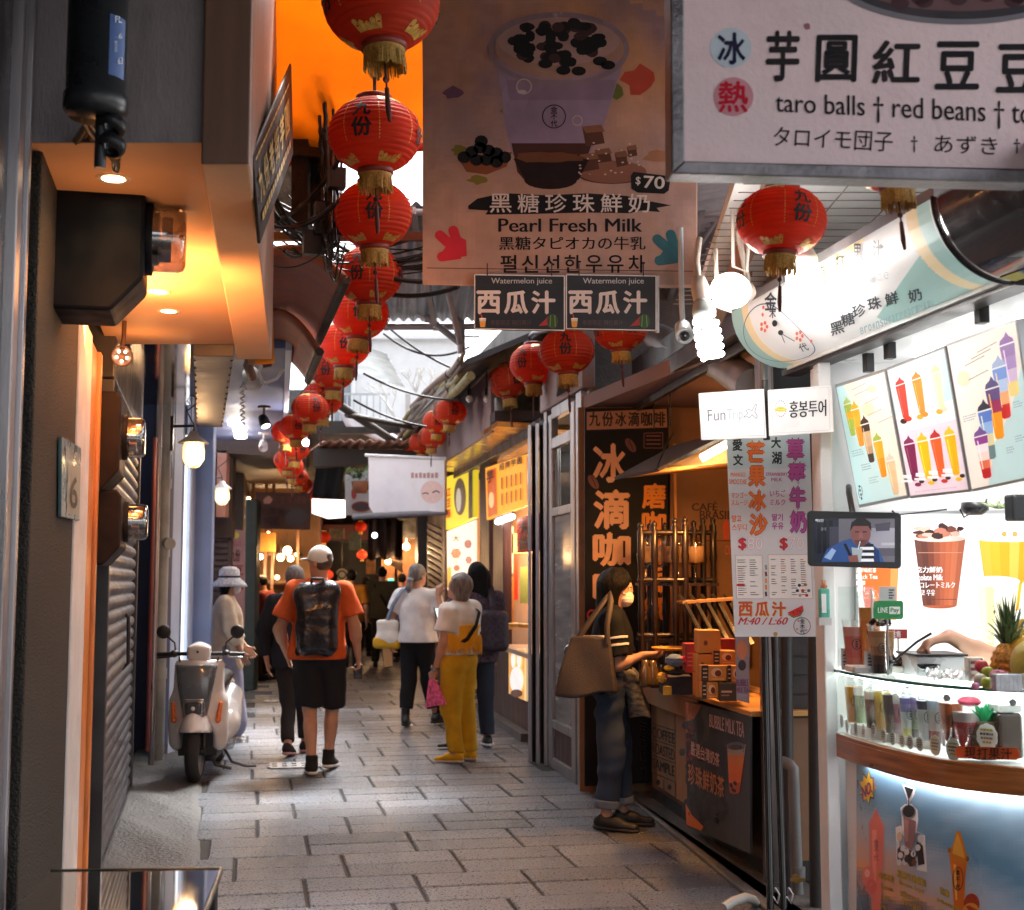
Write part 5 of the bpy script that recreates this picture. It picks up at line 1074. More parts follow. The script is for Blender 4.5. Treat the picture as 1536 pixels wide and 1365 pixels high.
for i in range(22):mb.box(rw(20.6,.03,.25+i*.1),(.05,1.5,.045),rot=Matrix.Rotation(math.atan2(.73,3.5)+.02,3,'Z')@Matrix.Rotation(.12,3,'X'))
mb.build("slats",M("brown_slats"),r);mb=MB();mb.prism([P(626,770,20.3),P(640,770,20.3),P(640,950,20.3),P(628,950,20.3)],(0,.05,0));mb.build("drape_edge",DARKP,r)
mb=MB();mb.grid(lambda a,b:P(552+52*a,778+60*b+3*math.sin(a*15),25+.1*math.sin(a*22)),40,6);tag(mb.build("dark_drapes",M("dark_drape",(.05,.025,.02),rough=.85,var=.4),solid=.01),"dark drapes hanging across the covered alley","cloth")
mb=MB();mb.grid(lambda a,b:P(572+32*a,836+6*a+18*b*a,25.5+b*.8),10,4);tag(mb.build("pale_awning",M("pale_canvas",(.5,.35,.25),rough=.7),solid=.01),"small pale awning lit by a lamp far down the alley","awning")
mb=MB();mb.ball(P(582,842,25.3),.06,10);mb.cyl(P(582,842,25.3),P(582,832,25.3),.01,n=6,m=1);tag(mb.build("bulb_lamp",[WB,CABLE]),"bare amber bulb under the pale awning far down the alley","lamp");lamp('POINT',P(582,848,25),14,(1,.7,.4),.1,name="bulb_light")
mb=MB();mb.ball(P(562,803,24.5),.05,10);mb.cyl(P(562,803,24.5),P(562,795,24.5),.01,n=6,m=1);tag(mb.build("bulb_lamp",[glow("cold_bulb_glow",(.85,.95,1),9),CABLE]),"bare white bulb in front of the dark drapes","lamp")
for px,lab in((704,"left white festoon bulb hanging under the twisted cable"),(730,"right white festoon bulb hanging under the twisted cable")):
 q=P(px,598,13.5);r=thing("festoon_bulb",lab,"bulb",q,"white festoon bulbs");mb=MB();mb.ball(q,(.036,.036,.042),14);mb.build("bulb",M("milky_glass",(.75,.75,.74),rough=.15,var=.03),r);mb=MB();mb.cyl(q+Vector((0,0,.03)),q+Vector((0,0,.1)),.022,n=10);mb.tube([q+Vector((0,0,.1)),q+Vector((0,0,.3))],.008,6);mb.build("socket",BLACKM,r)
# ================================================================== ALUMINIUM DOORS AND FOLDED SHUTTER
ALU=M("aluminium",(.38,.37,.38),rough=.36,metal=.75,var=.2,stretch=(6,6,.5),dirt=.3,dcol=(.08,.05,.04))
d0,d1=G(880,1183),G(822,1145);DD=(d1-d0).normalized();DROT=math.atan2(DD.y,DD.x)
def dpt(t,z,o=0.):return d0+(d1-d0)*t+Vector((0,0,z))+Vector((-DD.y,DD.x,0))*o
def dbar(mb,t0,t1,z0,z1,o0=-.03,o1=.03,m=0):mb.prism([dpt(t0,z0,o0),dpt(t1,z0,o0),dpt(t1,z0,o1),dpt(t0,z0,o1)],(0,0,z1-z0),m)
r=thing("sliding_door","aluminium framed sliding glass door standing open beside the coffee stall","door",tuple(dpt(.5,0)))
mb=MB();dbar(mb,0,.13,0,3.0);dbar(mb,.17,.27,0,2.95);dbar(mb,.78,.88,0,2.95);dbar(mb,.92,1,0,3.0)
for z0,z1 in((.0,.09),(.33,.40),(2.08,2.15),(2.65,2.74),(2.9,3.0)):dbar(mb,.275,.775,z0,z1)
mb.build("frame",ALU,r,bevel=.006)
mb=MB();dbar(mb,.28,.77,.40,2.08,-.004,.004);mb.build("lower_pane",M("frosted_pane",(.24,.25,.26),rough=.22,var=.35,scale=2,stretch=(.5,.5,5),dirt=.4),r)
mb=MB();dbar(mb,.28,.77,2.15,2.65,-.004,.004);mb.build("upper_pane",M("greenish_pane",(.10,.13,.125),rough=.05,var=.3,scale=2,coat=.5),r)
mb=MB();dbar(mb,.28,.77,.09,.33,-.008,.008);mb.build("kick_panel",POST,r)
mb=MB();dbar(mb,.19,.24,.95,1.1,.03,.06);mb.build("handle",STEEL,r)
mb=MB();dbar(mb,-.1,1.05,3.0,3.5,-.05,.05);mb.build("head_panel",M("weathered_pink_board"),r,bevel=.01)
r=thing("folded_shutter","bundle of folded charcoal metal shutter leaves standing open","shutter",G(806,1148));g0,g1=G(822,1150),G(792,1143)
for i in range(5):
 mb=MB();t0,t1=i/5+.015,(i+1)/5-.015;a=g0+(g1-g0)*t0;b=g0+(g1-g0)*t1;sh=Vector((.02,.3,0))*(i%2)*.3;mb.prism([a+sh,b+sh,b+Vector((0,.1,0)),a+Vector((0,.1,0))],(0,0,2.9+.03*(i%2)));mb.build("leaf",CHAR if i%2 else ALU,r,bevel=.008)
# ================================================================== BIG BANNERS
r=thing("drink_banner","large faded fabric banner picturing a bubble milk cup hung across the lane","banner",P(840,430,6.0))
B=Board(P(632,-60,6.0),P(1046,-60,6.0),P(632,430,6.0),.0011)
BCL=M("faded_pink_canvas",(.56,.35,.27),rough=.9,var=.14,scale=2.5,bump=.5,bscale=5,dirt=.4,dcol=(.22,.12,.09),dscale=2.2,spec=.15)
mb=MB();B.panel([(632,-60),(1046,-60),(1046,432),(840,431),(637,427)],.006,mb);mb.build("cloth",BCL,r)
mb=MB()
mb.cyl(B.pt(630,-62),B.pt(1048,-62),.018,n=12);mb.build("top_rail",GALV,r)
C=lambda*a:tuple(v*.7 for v in hexc(*a))
brown,dk,lil=C(70,40,40),(.010,.008,.009),C(160,130,150)
def _vn(seed):
 g=np.random.default_rng(seed).random((30,30))
 def f(x,y):
  i,j=int(x)%29,int(y)%29;a,b=x-int(x),y-int(y);a=a*a*(3-2*a);b=b*b*(3-2*b);return(g[i,j]*(1-a)+g[i+1,j]*a)*(1-b)+(g[i,j+1]*(1-a)+g[i+1,j+1]*a)*b
 return f
V1,V2=_vn(4),_vn(5);c0,c1,c2=(np.array(C(*c))for c in((205,140,100),(165,125,125),(205,165,150)))
NX,NY=62,52
for i in range(NX):
 for j in range(NY):
  u_,v=(i+.5)/NX,(j+.5)/NY;n=.6*V1(u_*5+v,v*5-u_*2)+.4*V2(u_*13,v*11);t=min(1,max(0,(n-.3)*1.7));c_=c0*(1-t)+c1*t;f_=min(1,max(0,v-.35)*1.5);c_=c_*(1-f_)+c2*f_;c_=c_*(.92+.16*V2(u_*29,v*29))
  x0,x1,y0,y1=634+410*i/NX,634+410*(i+1)/NX,-50+480*j/NY,-50+480*(j+1)/NY;dy=4*(j/NY);B.poly(tuple(float(q)for q in c_),[(x0,y0),(x1,y0),(x1,min(y1,427)),(x0,min(y1,427))],.12)
for x,y,a,b,c_ in((680,140,16,9,(120,80,100)),(960,120,24,22,(190,70,50)),(925,136,12,12,(110,110,50)),(690,225,14,8,(140,120,50)),(765,165,14,6,(150,120,60)),(715,270,14,6,(140,120,50)),(985,235,22,8,(180,120,90))):B.blob(C(*c_),x,y,a,b,.9,12,.3)
B.poly(lil,[(744,90),(936,90),(905,190),(884,232),(768,232),(758,190)],1);B.poly(C(150,118,135),[(760,120),(925,120),(916,150),(764,150)],1.2)
B.poly(C(80,45,38),[(767,215),(888,215),(872,262),(862,274),(790,274),(776,258)],1.4);B.blob(C(45,25,26),826,270,40,14,1.5);B.poly(C(40,24,26),[(770,238),(884,238),(868,270),(788,270)],1.6);B.blob(C(120,70,45),826,236,52,8,1.7,rag=.2)
B.ring(C(150,120,125),838,74,106,56,8,1.9,40);B.blob(C(175,128,110),838,72,96,47,1.8,32);B.blob(C(185,140,130),838,60,92,38,1.85,32)
for i in range(62):
 a=random.uniform(0,6.28);q=random.random()**.5;B.blob(dk if i%4 else C(70,45,45),836+66*q*math.cos(a),64+32*q*math.sin(a),random.uniform(7,12),random.uniform(5.5,8.5),2+i*.02,12,.05)
for x,y in((772,62),(790,80),(880,75),(900,92),(912,98),(845,106),(868,107),(818,96)):B.blob(dk,x,y,11,7,3.4,12)
B.ring(C(60,45,60),831,175,18,18,1.6,2.2)
for i,ch in enumerate("金不代"):B.text(C(50,35,50),ch,(826,160+i*10.5,836,169+i*10.5),2.3,.03)
B.ring(C(200,165,160),786,130,12,12,2,2.2);B.ring(C(200,165,160),866,181,8,8,1.6,2.2);B.blob(C(205,175,170),783,138,7,3,2.3)
B.poly(C(150,80,50),[(685,235),(768,228),(760,250),(730,262),(700,258)],1.2)
for x,y in((696,236),(708,228),(720,222),(733,226),(745,230),(757,236),(715,240),(730,240),(745,243),(722,212)):B.blob(dk,x,y,10,9,1.6,12)
B.blob(C(150,95,75),918,258,52,17,1.1);B.blob(C(85,45,40),918,262,52,14,1.05)
for x,y,w,h in((890,205,34,30),(884,245,30,26),(905,235,26,20),(932,240,20,22),(948,228,16,16)):B.poly(C(95,55,42),[(x-w/2,y-h/2),(x+w/3,y-h/2-3),(x+w/2,y+h/3),(x-w/3,y+h/2)],1.5);B.poly(C(140,90,65),[(x-w/2,y-h/2),(x+w/3,y-h/2-3),(x+w/2,y-h/4),(x-w/3,y-h/4+2)],1.6)
for i in range(24):B.blob(C(215,180,165),random.uniform(868,960),random.uniform(212,262),2,1.4,1.8,6)
B.poly(dk,[(950,258),(1000,264),(1005,272),(1003,286),(996,291),(956,289),(947,283),(946,264)],2.6);WT=C(238,215,205)
B.text(WT,"$",[(954,265),(961,266),(960,279),(953,278)],4,.02);B.text(WT,"70",[(966,264),(997,266),(996,284),(965,282)],4,.03)
p=[(702,309),(716,298),(735,294),(760,290),(820,293),(880,290),(940,294),(975,302),(1007,308),(985,312),(990,318),(960,316),(945,320),(880,319),(800,321),(728,322),(732,316),(703,314)]
B.poly(dk,p,1.2)
for i,ch in enumerate("黑糖珍珠鮮奶"):B.text(WT,ch,(735+i*41.5,291,767+i*41.5,319),3,.012)
B.text(dk,"Pearl Fresh Milk",(748,328,963,348),2,.035);B.text(dk,"黑糖タピオカの牛乳",(749,355,968,375),2,.02)
for i,ch in enumerate("펄신선한우유차"):B.text(dk,ch,(751+i*32,383,775+i*32,409),2,.02)
def arrow(cx,cy,s_,col,ly):
 for ax,ay in((-17,-15),(3,-22),(-14,17)):
  ly+=.11;B.line(col,[(cx+ax*s_,cy+ay),(cx+14*s_,cy+13)],15,ly);B.blob(col,cx+ax*s_,cy+ay,7.5,7.5,ly+.05,14)
 B.poly(col,[(cx+22*s_,cy-8),(cx+23*s_,cy+16),(cx-12*s_,cy+23),(cx-14*s_,cy+10),(cx+6*s_,cy-16)],ly+.1)
arrow(677,368,1,(.50,.025,.045),1.3);arrow(1003,374,1,(.035,.12,.14),1.3)
for y in(402,):B.line(C(110,75,65),[(640,y),(1040,y+5)],1.2,.95)
B.finish("banner_print",r,CLOTHINK)
BLK=M("black_placard",(.014,.014,.018),rough=.42,var=.3,dirt=.15)
for x0,x1,lab in((711,847.6,"left of two black watermelon juice placards under the big banner"),(848.6,985,"right of two black watermelon juice placards under the big banner")):
 r=thing("juice_placard",lab,"placard",P((x0+x1)/2,496,5.96),"watermelon juice placards");B=Board(P(x0,411,5.96),P(x1,413,5.96),P(x0,495,5.96),.0008);w=x1-x0
 mb=MB();B.panel([(x0,411),(x1,413),(x1,497),(x0,494)],.012,mb);mb.build("board",BLK,r);wh=hexc(225,215,212)
 B.line(wh,[(x0+1,412),(x1-1,414),(x1-1,495.5),(x0+1,493),(x0+1,412)],1.6,1)
 B.text(hexc(190,185,185),"Watermelon juice",(x0+26,417,x0+117,428),1,.015);
 for i,ch in enumerate("西瓜汁"):B.text(hexc(222,205,200),ch,(x0+5+i*41,437,x0+39+i*41,470),1,.05)
 B.cup(x0+8,x0+18,478,490,[hexc(220,210,200),hexc(230,160,60),hexc(230,160,60)]);B.line(hexc(220,60,50),[(x0+12,478),(x0+11,472)],1.4,2)
 B.text(hexc(90,60,62),"季節限定 現打果汁",(x0+25,480,x0+86,488),1);B.poly(hexc(170,45,45),[(x0+97,489),(x0+112,474),(x0+111,488)],1);B.blob(hexc(50,80,40),x0+118,482,8,11,1);B.line(hexc(110,140,70),[(x0+115,473),(x0+114,490)],1.4,2);B.line(hexc(110,140,70),[(x0+121,473),(x0+122,490)],1.4,2)
 B.finish("placard_print",r,INK)
 mb=MB();mb.tube([B.pt(x0+20,413),B.pt(x0+20,395)],.003,6);mb.tube([B.pt(x1-20,414),B.pt(x1-20,395)],.003,6);mb.build("hanging_wire",CABLE,r)
mb=MB();mb.cyl(P(986,414,5.97),P(986,499,5.97),.009,n=10);tag(mb.build("white_pole",M("white_plastic")),"thin white rod at the right edge of the watermelon placards","rod")
r=thing("dessert_sign","pale pink metal framed sign listing taro balls and red beans","sign",P(1280,280,3.3));A0,A1,A2=P(1005,-60,3.3),P(1560,-60,3.41),P(1005,262,3.3)
B=Board(A0,A1,A2,.0010);FRM=M("worn_zinc_frame",(.17,.155,.165),rough=.4,metal=.6,var=.6,scale=7,dirt=.4,bump=.15)
mb=MB();B.panel([(1022,-60),(1570,-60),(1570,254),(1024,242)],.05,mb);mb.build("sign_panel",M("blotched_pink_panel",(.80,.60,.62),rough=.55,var=.07,scale=3,dirt=.35,dcol=(.52,.30,.33),dscale=3.5,bump=.12),r)
mb=MB();o=B.n*.012
for q in([(1004,-60),(1024,-60),(1026,243),(1006,262)],[(1006,262),(1026,243),(1570,257),(1570,277)]):mb.prism([B.pt(*c_)+o for c_ in q],-B.n*.075)
mb.build("metal_frame",FRM,r,bevel=.004)
ink=(.012,.011,.013)
B.blob(hexc(195,205,215),1096,72,31,30,1,32);B.blob(hexc(205,140,150),1100,145,30,29,1,32)
B.text(hexc(28,26,62),"冰",(1077,50,1117,96),2,.035);B.text(hexc(190,25,50),"熱",(1078,123,1121,168),2,.03)
for ch,q in zip("芋圓紅豆豆",((1150,48,1198,121),(1225,54,1284,122),(1310,62,1379,125),(1404,64,1468,133),(1496,68,1562,138))):B.text(ink,ch,q,2,.032,shear=.04)
B.text(ink,"taro balls † red beans † tofu",[(1163,139),(1574,154),(1574,198),(1163,177)],2,.006)
B.text(ink,"タロイモ団子",[(1161,190),(1340,198),(1338,228),(1159,220)],2);B.text(ink,"†",(1366,204,1376,229),2);B.text(ink,"あずき",[(1402,202),(1496,206),(1495,233),(1401,229)],2);B.text(ink,"†",(1520,208,1530,231),2)
B.blob(hexc(110,80,82),1440,-42,170,62,1,40);B.ring(hexc(120,118,125),1440,-42,200,79,15,1.5,60);B.ring(hexc(60,56,62),1440,-42,188,71,12,1.6,60)
for i in range(16):B.blob(hexc(70,45,50),random.uniform(1330,1536),random.uniform(-30,8),14,10,2,12)
B.blob(hexc(165,105,120),1210,40,5,5,1,10,.2)
B.finish("sign_print",r,M("sign_paint",attr=True,spec=.12,rough=.6,var=.12,scale=6,dirt=.12,dcol=(.4,.25,.27)))
mb=MB()
for px in(1060,1480):mb.tube([B.pt(px,-58),B.pt(px,-58)+Vector((0,0,.9))],.012,8)
mb.build("hanger_rod",GALV,r)
# ================================================================== COFFEE STALL
CA,CB=Vector((.926,9.6,0)),Vector((1.26,7.03,0));CD=(CB-CA).normalized();CN=Vector((CD.y,-CD.x,0))
if CN.x>0:CN=-CN
CROT=math.atan2(CD.y,CD.x)
def cp(s,o=0.,z=0.):p=CA+CD*s+CN*o;return Vector((p.x,p.y,z))
def cbox(mb,s0,s1,o0,o1,z0,z1,m=0):return mb.prism([cp(s0,o0,z0),cp(s1,o0,z0),cp(s1,o1,z0),cp(s0,o1,z0)],(0,0,z1-z0),m)
CLEN=(CB-CA).length
KRAFT=M("kraft_board",(.36,.19,.09),rough=.75,var=.15,scale=4,bump=.08,dirt=.25,dcol=(.12,.06,.03))
KRAFTD=M("brown_counter_board",(.20,.10,.05),rough=.6,var=.2,scale=4,dirt=.3)
HEAD=M("dark_pressed_steel",(.055,.05,.052),rough=.4,metal=.5,var=.3,dirt=.3)
r=thing("coffee_stall","brown coffee stall with dark header rail and kraft board counter","stall",cp(1.2))
mb=MB();cbox(mb,-.35,CLEN+.1,-.02,.07,2.86,2.98);cbox(mb,-.35,CLEN+.1,-.06,-.021,2.80,3.2);mb.build("header_rail",HEAD,r,bevel=.01)
mb=MB();mb.prism([(.5,10.3,2.855),(1.42,6.9,2.855),(3.2,6.9,2.855),(3.2,10.3,2.855)],(0,0,.1));mb.build("ceiling",M("dusky_pink_ceiling",(.30,.20,.19),rough=.8,var=.12,scale=2),r)
mb=MB();mb.box((1.9,10.05,1.42),(2.8,.1,2.86));mb.build("back_wall",M("brown_board_wall",(.30,.16,.075),rough=.6,var=.2,scale=2,stretch=(1,1,3)),r)
mb=MB();mb.prism([(2.35,7.0,0),(2.4,7.0,0),(2.4,10,0),(2.35,10,0)],(0,0,2.85));mb.build("side_wall",M("brown_board_wall"),r)
mb=MB();cbox(mb,.02,CLEN-.02,-.55,-.06,.10,.83);mb.build("counter_body",KRAFTD,r)
mb=MB();cbox(mb,.0,CLEN-1.05,-.55,.02,.832,.86);cbox(mb,0,CLEN-1.06,.0,.02,.70,.831);mb.build("counter_top",KRAFT,r,bevel=.006)
mb=MB();cbox(mb,.0,CLEN,-.4,-.062,0,.1);mb.build("plinth",M("black_plinth",(.02,.02,.02),rough=.6),r)
for s0,s1 in((.28,.78),(.80,1.42)):
 mb=MB();cbox(mb,s0,s1,-.055,-.035,.14,.69);mb.build("kraft_panel",KRAFT,r,bevel=.004)
B=Board(cp(0,-.034,1),cp(2,-.034,1),cp(0,-.034,0),.001);ik=hexc(52,34,24)
for q0,words in(([(941,1076),(969,1086),(969,1172),(941,1160)],("COFFEE","ROASTED","SAMPLE")),([(978,1085),(1013,1096),(1013,1200),(979,1185)],("COFFEE","ROASTED","SAMPLE"))):
 q=np.array(q0,float)
 def bq(a,b):return tuple(q[0]*(1-a)*(1-b)+q[1]*a*(1-b)+q[2]*a*b+q[3]*(1-a)*b)
 for i,w in enumerate(words):
  b0=.02+i*.235;B.line(ik,[bq(0,b0-.02),bq(1,b0-.02)],1.2,1);B.text(ik,w,[bq(.02,b0+.02),bq(.98,b0+.02),bq(.98,b0+.18),bq(.02,b0+.18)],2,.04)
 B.line(ik,[bq(0,.74),bq(1,.74),bq(1,.97),bq(0,.97),bq(0,.74)],1.2,1);B.line(ik,[bq(.5,.78),bq(.5,.93)],1,1);B.blob(ik,*bq(.25,.85),3,4,1);B.blob(ik,*bq(.75,.85),3,4,1)
B.finish("panel_lettering",r,INK)
mb=MB();cbox(mb,CLEN-1.04,CLEN+.04,-.5,.035,.845,.875);mb.build("tray_top",M("amber_tray",(.55,.27,.07),rough=.5,var=.15),r,bevel=.005)
r=thing("tea_poster","dark bubble milk tea poster on the front of the coffee counter","poster",cp(1.9,.03));B=Board(cp(0,.03,1),cp(2,.03,1),cp(0,.03,0),.001)
mb=MB();B.panel([(1027,1051),(1125,1074),(1125,1280),(1032,1240)],.012,mb);mb.build("poster_board",M("slate_poster",(.045,.045,.052),rough=.4,var=.2,scale=3),r)
B.poly(hexc(190,110,75),[(1028,1053),(1052,1058),(1044,1075),(1036,1095),(1029,1100)],1);B.poly(hexc(75,75,80),[(1052,1059),(1062,1061),(1064,1110),(1050,1120)],.8)
B.blob(hexc(28,26,26),1048,1093,9,22,1.4)
for i in range(46):B.blob(hexc(*random.choice(((30,27,27),(50,45,45),(22,20,20)))),random.gauss(1042,9),random.uniform(1075,1225),5,6,1.5+i*.02,8)
for i in range(40):B.blob(hexc(*random.choice(((28,26,28),(40,36,38)))),random.uniform(1034,1090),random.uniform(1180,1235),4,5,1.5+i*.02,8)
B.poly(hexc(225,120,35),[(1029,1205),(1038,1222),(1056,1240),(1052,1246),(1030,1237)],2.6)
for i in range(12):B.blob(hexc(130,40,45),random.uniform(1028,1040),random.uniform(1090,1140),3,3,2.4,8)
B.text(hexc(205,180,190),"BUBBLE MILK TEA",[(1065,1071),(1117,1084),(1117,1107),(1065,1090)],3.2,.05)
for i,ch in enumerate("嚴選台灣奶茶"):x=1037+i*7.3;y=1112+i*3.2;B.text(hexc(150,50,55),ch,[(x,y),(x+6.6,y+2.6),(x+6.6,y+23),(x,y+20)],3.2,.08);B.text(hexc(220,205,205),ch,[(x,y),(x+6.6,y+2.6),(x+6.6,y+23),(x,y+20)],3.8,.01)
for i,ch in enumerate("珍珠鮮奶茶"):x=1033+i*11;y=1144+i*4.6;B.text(hexc(205,140,95),ch,[(x,y),(x+10,y+4),(x+10,y+35),(x,y+31)],3.2,.03)
B.cup(1090,1118,1118,1188,[hexc(170,155,150),hexc(215,130,60),hexc(225,120,40),hexc(225,110,30),hexc(190,85,25)],.55,3,lean=-3);B.blob(hexc(110,105,110),1105,1119,14,6,4.6);B.blob(hexc(70,65,70),1105,1121,11,4,4.8)
for i in range(7):B.blob(hexc(50,20,12),1100+random.uniform(-5,5),1178+random.uniform(-5,9),2,2.6,4.9,8)
B.finish("poster_print",r,M("satin_print",attr=True,rough=.35,var=.05))
r=thing("coffee_sign","tall black wall sign with large cream drip coffee characters behind the masked woman","sign",L(.85,9.9,.3));YS=9.82;B=Board(P(878,612,YS),P(1003,612,YS),P(878,1170,YS),.0016)
mb=MB();B.panel([(877,612),(1003,612),(1003,1172),(877,1180)],.06,mb);mb.build("sign_panel",M("black_sign_paint",(.009,.010,.013),rough=.6,var=.3,spec=.2),r,bevel=.006)
cr=hexc(232,180,140);og=hexc(240,150,40)
B.poly(hexc(175,130,105),[(880,618),(1000,613),(1001,641),(880,645)],1)
for i,ch in enumerate("九份冰滴咖啡"):B.text(hexc(40,28,24),ch,(884+i*19.5,618,900+i*19.5,639),2,.04)
for ch,q in zip("冰滴咖啡",((891,667,938,722),(892,736,943,792),(891,800,944,848),(891,858,944,905))):B.text(cr,ch,q,2,.05)
for i,ch in enumerate("磨咖啡香氣"):B.text(og,ch,(964,726+i*42,998,762+i*42),2,.05)
for x,y,a in((946,668,.5),(890,723,.4)):B.blob(hexc(110,60,55),x,y,6,12,1,rot=-.6);B.line(hexc(40,20,18),[(x-3,y-8),(x+1,y),(x+4,y+8)],1.4,2)
B.line(hexc(110,60,60),[(966,650),(994,649),(994,672),(966,672),(966,650)],1.6,1)
for i in range(3):B.line(hexc(120,75,75),[(969,654+i*6),(991,654+i*6)],2,1)
B.ring(hexc(200,60,60),888,923,8,9,3,1,16,60,300);B.finish("characters",r,INK)
r=thing("cafe_board","brown kraft board printed with cafe lettering at the back of the coffee stall","board",L(1.45,9.8,1.2));B=Board(P(1006,690,9.85),P(1100,690,9.85),P(1006,960,9.85),.0016)
mb=MB();B.panel([(1005,680),(1125,680),(1125,985),(1005,985)],.02,mb);mb.build("board",M("brown_kraft_wall",(.34,.18,.08),rough=.65,var=.2,scale=3),r);B.text(hexc(60,35,20),"CAFÉ",(1038,752,1076,766),1,.04);B.text(hexc(60,35,20),"BRASIL",(1050,766,1098,779),1,.04)
B.poly(hexc(215,90,60),[(1084,790),(1089,772),(1094,790),(1093,812),(1086,812)],1);B.text(hexc(220,120,90),"COFFEE",(1087,818,1115,832),1,.04);B.line(hexc(110,60,30),[(1006,811),(1120,811)],1.5,1);B.finish("board_print",r,INK)
mb=MB();mb.box((P(1004,0,9.8).x,9.79,1.6),(.018,.03,1.9));tag(mb.build("edge_strip",M("bright_orange_edge",(.75,.36,.1),rough=.5)),"thin orange edging strip between the black sign and the kraft board","strip")
r=thing("stall_roof","small grey felt roof with an amber lined underside over the coffee rack","roof",P(1000,720,8.5));FELT=M("grey_roof_felt",(.085,.078,.075),rough=.9,var=.25,scale=30,bump=.5,bscale=90,dirt=.25)
Qa,Qb,Qc,Qd=P(921,716,9.15),P(986,703,7.9),P(1112,640,7.9),P(1010,668,9.15);mb=MB();nn=(Qb-Qa).cross(Qd-Qa).normalized();nn=nn if nn.dot(CAM-Qa)>0 else-nn;mb.prism([Qa,Qb,Qc,Qd],-nn*.02);mb.build("felt_slope",FELT,r)
mb=MB();mb.tube([P(984,704,7.88),P(1000,666,8.7),P(1010,650,9.1)],.006,6);mb.build("seam",M("black_iron"),r)
AMB=M("amber_lining",(.72,.36,.12),rough=.55,var=.12)
Pa,Pb=P(928,718,9.1),P(988,706,7.95);mb=MB();mb.prism([Pa,Pb,P(1130,690,7.95),P(1110,700,9.1)],(0,0,.012));mb.build("amber_lining",AMB,r)
mb=MB();mb.prism([Pb+Vector((.0,.06,.02)),P(1125,690,8.02),P(1115,650,8.02)],(0,.02,0));mb.build("gable_lining",AMB,r)
r2=thing("tube_lamp","slanting bright warm tube lamp in the amber gable beside the white price banner","lamp",P(1070,680,7.9));mb=MB();mb.tube([P(1052,688,7.85),P(1112,655,7.85)],.022,10);mb.build("tube",glow("hot_tube_glow",(1,.82,.55),18),r2);mb=MB();mb.tube([P(1050,684,7.9),P(1112,650,7.9)],.016,8);mb.build("holder",WHITEP,r2)
lamp('AREA',P(1070,712,8.0),46,(1,.44,.12),.5,cp(1.4,1.0,0),"tube_lamp_light",sy=.08);lamp('POINT',L(1.75,8.7,2.45),8,(1,.46,.13),.12,name="tube_lamp_light");lamp('POINT',P(1040,735,8.2),4,(1,.46,.13),.06,name="tube_lamp_light")
r=thing("drip_rack","dark turned wood rack with finials holding glass drip coffee vessels","rack",L(1.15,8.9,.86));TW=M("turned_walnut",(.016,.008,.006),rough=.35,var=.35,scale=9,stretch=(5,5,.5),coat=.2)
YR=(8.75,9.25)
cols=[(959,8.75),(983,9.25),(997,9.25),(1012,8.75),(1029,9.25),(1045,8.75),(1060,9.25),(1072,9.25)]
xs=[(961,8.7,783),(974,9.2,784),(981,8.7,781),(997,9.2,783),(1012,8.7,776),(1027,8.7,774),(1040,9.2,780),(1054,9.2,776),(1069,9.2,775)]
mb=MB()
for px,Y,py in xs:
 t=P(px,py,Y);x=t.x;mb.lathe([(.024,.86),(.026,.9),(.02,.95),(.022,1.3),(.027,1.32),(.021,1.36),(.021,1.66),(.027,1.70),(.024,1.74),(.024,t.z-.06),(.014,t.z-.05),(.02,t.z-.03),(.02,t.z-.015),(0,t.z)],(x,Y,0),12);mb.build("post",TW,r);mb=MB()
mb=MB()
for py in(799,870,953):
 for Y,a,b in((8.7,956,1030),(9.2,972,1075)):
  p,q=P(a,py,Y),P(b,py,Y);n=14;mb.tube([p+(q-p)*i/n for i in range(n+1)],[.016+.005*(i%2)for i in range(n+1)],8);mb.build("rail",TW,r);mb=MB()
mb=MB()
for py in(872,955):z=P(1000,py,9).z-.02;mb.box((1.1,8.98,z),(.5,.5,.018));mb.build("shelf",TW,r);mb=MB()
GL=glass("vessel_glass",(.97,.92,.84),.04,alpha=.10);LIQ=M("pale_drip_water",(.72,.52,.36),rough=.25,var=.08,transl=.5);COF=M("dark_coffee",(.02,.008,.004),rough=.1)
for px,Y,w in((969,8.95,9),(990,8.95,9),(1006,8.95,12),(1018,9.0,9),(1043,8.95,14)):
 c_=P(px,840,Y);rr=w*Y/F;z0,z1=P(px,846,Y).z,P(px,815,Y).z
 mb=MB();mb.lathe([(.008,z0-.13),(.008,z0-.02),(rr*.5,z0-.01),(rr,z0+.01),(rr,z1),(rr*.9,z1+.01),(rr*.3,z1+.04)],(c_.x,c_.y,0),20);g_=mb.build("drip_vessel",GL,r)
 mb=MB();mb.lathe([(.0,z0+.005),(rr*.93,z0+.014),(rr*.93,z1-.02),(0,z1-.02)],(c_.x,c_.y,0),20);mb.build("water",LIQ,g_)
 zb=.90;mb=MB();mb.lathe([(.0,zb),(.055,zb),(.06,zb+.02),(.045,zb+.14),(.02,zb+.2),(.026,zb+.24)],(c_.x,c_.y,0),18);g_=mb.build("coffee_flask",GL,r);mb=MB();mb.lathe([(0,zb+.004),(.052,zb+.006),(.055,zb+.02),(.05,zb+.08),(0,zb+.08)],(c_.x,c_.y,0),18);mb.build("coffee",COF,g_)
 mb=MB();mb.tube([(c_.x,c_.y,z0-.13),(c_.x+.01,c_.y,z0-.3),(c_.x-.01,c_.y,z0-.42)],.004,6);mb.build("drip_tube",GL,r)
r=thing("slanted_display","black slanted display racks behind the stacked boxes","rack",P(1060,960,8.0));mb=MB()
for i in range(5):mb.prism([P(1026+i*17,905,8.3),P(1030+i*17,903,8.3),P(1064+i*17,965,7.9),P(1058+i*17,967,7.9)],(.0,.3,.05));mb.build("black_fin",M("black_laminate",(.016,.015,.015),rough=.3),r);mb=MB()
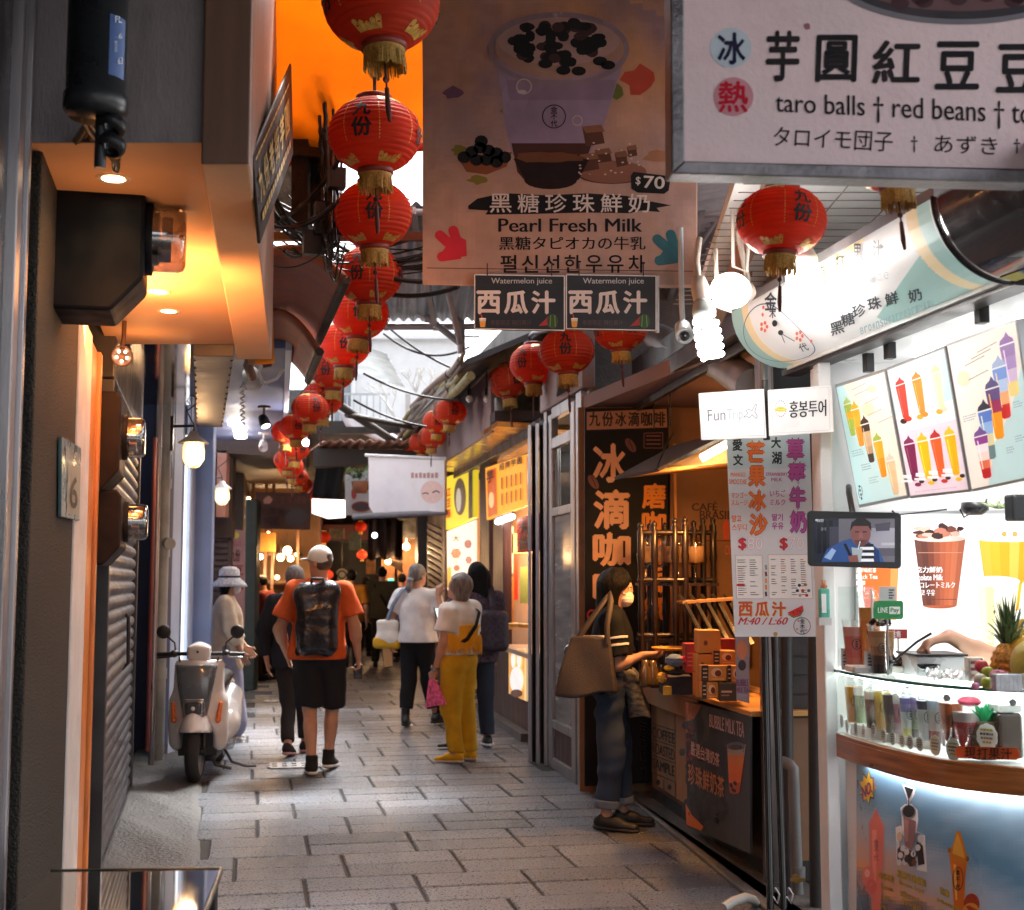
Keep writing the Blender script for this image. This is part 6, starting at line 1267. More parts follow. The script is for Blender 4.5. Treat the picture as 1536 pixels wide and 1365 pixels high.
mb=MB();mb.prism([P(1024,902,8.3),P(1110,896,8.3),P(1110,900,8.3),P(1024,906,8.3)],(0,.3,0));mb.build("top_rail",KRAFT,r)
BOXO=M("orange_box_card",(.62,.26,.05),rough=.55,var=.08);BOXD=M("dark_box_card",(.045,.028,.02),rough=.4)
def pbox(px0,px1,py0,py1,Y,dep,mat,label,name="coffee_box",print_=None,rot=0.):
 a,b=P(px0,py1,Y),P(px1,py0,Y);r=thing(name,label,"box",((a.x+b.x)/2,Y+dep/2,a.z));mb=MB();mb.box(((a.x+b.x)/2,Y+dep/2,(a.z+b.z)/2),(b.x-a.x-.003,dep,b.z-a.z-.003));mb.build("carton",mat,r,bevel=.003)
 B=Board(L(a.x,Y-.0002,b.z),L(b.x,Y-.0002,b.z),L(a.x,Y-.0002,a.z),.0012)
 if print_:print_(B,px0,px1,py0,py1);B.finish("carton_print",r,INK)
 return r
def pr1(B,a,b,c,d):B.blob(hexc(120,60,20),(a+b)/2-6,(c+d)/2+2,3,4,1)
def pr2(B,a,b,c,d):
 w,h=b-a,d-c;B.poly(hexc(55,30,22),[(a,c),(a+w*.28,c),(a+w*.28,d),(a,d)],1);B.blob(hexc(235,190,150),a+w*.6,c+h*.45,w*.22,h*.28,1);B.blob(hexc(120,45,20),a+w*.66,c+h*.5,w*.13,h*.2,2)
 for i in range(3):B.rect(hexc(220,190,160),a+w*.06,c+h*(.2+i*.25),a+w*.23,c+h*(.27+i*.25),2)
 B.rect(hexc(240,170,110),a+w*.4,c+h*.82,a+w*.9,c+h*.9,2)
pbox(1048,1081,945,980,7.45,.2,BOXO,"plain orange carton on top of its stack beside the white banner",print_=pr1)
pbox(1046,1073,981,1010,7.45,.2,BOXO,"plain orange carton second from the top of its stack",print_=pr1)
pbox(1046,1066,1011,1046,7.45,.2,BOXO,"plain orange carton at the foot of its stack")
pbox(1070,1104,976,997,7.4,.2,BOXO,"patterned orange coffee carton on the top row, beside the plain stack",print_=pr2)
pbox(1052,1090,998,1022,7.3,.12,BOXO,"patterned orange coffee carton in the middle row, dark end facing out",print_=pr2)
pbox(1091,1112,998,1024,7.3,.15,BOXO,"small patterned carton at the right end of the middle row",print_=pr2)
pbox(1053,1078,1023,1048,7.28,.12,BOXO,"patterned coffee carton on the bottom row, at the left",print_=pr2)
pbox(1079,1106,1024,1052,7.25,.15,BOXD,"dark brown carton on the bottom row, at the right",print_=lambda B,a,b,c,d:(B.rect(hexc(200,160,130),a+3,c+12,b-8,c+15,1),B.rect(hexc(170,110,80),a+3,c+18,b-12,c+20,1)))
pbox(1028,1047,965,1010,7.7,.15,M("crimson_card",(.30,.02,.03),rough=.45),"crimson carton standing behind the orange stack",print_=lambda B,a,b,c,d:[B.rect(hexc(200,120,120),a+3,c+14+i*6,b-3,c+16+i*6,1)for i in range(4)])
pbox(1082,1104,958,974,7.55,.12,M("crimson_card"),"crimson carton peeping over the top row of patterned cartons")
r=thing("strip_poster","pale narrow bubble tea poster hanging beside the steel post","poster",P(1113,1052,6.98));B=Board(P(1103,955,6.98),P(1124,955,6.98),P(1103,1052,6.98),.001);mb=MB();B.panel([(1103,955),(1124,955),(1124,1055),(1105,1050)],.004,mb);mb.build("sheet",M("mauve_sheet",(.30,.22,.24),rough=.4),r)
B.blob(hexc(205,120,80),1113,975,8,14,1);B.blob(hexc(60,40,40),1113,998,6,8,1);B.text(hexc(120,40,100),"BUBBLE",(1104,1019,1123,1029),2,.04);B.text(hexc(120,40,100),"MILK TEA",(1105,1031,1123,1039),2,.04);B.finish("sheet_print",r,INK)
r=thing("toy_crate","dark little crate with a knitted blue hat and small yellow and red toys","crate",P(1010,1040,7.9));mb=MB();a=P(994,1042,7.8);b=P(1040,1015,7.8)
mb.box(((a.x+b.x)/2,7.9,(a.z+b.z)/2),(b.x-a.x,.2,b.z-a.z));mb.build("crate_box",M("dark_denim_box",(.02,.025,.04),rough=.7,var=.4,scale=40),r,bevel=.006)
mb=MB();mb.box(P(1001,1036,7.78),(.05,.01,.05));mb.build("yellow_tag",M("yellow_tag",(.6,.4,.03)),r)
for px,py,w,h,col,lab in((1012,991,.055,.038,(.12,.2,.34),"knitted blue grey hat on top of the dark crate"),(1026,990,.024,.024,(.6,.06,.14),"small crimson ball toy beside the knitted hat"),(1004,1002,.032,.018,(.75,.5,.04),"small yellow duck toy hanging on the crate, upper of two"),(993,1016,.03,.03,(.7,.42,.06),"small yellow toy with a red spot hanging on the crate, lower of two"),(1014,1008,.05,.02,(.02,.02,.03),"black knitted toy under the blue hat")):
 q=P(px,py,7.72);mb=MB();mb.lathe([(w*math.cos(t)*(1+.06*math.sin(i*1.6)),h*math.sin(t))for i,t in enumerate(np.linspace(-1.5,1.5,21))],q,20);mb.ball(q+Vector((w*.6,-w*.4,h*.2)),h*.5,8,1);tag(mb.build("knitted_toy",[M("toy_%d"%px,col,rough=.9,var=.3,scale=80,bump=.5),M("toy_red",(.5,.04,.05))]),lab,"toy")
for i,(px,py)in enumerate(((968,1000),(979,1010),(985,998))):
 q=P(px,1030,8.2+i*.1);mb=MB();mb.lathe([(0,0),(.035,0),(.04,.02),(.036,.1),(.02,.13),(.022,.16),(0,.16)],q,16);tag(mb.build("glass_bottle",M("brown_bottle",(.10,.06,.02),rough=.1,var=.3,coat=.5)),("brown bottle on the counter nearest the woman","brown bottle on the counter, middle one","brown bottle on the counter nearest the toy crate")[i],"bottle")
for px,py,Y,lab in((1005,600,9.0,"right thin hooked rod hanging under the coffee stall ceiling"),(981,603,9.4,"left thin hooked rod hanging before the black coffee sign")):
 mb=MB();mb.tube([P(px,py+40,Y),P(px,py-14,Y),P(px+5,py-17,Y),P(px+6,py-12,Y)],.006,6);tag(mb.build("hook_rod",M("black_iron")),lab,"hook")
mb=MB();x=P(1137,0,6.95).x;mb.box((x,6.98,1.43),(.085,.08,2.86));tag(mb.build("steel_post",STEEL,bevel=.008),"brushed steel post at the near corner of the coffee stall","post")
for i,(a,b,lab)in enumerate(((1149,1156,"left glossy black pole leaning beside the steel post"),(1163,1176,"right glossy black pole leaning beside the steel post"))):
 r=thing("awning_pole",lab,"pole",P(b,1380,6.4),"glossy black awning poles");mb=MB();mb.tube([P(a-3,900,6.6),P(b,1372,6.4)],.018,12);mb.build("pole",M("gloss_black",(.008,.008,.009),rough=.12,coat=.6),r);mb=MB();q=P(b+2,1350,6.35);mb.tube([q+Vector((.0,-.02,.02)),q+Vector((.02,-.03,-.01)),q+Vector((.03,-.02,.03)),q+Vector((.01,-.02,.06))],.006,6);mb.build("crank_hook",STEEL,r)
mb=MB();mb.box((2.0,7.15,1.8),(1.32,.1,3.6))
for i in range(26):mb.box((1.95,7.095,.1+i*.1),(1.2,.012,.09),m=1)
tag(mb.build("dark_brick_wall",[DARKP,M("sooty_brick",(.05,.042,.04),rough=.7,var=.4,scale=10,dirt=.4)],bevel=.003),"sooty brick wall in the dark gap beside the white stall","wall")
r=thing("water_pipe","grey water pipe with an elbow and brass valve in the dark gap","pipe",P(1195,1400,6.7));mb=MB();a=P(1190,1153,6.7);mb.tube([a+Vector((-.03,.1,.02)),a+Vector((-.01,.02,.015)),a,a-Vector((0,0,.06)),P(1198,1380,6.7)],.028,12);mb.cyl(P(1197,1300,6.7),P(1197,1318,6.7),.036);mb.build("pipe_run",M("grey_pipe",(.16,.16,.16),rough=.45,dirt=.3),r)
mb=MB();q=P(1193,1316,6.66);mb.cyl(q,q+Vector((0,-.05,0)),.018);mb.box(q+Vector((0,-.055,0)),(.07,.012,.016));mb.build("brass_valve",M("brass",(.45,.28,.08),rough=.35,metal=.8),r)
for x0,x1,Y,rd,lab in((1180,1183,6.9,.03,"thinner black pipe running up beside the awning poles"),(1222,1226,6.5,.035,"thicker black pipe running up next to the white column")):
 mb=MB();mb.tube([P(x0,950,Y),P(x1,1380,Y-.05)],rd,10);tag(mb.build("black_pipe",M("black_pipe",(.03,.03,.032),rough=.5,dirt=.3)),lab,"pipe")
mb=MB();mb.tube([P(1085,1362,6.3),P(1100,1352,6.35),P(1118,1346,6.4),P(1130,1350,6.5),P(1140,1365,6.6)],.022,10);tag(mb.build("hose",M("pale_hose",(.42,.40,.36),rough=.5,dirt=.3)),"pale hose end lying on the ground by the steel post","hose")
mb=MB();mb.tube([P(985,505,9.5),P(1015,520,9.0),P(1080,545,8.0),P(1130,580,7.2)],.1,16);tag(mb.build("grey_gutter_pipe",GALV),"fat grey gutter pipe sloping above the coffee stall header","pipe")
mb=MB();mb.grid(lambda a,b:(.35+1.6*a+.1*b,10.2-3.2*b,3.8+.3*a+.012*math.sin(b*160)),6,200);tag(mb.build("sheet_roof",M("grey_corrugated_sheet"),solid=.004),"grey corrugated roof sheet over the coffee stall","roof")
mb=MB();mb.prism([(.72,10.4,0),(3.4,10.4,0),(3.4,10.7,0),(.72,10.7,0)],(0,0,3.05));mb.prism([(.36,10.4,3.05),(3.4,10.4,3.05),(3.4,10.7,3.05),(.36,10.7,3.05)],(0,0,2.45));mb.prism([(.36,10.72,3.05),(3.4,10.72,3.05),(3.4,12.9,3.05),(.45,12.9,3.05)],(0,0,2.4));tag(mb.build("right_building",CONC),"grimy concrete building above the right hand shops","building")
mb=MB();mb.prism([tuple(rw(13.0,-.45,3.2)),tuple(rw(19.5,-.45,3.2)),tuple(rw(19.5,-3,3.2)),tuple(rw(13.0,-3,3.2))],(0,0,1.6));tag(mb.build("upper_storey",CONC),"grimy upper storey above the yellow menu boards","building")
random.seed(44)
for i in range(14):
 px=950+i*6.5+random.uniform(-2,2);Y=8.95-i*.07;q=P(px,870,Y);q.z=.865;h=random.uniform(.05,.11);w=random.uniform(.03,.05)
 r=thing("coffee_packet","small dark packet in the row along the coffee counter before the drip rack","packet",q,"coffee packets on the counter");mb=MB();mb.box(q+Vector((0,0,h/2)),(w,.03,h),rz=random.uniform(-.4,.4));mb.build("packet_body",M("packet_%d"%(i%5),((.03,.02,.015),(.25,.1,.03),(.06,.05,.05),(.3,.22,.12),(.15,.03,.02))[i%5],rough=.4,var=.4,scale=30),r,bevel=.004)
# ================================================================== JUICE STALL
WLAM=M("white_laminate",(.74,.75,.76),rough=.35,var=.04,scale=4,dirt=.08,dcol=(.4,.38,.36))
WCEIL=M("white_slat_ceiling",(.72,.71,.69),rough=.5,var=.08)
ctrl=[(1.276,5.33),(1.30,5.1),(1.35,4.82),(1.40,4.65),(1.47,4.51),(1.56,4.41),(1.66,4.33),(1.82,4.26),(2.05,4.2),(2.5,4.15)]
def crv(t,o=0.):
 """counter front in plan; o moves inwards"""
 n=len(ctrl)-1;f=min(max(t,0),1)*n;i=min(int(f),n-1);u_=f-i
 p=[Vector(ctrl[min(max(j,0),n)])for j in(i-1,i,i+1,i+2)]
 q=.5*((2*p[1])+(-p[0]+p[2])*u_+(2*p[0]-5*p[1]+4*p[2]-p[3])*u_**2+(-p[0]+3*p[1]-3*p[2]+p[3])*u_**3)
 d=.5*((-p[0]+p[2])+2*(2*p[0]-5*p[1]+4*p[2]-p[3])*u_+3*(-p[0]+3*p[1]-3*p[2]+p[3])*u_**2)
 d=d.normalized();nrm=Vector((-d.y,d.x));return q+nrm*o
NC=60
def cslab(mb,o0,o1,z0,z1,t0=0.,t1=1.,m=0,n=NC):
 """curved slab between two inward offsets"""
 a=[crv(t0+(t1-t0)*i/n,o0)for i in range(n+1)];b=[crv(t0+(t1-t0)*i/n,o1)for i in range(n+1)]
 vs=[(p.x,p.y,z)for z in(z0,z1)for p in a]+[(p.x,p.y,z)for z in(z0,z1)for p in b];k=n+1;fs=[]
 for i in range(n):fs+=[(i,i+1,k+i+1,k+i),(2*k+i+1,2*k+i,3*k+i,3*k+i+1),(k+i,k+i+1,3*k+i+1,3*k+i),(i+1,i,2*k+i,2*k+i+1)]
 fs+=[(0,k,3*k,2*k),(n,2*k+n,3*k+n,k+n)];return mb.add(vs,fs,m)
def cfill(mb,o,z0,z1,m=0,n=NC):
 """full floor of the counter behind the curve"""
 a=[crv(i/n,o)for i in range(n+1)];poly=[(p.x,p.y,z0)for p in a]+[(2.5,5.36,z0),(a[0].x,5.36,z0)];return mb.prism(poly,(0,0,z1-z0),m)
r=thing("juice_stall","bright white juice stall with curved teak edged counter","stall",L(1.8,5.0,0))
mb=MB();mb.box((2.1,5.48,1.25),(1.7,.1,2.5));mb.build("partition_wall",WLAM,r)
mb=MB();mb.box((1.262,5.38,1.22),(.05,.1,2.44));mb.build("front_column",WLAM,r,bevel=.006)
mb=MB();cslab(mb,.035,.075,.0,.858);mb.build("counter_front",WLAM,r)
TEAK=M("teak_edge",(.36,.12,.03),rough=.33,var=.5,scale=3.5,stretch=(1,1,14),coat=.25,bump=.08,bscale=20,rvar=.06)
mb=MB();cslab(mb,.0,.010,.86,.935);cslab(mb,.0,.034,.9352,.95);mb.build("teak_band",TEAK,r,bevel=.002)
mb=MB();cfill(mb,.036,.90,.945);mb.build("case_floor",WLAM,r)
EDGE=M("green_glass_edge",(.05,.22,.18),rough=.1,var=.1,coat=.5);PANE=glass("clear_pane",(.95,1,.98),.02,alpha=.03)
mb=MB();cslab(mb,.006,.0105,.951,1.186);mb.build("glass_front",PANE,r)
mb=MB();cfill(mb,.012,1.188,1.192);mb.build("glass_top",PANE,r)
mb=MB();cslab(mb,-.004,.0055,1.187,1.199);mb.build("glass_edge",EDGE,r)
mb=MB();mb.prism([(1.30,5.34,1.2),(2.5,5.34,1.2),(2.5,4.75,1.2),(1.58,4.78,1.2)],(0,0,.012));mb.build("work_top",WLAM,r)
mb=MB();cslab(mb,.30,.32,.946,1.187,.0,1.);mb.build("case_back",WLAM,r)
mb=MB()
for t in(.42,.62,.80):p=crv(t,.012);mb.cyl((p.x,p.y,1.155),(p.x+.02,p.y+.05,1.155),.012,n=12)
mb.build("glass_clip",STEEL,r)
mb=MB();mb.prism([(.97,7.0,3.0),(.78,4.2,3.0),(3.0,4.2,3.0),(3.0,7.0,3.0)],(0,0,.05))
for i in range(26):Y=4.25+i*.107;mb.box((1.9,Y,2.999),(2.1,.006,.004),m=1)
for i in range(9):X=1.02+i*.22;mb.box((X,5.6,2.9992),(.005,2.75,.004),m=1)
mb.build("slat_ceiling",[WCEIL,M("slat_groove",(.30,.27,.25),rough=.8)],r)
mb=MB();mb.box((.99,5.65,2.93),(.05,2.6,.10),rz=math.atan2(.19,2.8)*-1 if False else-.066);mb.box((1.25,6.3,2.95),(.04,1.3,.08));mb.build("terracotta_beam",M("terracotta_paint",(.34,.17,.12),rough=.6,var=.15),r,bevel=.005)
mb=MB();mb.prism([(1.17,5.62,2.44),(1.5,3.8,2.44),(2.6,3.8,2.44),(2.6,5.62,2.44)],(0,0,.04));mb.build("inner_soffit",WLAM,r)
mb=MB();mb.prism([(2.55,3.8,0),(2.6,3.8,0),(2.6,5.5,0),(2.55,5.5,0)],(0,0,2.44));mb.build("rear_wall",WLAM,r)
for X,Y in((1.85,5.15),(2.0,4.5)):
 r2=thing("led_batten","slim white LED batten on the juice stall soffit "+("near the partition" if Y>5 else "over the counter"),"lamp",L(X,Y,2.42));mb=MB();mb.box((X,Y,2.425),(.55,.03,.022));mb.build("batten",glow("batten_glow",(1,.98,.96),10),r2)
 lamp('AREA',(X,Y,2.40),8,(1,.97,.93),.6,(X-.08,Y,0),"batten_light",sy=.06)
r2=thing("led_strip","slim LED strip tucked under the teak counter edge","lamp",L(1.6,4.4,.85));mb=MB();cslab(mb,.014,.028,.868,.876,.12,1.);mb.build("strip",glow("strip_glow",(.93,.97,1),34),r2)
r2=thing("led_strip","added LED strip under the front glass edge, brightening the drink case","lamp",L(1.45,4.45,1.18));mb=MB();cslab(mb,.014,.022,1.180,1.186,.0,1.);mb.build("strip",glow("added_strip_glow",(1,.99,.97),16),r2)  # added strip, brightens the fronts of the drinks
r2=thing("led_strip","slim LED strip along the back of the glass drink case","lamp",L(1.7,4.5,1.17));mb=MB();cslab(mb,.25,.27,1.172,1.182,.0,1.);mb.build("strip",glow("case_strip_glow",(1,.99,.97),22),r2)
FS=Vector((.94,5.62,0));FE=Vector((1.262,3.90,0));FD=(FE-FS).normalized();FI=Vector((-FD.y,FD.x,0));
if FI.x<0:FI=-FI
FR,FZ=.235,2.69
class Bull(Board):
 """quarter round fascia: upright at the top, curling in to level underneath"""
 def __init__(s,gap=.0012):s.mb=MB();s.gap=gap;s.fine=.1;s.n=-FI
 def pt(s,px,py,lift=0.):
  d=ray(px,py);R_=FR+lift;ax=FS+FI*FR+Vector((0,0,FZ));o=CAM-ax
  def f(v):return v.dot(FI),v.z
  a0,b0=f(o);a1,b1=f(d);A_=a1*a1+b1*b1;B_=a0*a1+b0*b1;C_=a0*a0+b0*b0-R_*R_;D_=max(B_*B_-A_*C_,0);t=(-B_-math.sqrt(D_))/A_;p=CAM+d*t
  if p.z>FZ:t=(-R_-a0)/a1;p=CAM+d*t
  return p
def bull(u_,a,rr=FR):p=FS+(FE-FS)*u_+FI*(FR-rr*math.cos(a))+Vector((0,0,FZ-rr*math.sin(a)));return p
r=thing("curved_sign","white quarter round fascia sign with added glow, lettered with fruit juice characters","sign",(FS+FE)/2+Vector((0,0,2.45)))
mb=MB();mb.grid(lambda a,b:bull(a,b*math.pi/2,FR-.0036),40,18);BULLM=M("curved_face_added_glow",(.82,.83,.82),rough=.4,var=.03,emit=.2);mb.build("curved_face",BULLM,r,solid=.006)  # emission added to the face in place of light from the bulbs
mb=MB();mb.prism([bull(0,0)+Vector((0,0,.001)),bull(1,0)+Vector((0,0,.001)),bull(1,0)+Vector((0,0,.035)),bull(0,0)+Vector((0,0,.035))],FI*.3);mb.build("top_rail",M("grey_rail"),r)
mb=MB();mb.prism([bull(-.02,math.pi/2)-Vector((0,0,.03)),bull(1.02,math.pi/2)-Vector((0,0,.03)),bull(1.02,math.pi/2)+FI*.08-Vector((0,0,.03)),bull(-.02,math.pi/2)+FI*.08-Vector((0,0,.03))],(0,0,.026));mb.build("bottom_rail",HEAD,r)
B=Bull();aq,ye,ink=hexc(165,205,200),hexc(240,222,180),hexc(38,44,52)
def strip_(u0,u1,a0,a1,col,ly):
 n,m_=(1 if u1-u0<.02 else 4),12
 for i in range(n):
  for j in range(m_):
   uu=[u0+(u1-u0)*k/n for k in(i,i+1)];aa=[a0+(a1-a0)*k/m_ for k in(j,j+1)];rr=FR+.0012*ly
   B.mb.face([bull(uu[0],aa[0],rr),bull(uu[1],aa[0],rr),bull(uu[1],aa[1],rr),bull(uu[0],aa[1],rr)][::-1],0,col)
H2=math.pi/2
strip_(.0,.07,0,H2,aq,1);strip_(.07,.11,0,H2,ye,1);strip_(.90,.94,0,H2,ye,1);strip_(.94,.985,0,H2,aq,1)
for i in range(60):t=i/59;w=.13*math.sin(math.pi*min(1,t*1.15))**.6;strip_(.40+t*.33-.003,.40+t*.33+.0035,.02,.05+w*3.0,hexc(240,215,150),1)
for i in range(60):t=i/59;w=.12+.5*t;strip_(.60+t*.30-.003,.60+t*.30+.003,1.35-w*1.2,1.50,aq,1)
for ch,cx,cy,w,h in(("打",1259,395,14,27),("果",1286,380,13,28),("汁",1316,374,13,27),("現",1232,412,11,24)):B.text(ink,ch,(cx-w/2,cy-h/2,cx+w/2,cy+h/2),3,.02)
for i,ch in enumerate("FreshJuice"):cx,cy=1225+i*11.5,438-i*2.7;B.text(hexc(190,200,205),ch,(cx-3,cy-6,cx+4,cy+5),3)
for ch,cx,cy in zip("黑糖珍珠鮮奶",(1254,1270,1287,1310,1336,1371),(492,479,466,455,448,443)):B.text(ink,ch,[(cx-10,cy-6),(cx+9,cy-12),(cx+13,cy+6),(cx-6,cy+12)],3,.03)
for i,ch in enumerate("BrownSugarPearlMilk"):cx,cy=1292+i*5.9,496-i*2.35;B.text(hexc(140,175,178),ch,[(cx-2,cy-4),(cx+2.5,cy-6),(cx+4,cy+4),(cx-.5,cy+6)],3)
pts_=[bull(.17+.145*math.cos(t),.80+.66*math.sin(t),FR+.003)for t in np.linspace(0,2*math.pi,60)]
for a,b in zip(pts_,pts_[1:]):
 d=(b-a).normalized();mid=((a+b)/2-(FS+FI*FR+Vector((0,0,FZ))));nrm=(mid-FD*mid.dot(FD)).normalized();s_=d.cross(nrm)*.0022;q=[a+s_,b+s_,b-s_,a-s_];B.mb.face(B._or(q),0,hexc(60,75,120))
for ch,cx,cy,s_ in(("金",1158,452,11),("木",1160,470,6)):B.text(ink,ch,(cx-s_,cy-s_*1.2,cx+s_*.6,cy+s_*1.2),4,.03)
B.text(ink,"代",[(1196,517),(1208,514),(1214,525),(1202,528)],4,.02);B.blob(ink,1162,485,4,5,4,12);B.blob(ink,1171,499,4,4,4,12);B.line(ink,[(1172,502),(1177,514)],1,4);B.line(ink,[(1173,501),(1192,512)],1,4)
for cx,cy,k in((1146,490,1),(1199,504,1)):
 for i in range(5):B.blob(hexc(220,110,85),cx+4.5*math.cos(i*1.26),cy+6*math.sin(i*1.26),2.2,3,4,8)
for cx,cy in((1144,472),(1145,461),(1217,512)):B.blob(hexc(220,110,85),cx,cy,1.8,3,4,8)
B.finish("curved_lettering",r,M("curved_print_added_glow",attr=True,rough=.4,var=.02,emit=.2))  # lettering shares the added glow of the face
r=thing("glossy_fascia","glossy dark curved fascia end next to the white curved sign","sign",FE+Vector((0,0,2.45)))
mb=MB();R2=.255
def bull2(u_,a):p=FE+FD*(.008+u_*.9)+FI*(FR+.01-R2*math.cos(a))+Vector((0,0,FZ-R2*math.sin(a)));return p
mb.grid(lambda a,b:bull2(a,b*H2),20,18);mb.build("dark_face",M("dark_gloss_face",(.035,.03,.04),rough=.16,var=.3,scale=3,stretch=(1,8,8),rvar=.06,coat=.6),r,solid=.006)
mb=MB();mb.tube([bull2(0,a)for a in np.linspace(0,H2,24)],.006,6);mb.build("black_trim",BLACKM,r)
mb=MB();
for i in range(7):mb.prism([bull2(.05+i*.1,1.3+.02*(i%3))-Vector((0,0,.004))-FI*.003,bull2(.17+i*.1,1.32)-Vector((0,0,.004))-FI*.003,bull2(.16+i*.1,1.5)-Vector((0,0,.004)),bull2(.06+i*.1,1.48)-Vector((0,0,.004))],(0,0,-.002),i%3)
mb.build("printed_patches",[M("patch_yellow",(.5,.45,.08)),M("patch_blue",(.12,.16,.35)),M("patch_grey",(.4,.4,.38))],r)
BX=M("aluminium_box_edge",(.45,.46,.47),rough=.35,metal=.6,var=.1)
def mb3(q,Y0,Y1,label):
 r=thing("menu_lightbox",label,"menu board",P((q[0][0]+q[1][0])/2,q[3][1],(Y0+Y1)/2));B=Board(P(*q[0],Y0),P(*q[1],Y1),P(*q[3],Y0),.0008);mb=MB();B.panel(q,.035,mb);mb.build("box_frame",BX,r,bevel=.003);return r,B
def inner(q,k=.02):
 c0=np.mean(np.array(q),0);return[tuple(np.array(p)*(1-k)+c0*k)for p in q]
def bl(q):
 q=np.array(q,float);return lambda a,b:tuple(q[0]*(1-a)*(1-b)+q[1]*a*(1-b)+q[2]*a*b+q[3]*(1-a)*b)
def tallcup(B,f,a,b,w,h,cols,dome=None,ly=2,tp=.62):
 n=len(cols)
 for i,c in enumerate(cols):
  t0,t1=i/n,(i+1)/n;w0,w1=w*(1-(1-tp)*t0)/2,w*(1-(1-tp)*t1)/2
  B.poly(c,[f(a-w0,b+h*t0),f(a+w0,b+h*t0),f(a+w1,b+h*t1),f(a-w1,b+h*t1)],ly)
 B.poly(cols[-1],[f(a-w*tp/2,b+h),f(a+w*tp/2,b+h),f(a+w*tp*.3,b+h*1.035),f(a-w*tp*.3,b+h*1.035)],ly)
 if dome:B.poly(dome,[f(a-w/2,b),f(a-w*.4,b-h*.1),f(a-w*.1,b-h*.16),f(a+w*.05,b-h*.24),f(a+w*.2,b-h*.14),f(a+w*.42,b-h*.08),f(a+w/2,b)],ly+.4)
 B.poly((.9,.9,.9),[f(a-w*.53,b-h*.012),f(a+w*.53,b-h*.012),f(a+w*.53,b+h*.02),f(a-w*.53,b+h*.02)],ly+.8)
 B.poly(tuple(min(1,c*1.35+.1)for c in cols[n//2]),[f(a-w*.3,b+h*.1),f(a-w*.22,b+h*.1),f(a-w*.17,b+h*.8),f(a-w*.22,b+h*.8)],ly+.6)
def tinytext(B,f,a0,b0,a1,n,col,ly=2,h=.008,gap=.02):
 for i in range(n):
  x=a0
  while x<a1*(1-.15*random.random()):w=random.uniform(.01,.03);B.poly(col,[f(x,b0+i*gap),f(min(x+w,a1),b0+i*gap),f(min(x+w,a1),b0+i*gap+h),f(x,b0+i*gap+h)],ly);x+=w+.008
YA,YB,YC,YD=5.40,4.92,4.50,4.08;lab=("leftmost of three tilted menu lightboxes, with a diagonal row of fruit teas","middle of three tilted menu lightboxes, two rows of smoothies","rightmost of three tilted menu lightboxes, with layered galaxy drinks")
q1=[(1252,577),(1327,553),(1363,747),(1288,762)];q2=[(1329,552),(1417,518),(1455,738),(1365,748)];q3=[(1419,516),(1524,478),(1560,716),(1457,738)]
r,B=mb3(q1,YA,YB,lab[0]);qi=inner(q1,.05);f=bl(qi);aqua=hexc(205,238,238)
B.poly(hexc(252,240,222),qi,1);B.poly(aqua,[f(0,0),f(.15,0),f(.85,1),f(0,1)],1.4);B.blob(hexc(250,225,190),*f(.55,.25),9,10,1.2);B.blob(hexc(250,225,190),*f(.7,.1),7,6,1.2)
gn,yl,og_,br_=hexc(175,195,70),hexc(250,185,30),hexc(250,160,20),hexc(70,45,30)
tallcup(B,f,.16,.16,.16,.26,[gn,yl,gn,gn],hexc(190,210,110));tallcup(B,f,.29,.22,.17,.30,[yl,yl,og_,og_],yl);tallcup(B,f,.43,.36,.18,.31,[br_,hexc(220,185,140),hexc(220,180,130),hexc(205,160,110),br_],br_);tallcup(B,f,.62,.52,.19,.29,[yl,yl,og_,og_],hexc(170,190,60));tallcup(B,f,.80,.70,.19,.27,[hexc(235,205,160),hexc(235,200,150),hexc(230,195,150)],hexc(230,215,190))
for a,b in((.3,.06),(.33,.11),(.5,.2),(.52,.3),(.7,.38)):B.line(hexc(150,130,110),[f(a,b),f(a+.3,b-.02)],.8,2)
tinytext(B,f,.06,.55,.3,3,hexc(150,185,190));tinytext(B,f,.2,.68,.4,3,hexc(140,170,180));tinytext(B,f,.3,.8,.5,3,hexc(160,190,195));B.ring(hexc(60,80,90),*f(.08,.9),3,9,.8,2)
for i in range(4):B.blob(hexc(60,70,80),*f(.08,.85+i*.035),1.2,2,2.4,8)
B.finish("menu_print",r,LIGHTBOX)
r,B=mb3(q2,YB,YC,lab[1]);qi=inner(q2,.04);f=bl(qi);B.poly(hexc(205,238,240),[f(0,0),f(1,0),f(1,.36),f(0,.36)],1);B.poly(hexc(245,252,252),[f(0,.36),f(1,.36),f(1,.5),f(0,.5)],1);B.poly(hexc(243,225,236),[f(0,.5),f(1,.5),f(1,1),f(0,1)],1)
for a,c,d in((.17,hexc(225,60,40),hexc(220,50,40)),(.46,hexc(250,150,50),hexc(245,130,50)),(.80,hexc(245,225,190),hexc(240,215,160))):tallcup(B,f,a,.14,.17,.25,[c,c,c,c],d);B.rect((1,1,1),*f(a-.02,.34),f(a,0)[0]+10,f(a,.38)[1],4);B.blob(c,*f(a+.03,.41),6,4,3);B.blob(hexc(60,20,20)if a<.3 else hexc(230,180,60),*f(a-.05,.42),5,4,3)
for a,c,d in((.14,hexc(130,30,80),hexc(140,40,90)),(.37,hexc(250,200,20),hexc(250,205,40)),(.60,hexc(245,100,40),hexc(200,50,50)),(.85,hexc(250,190,10),hexc(250,200,40))):tallcup(B,f,a,.60,.19,.28,[c,c,c,c],d);B.rect((1,1,1),*f(a-.05,.84),f(a,0)[0]+12,f(a,.87)[1],4);B.rect((1,1,1),*f(a-.05,.88),f(a,0)[0]+10,f(a,.90)[1],4);B.blob(hexc(60,40,20),*f(a+.1,.9),4,3,3);B.blob(d,*f(a+.03,.92),5,3,3)
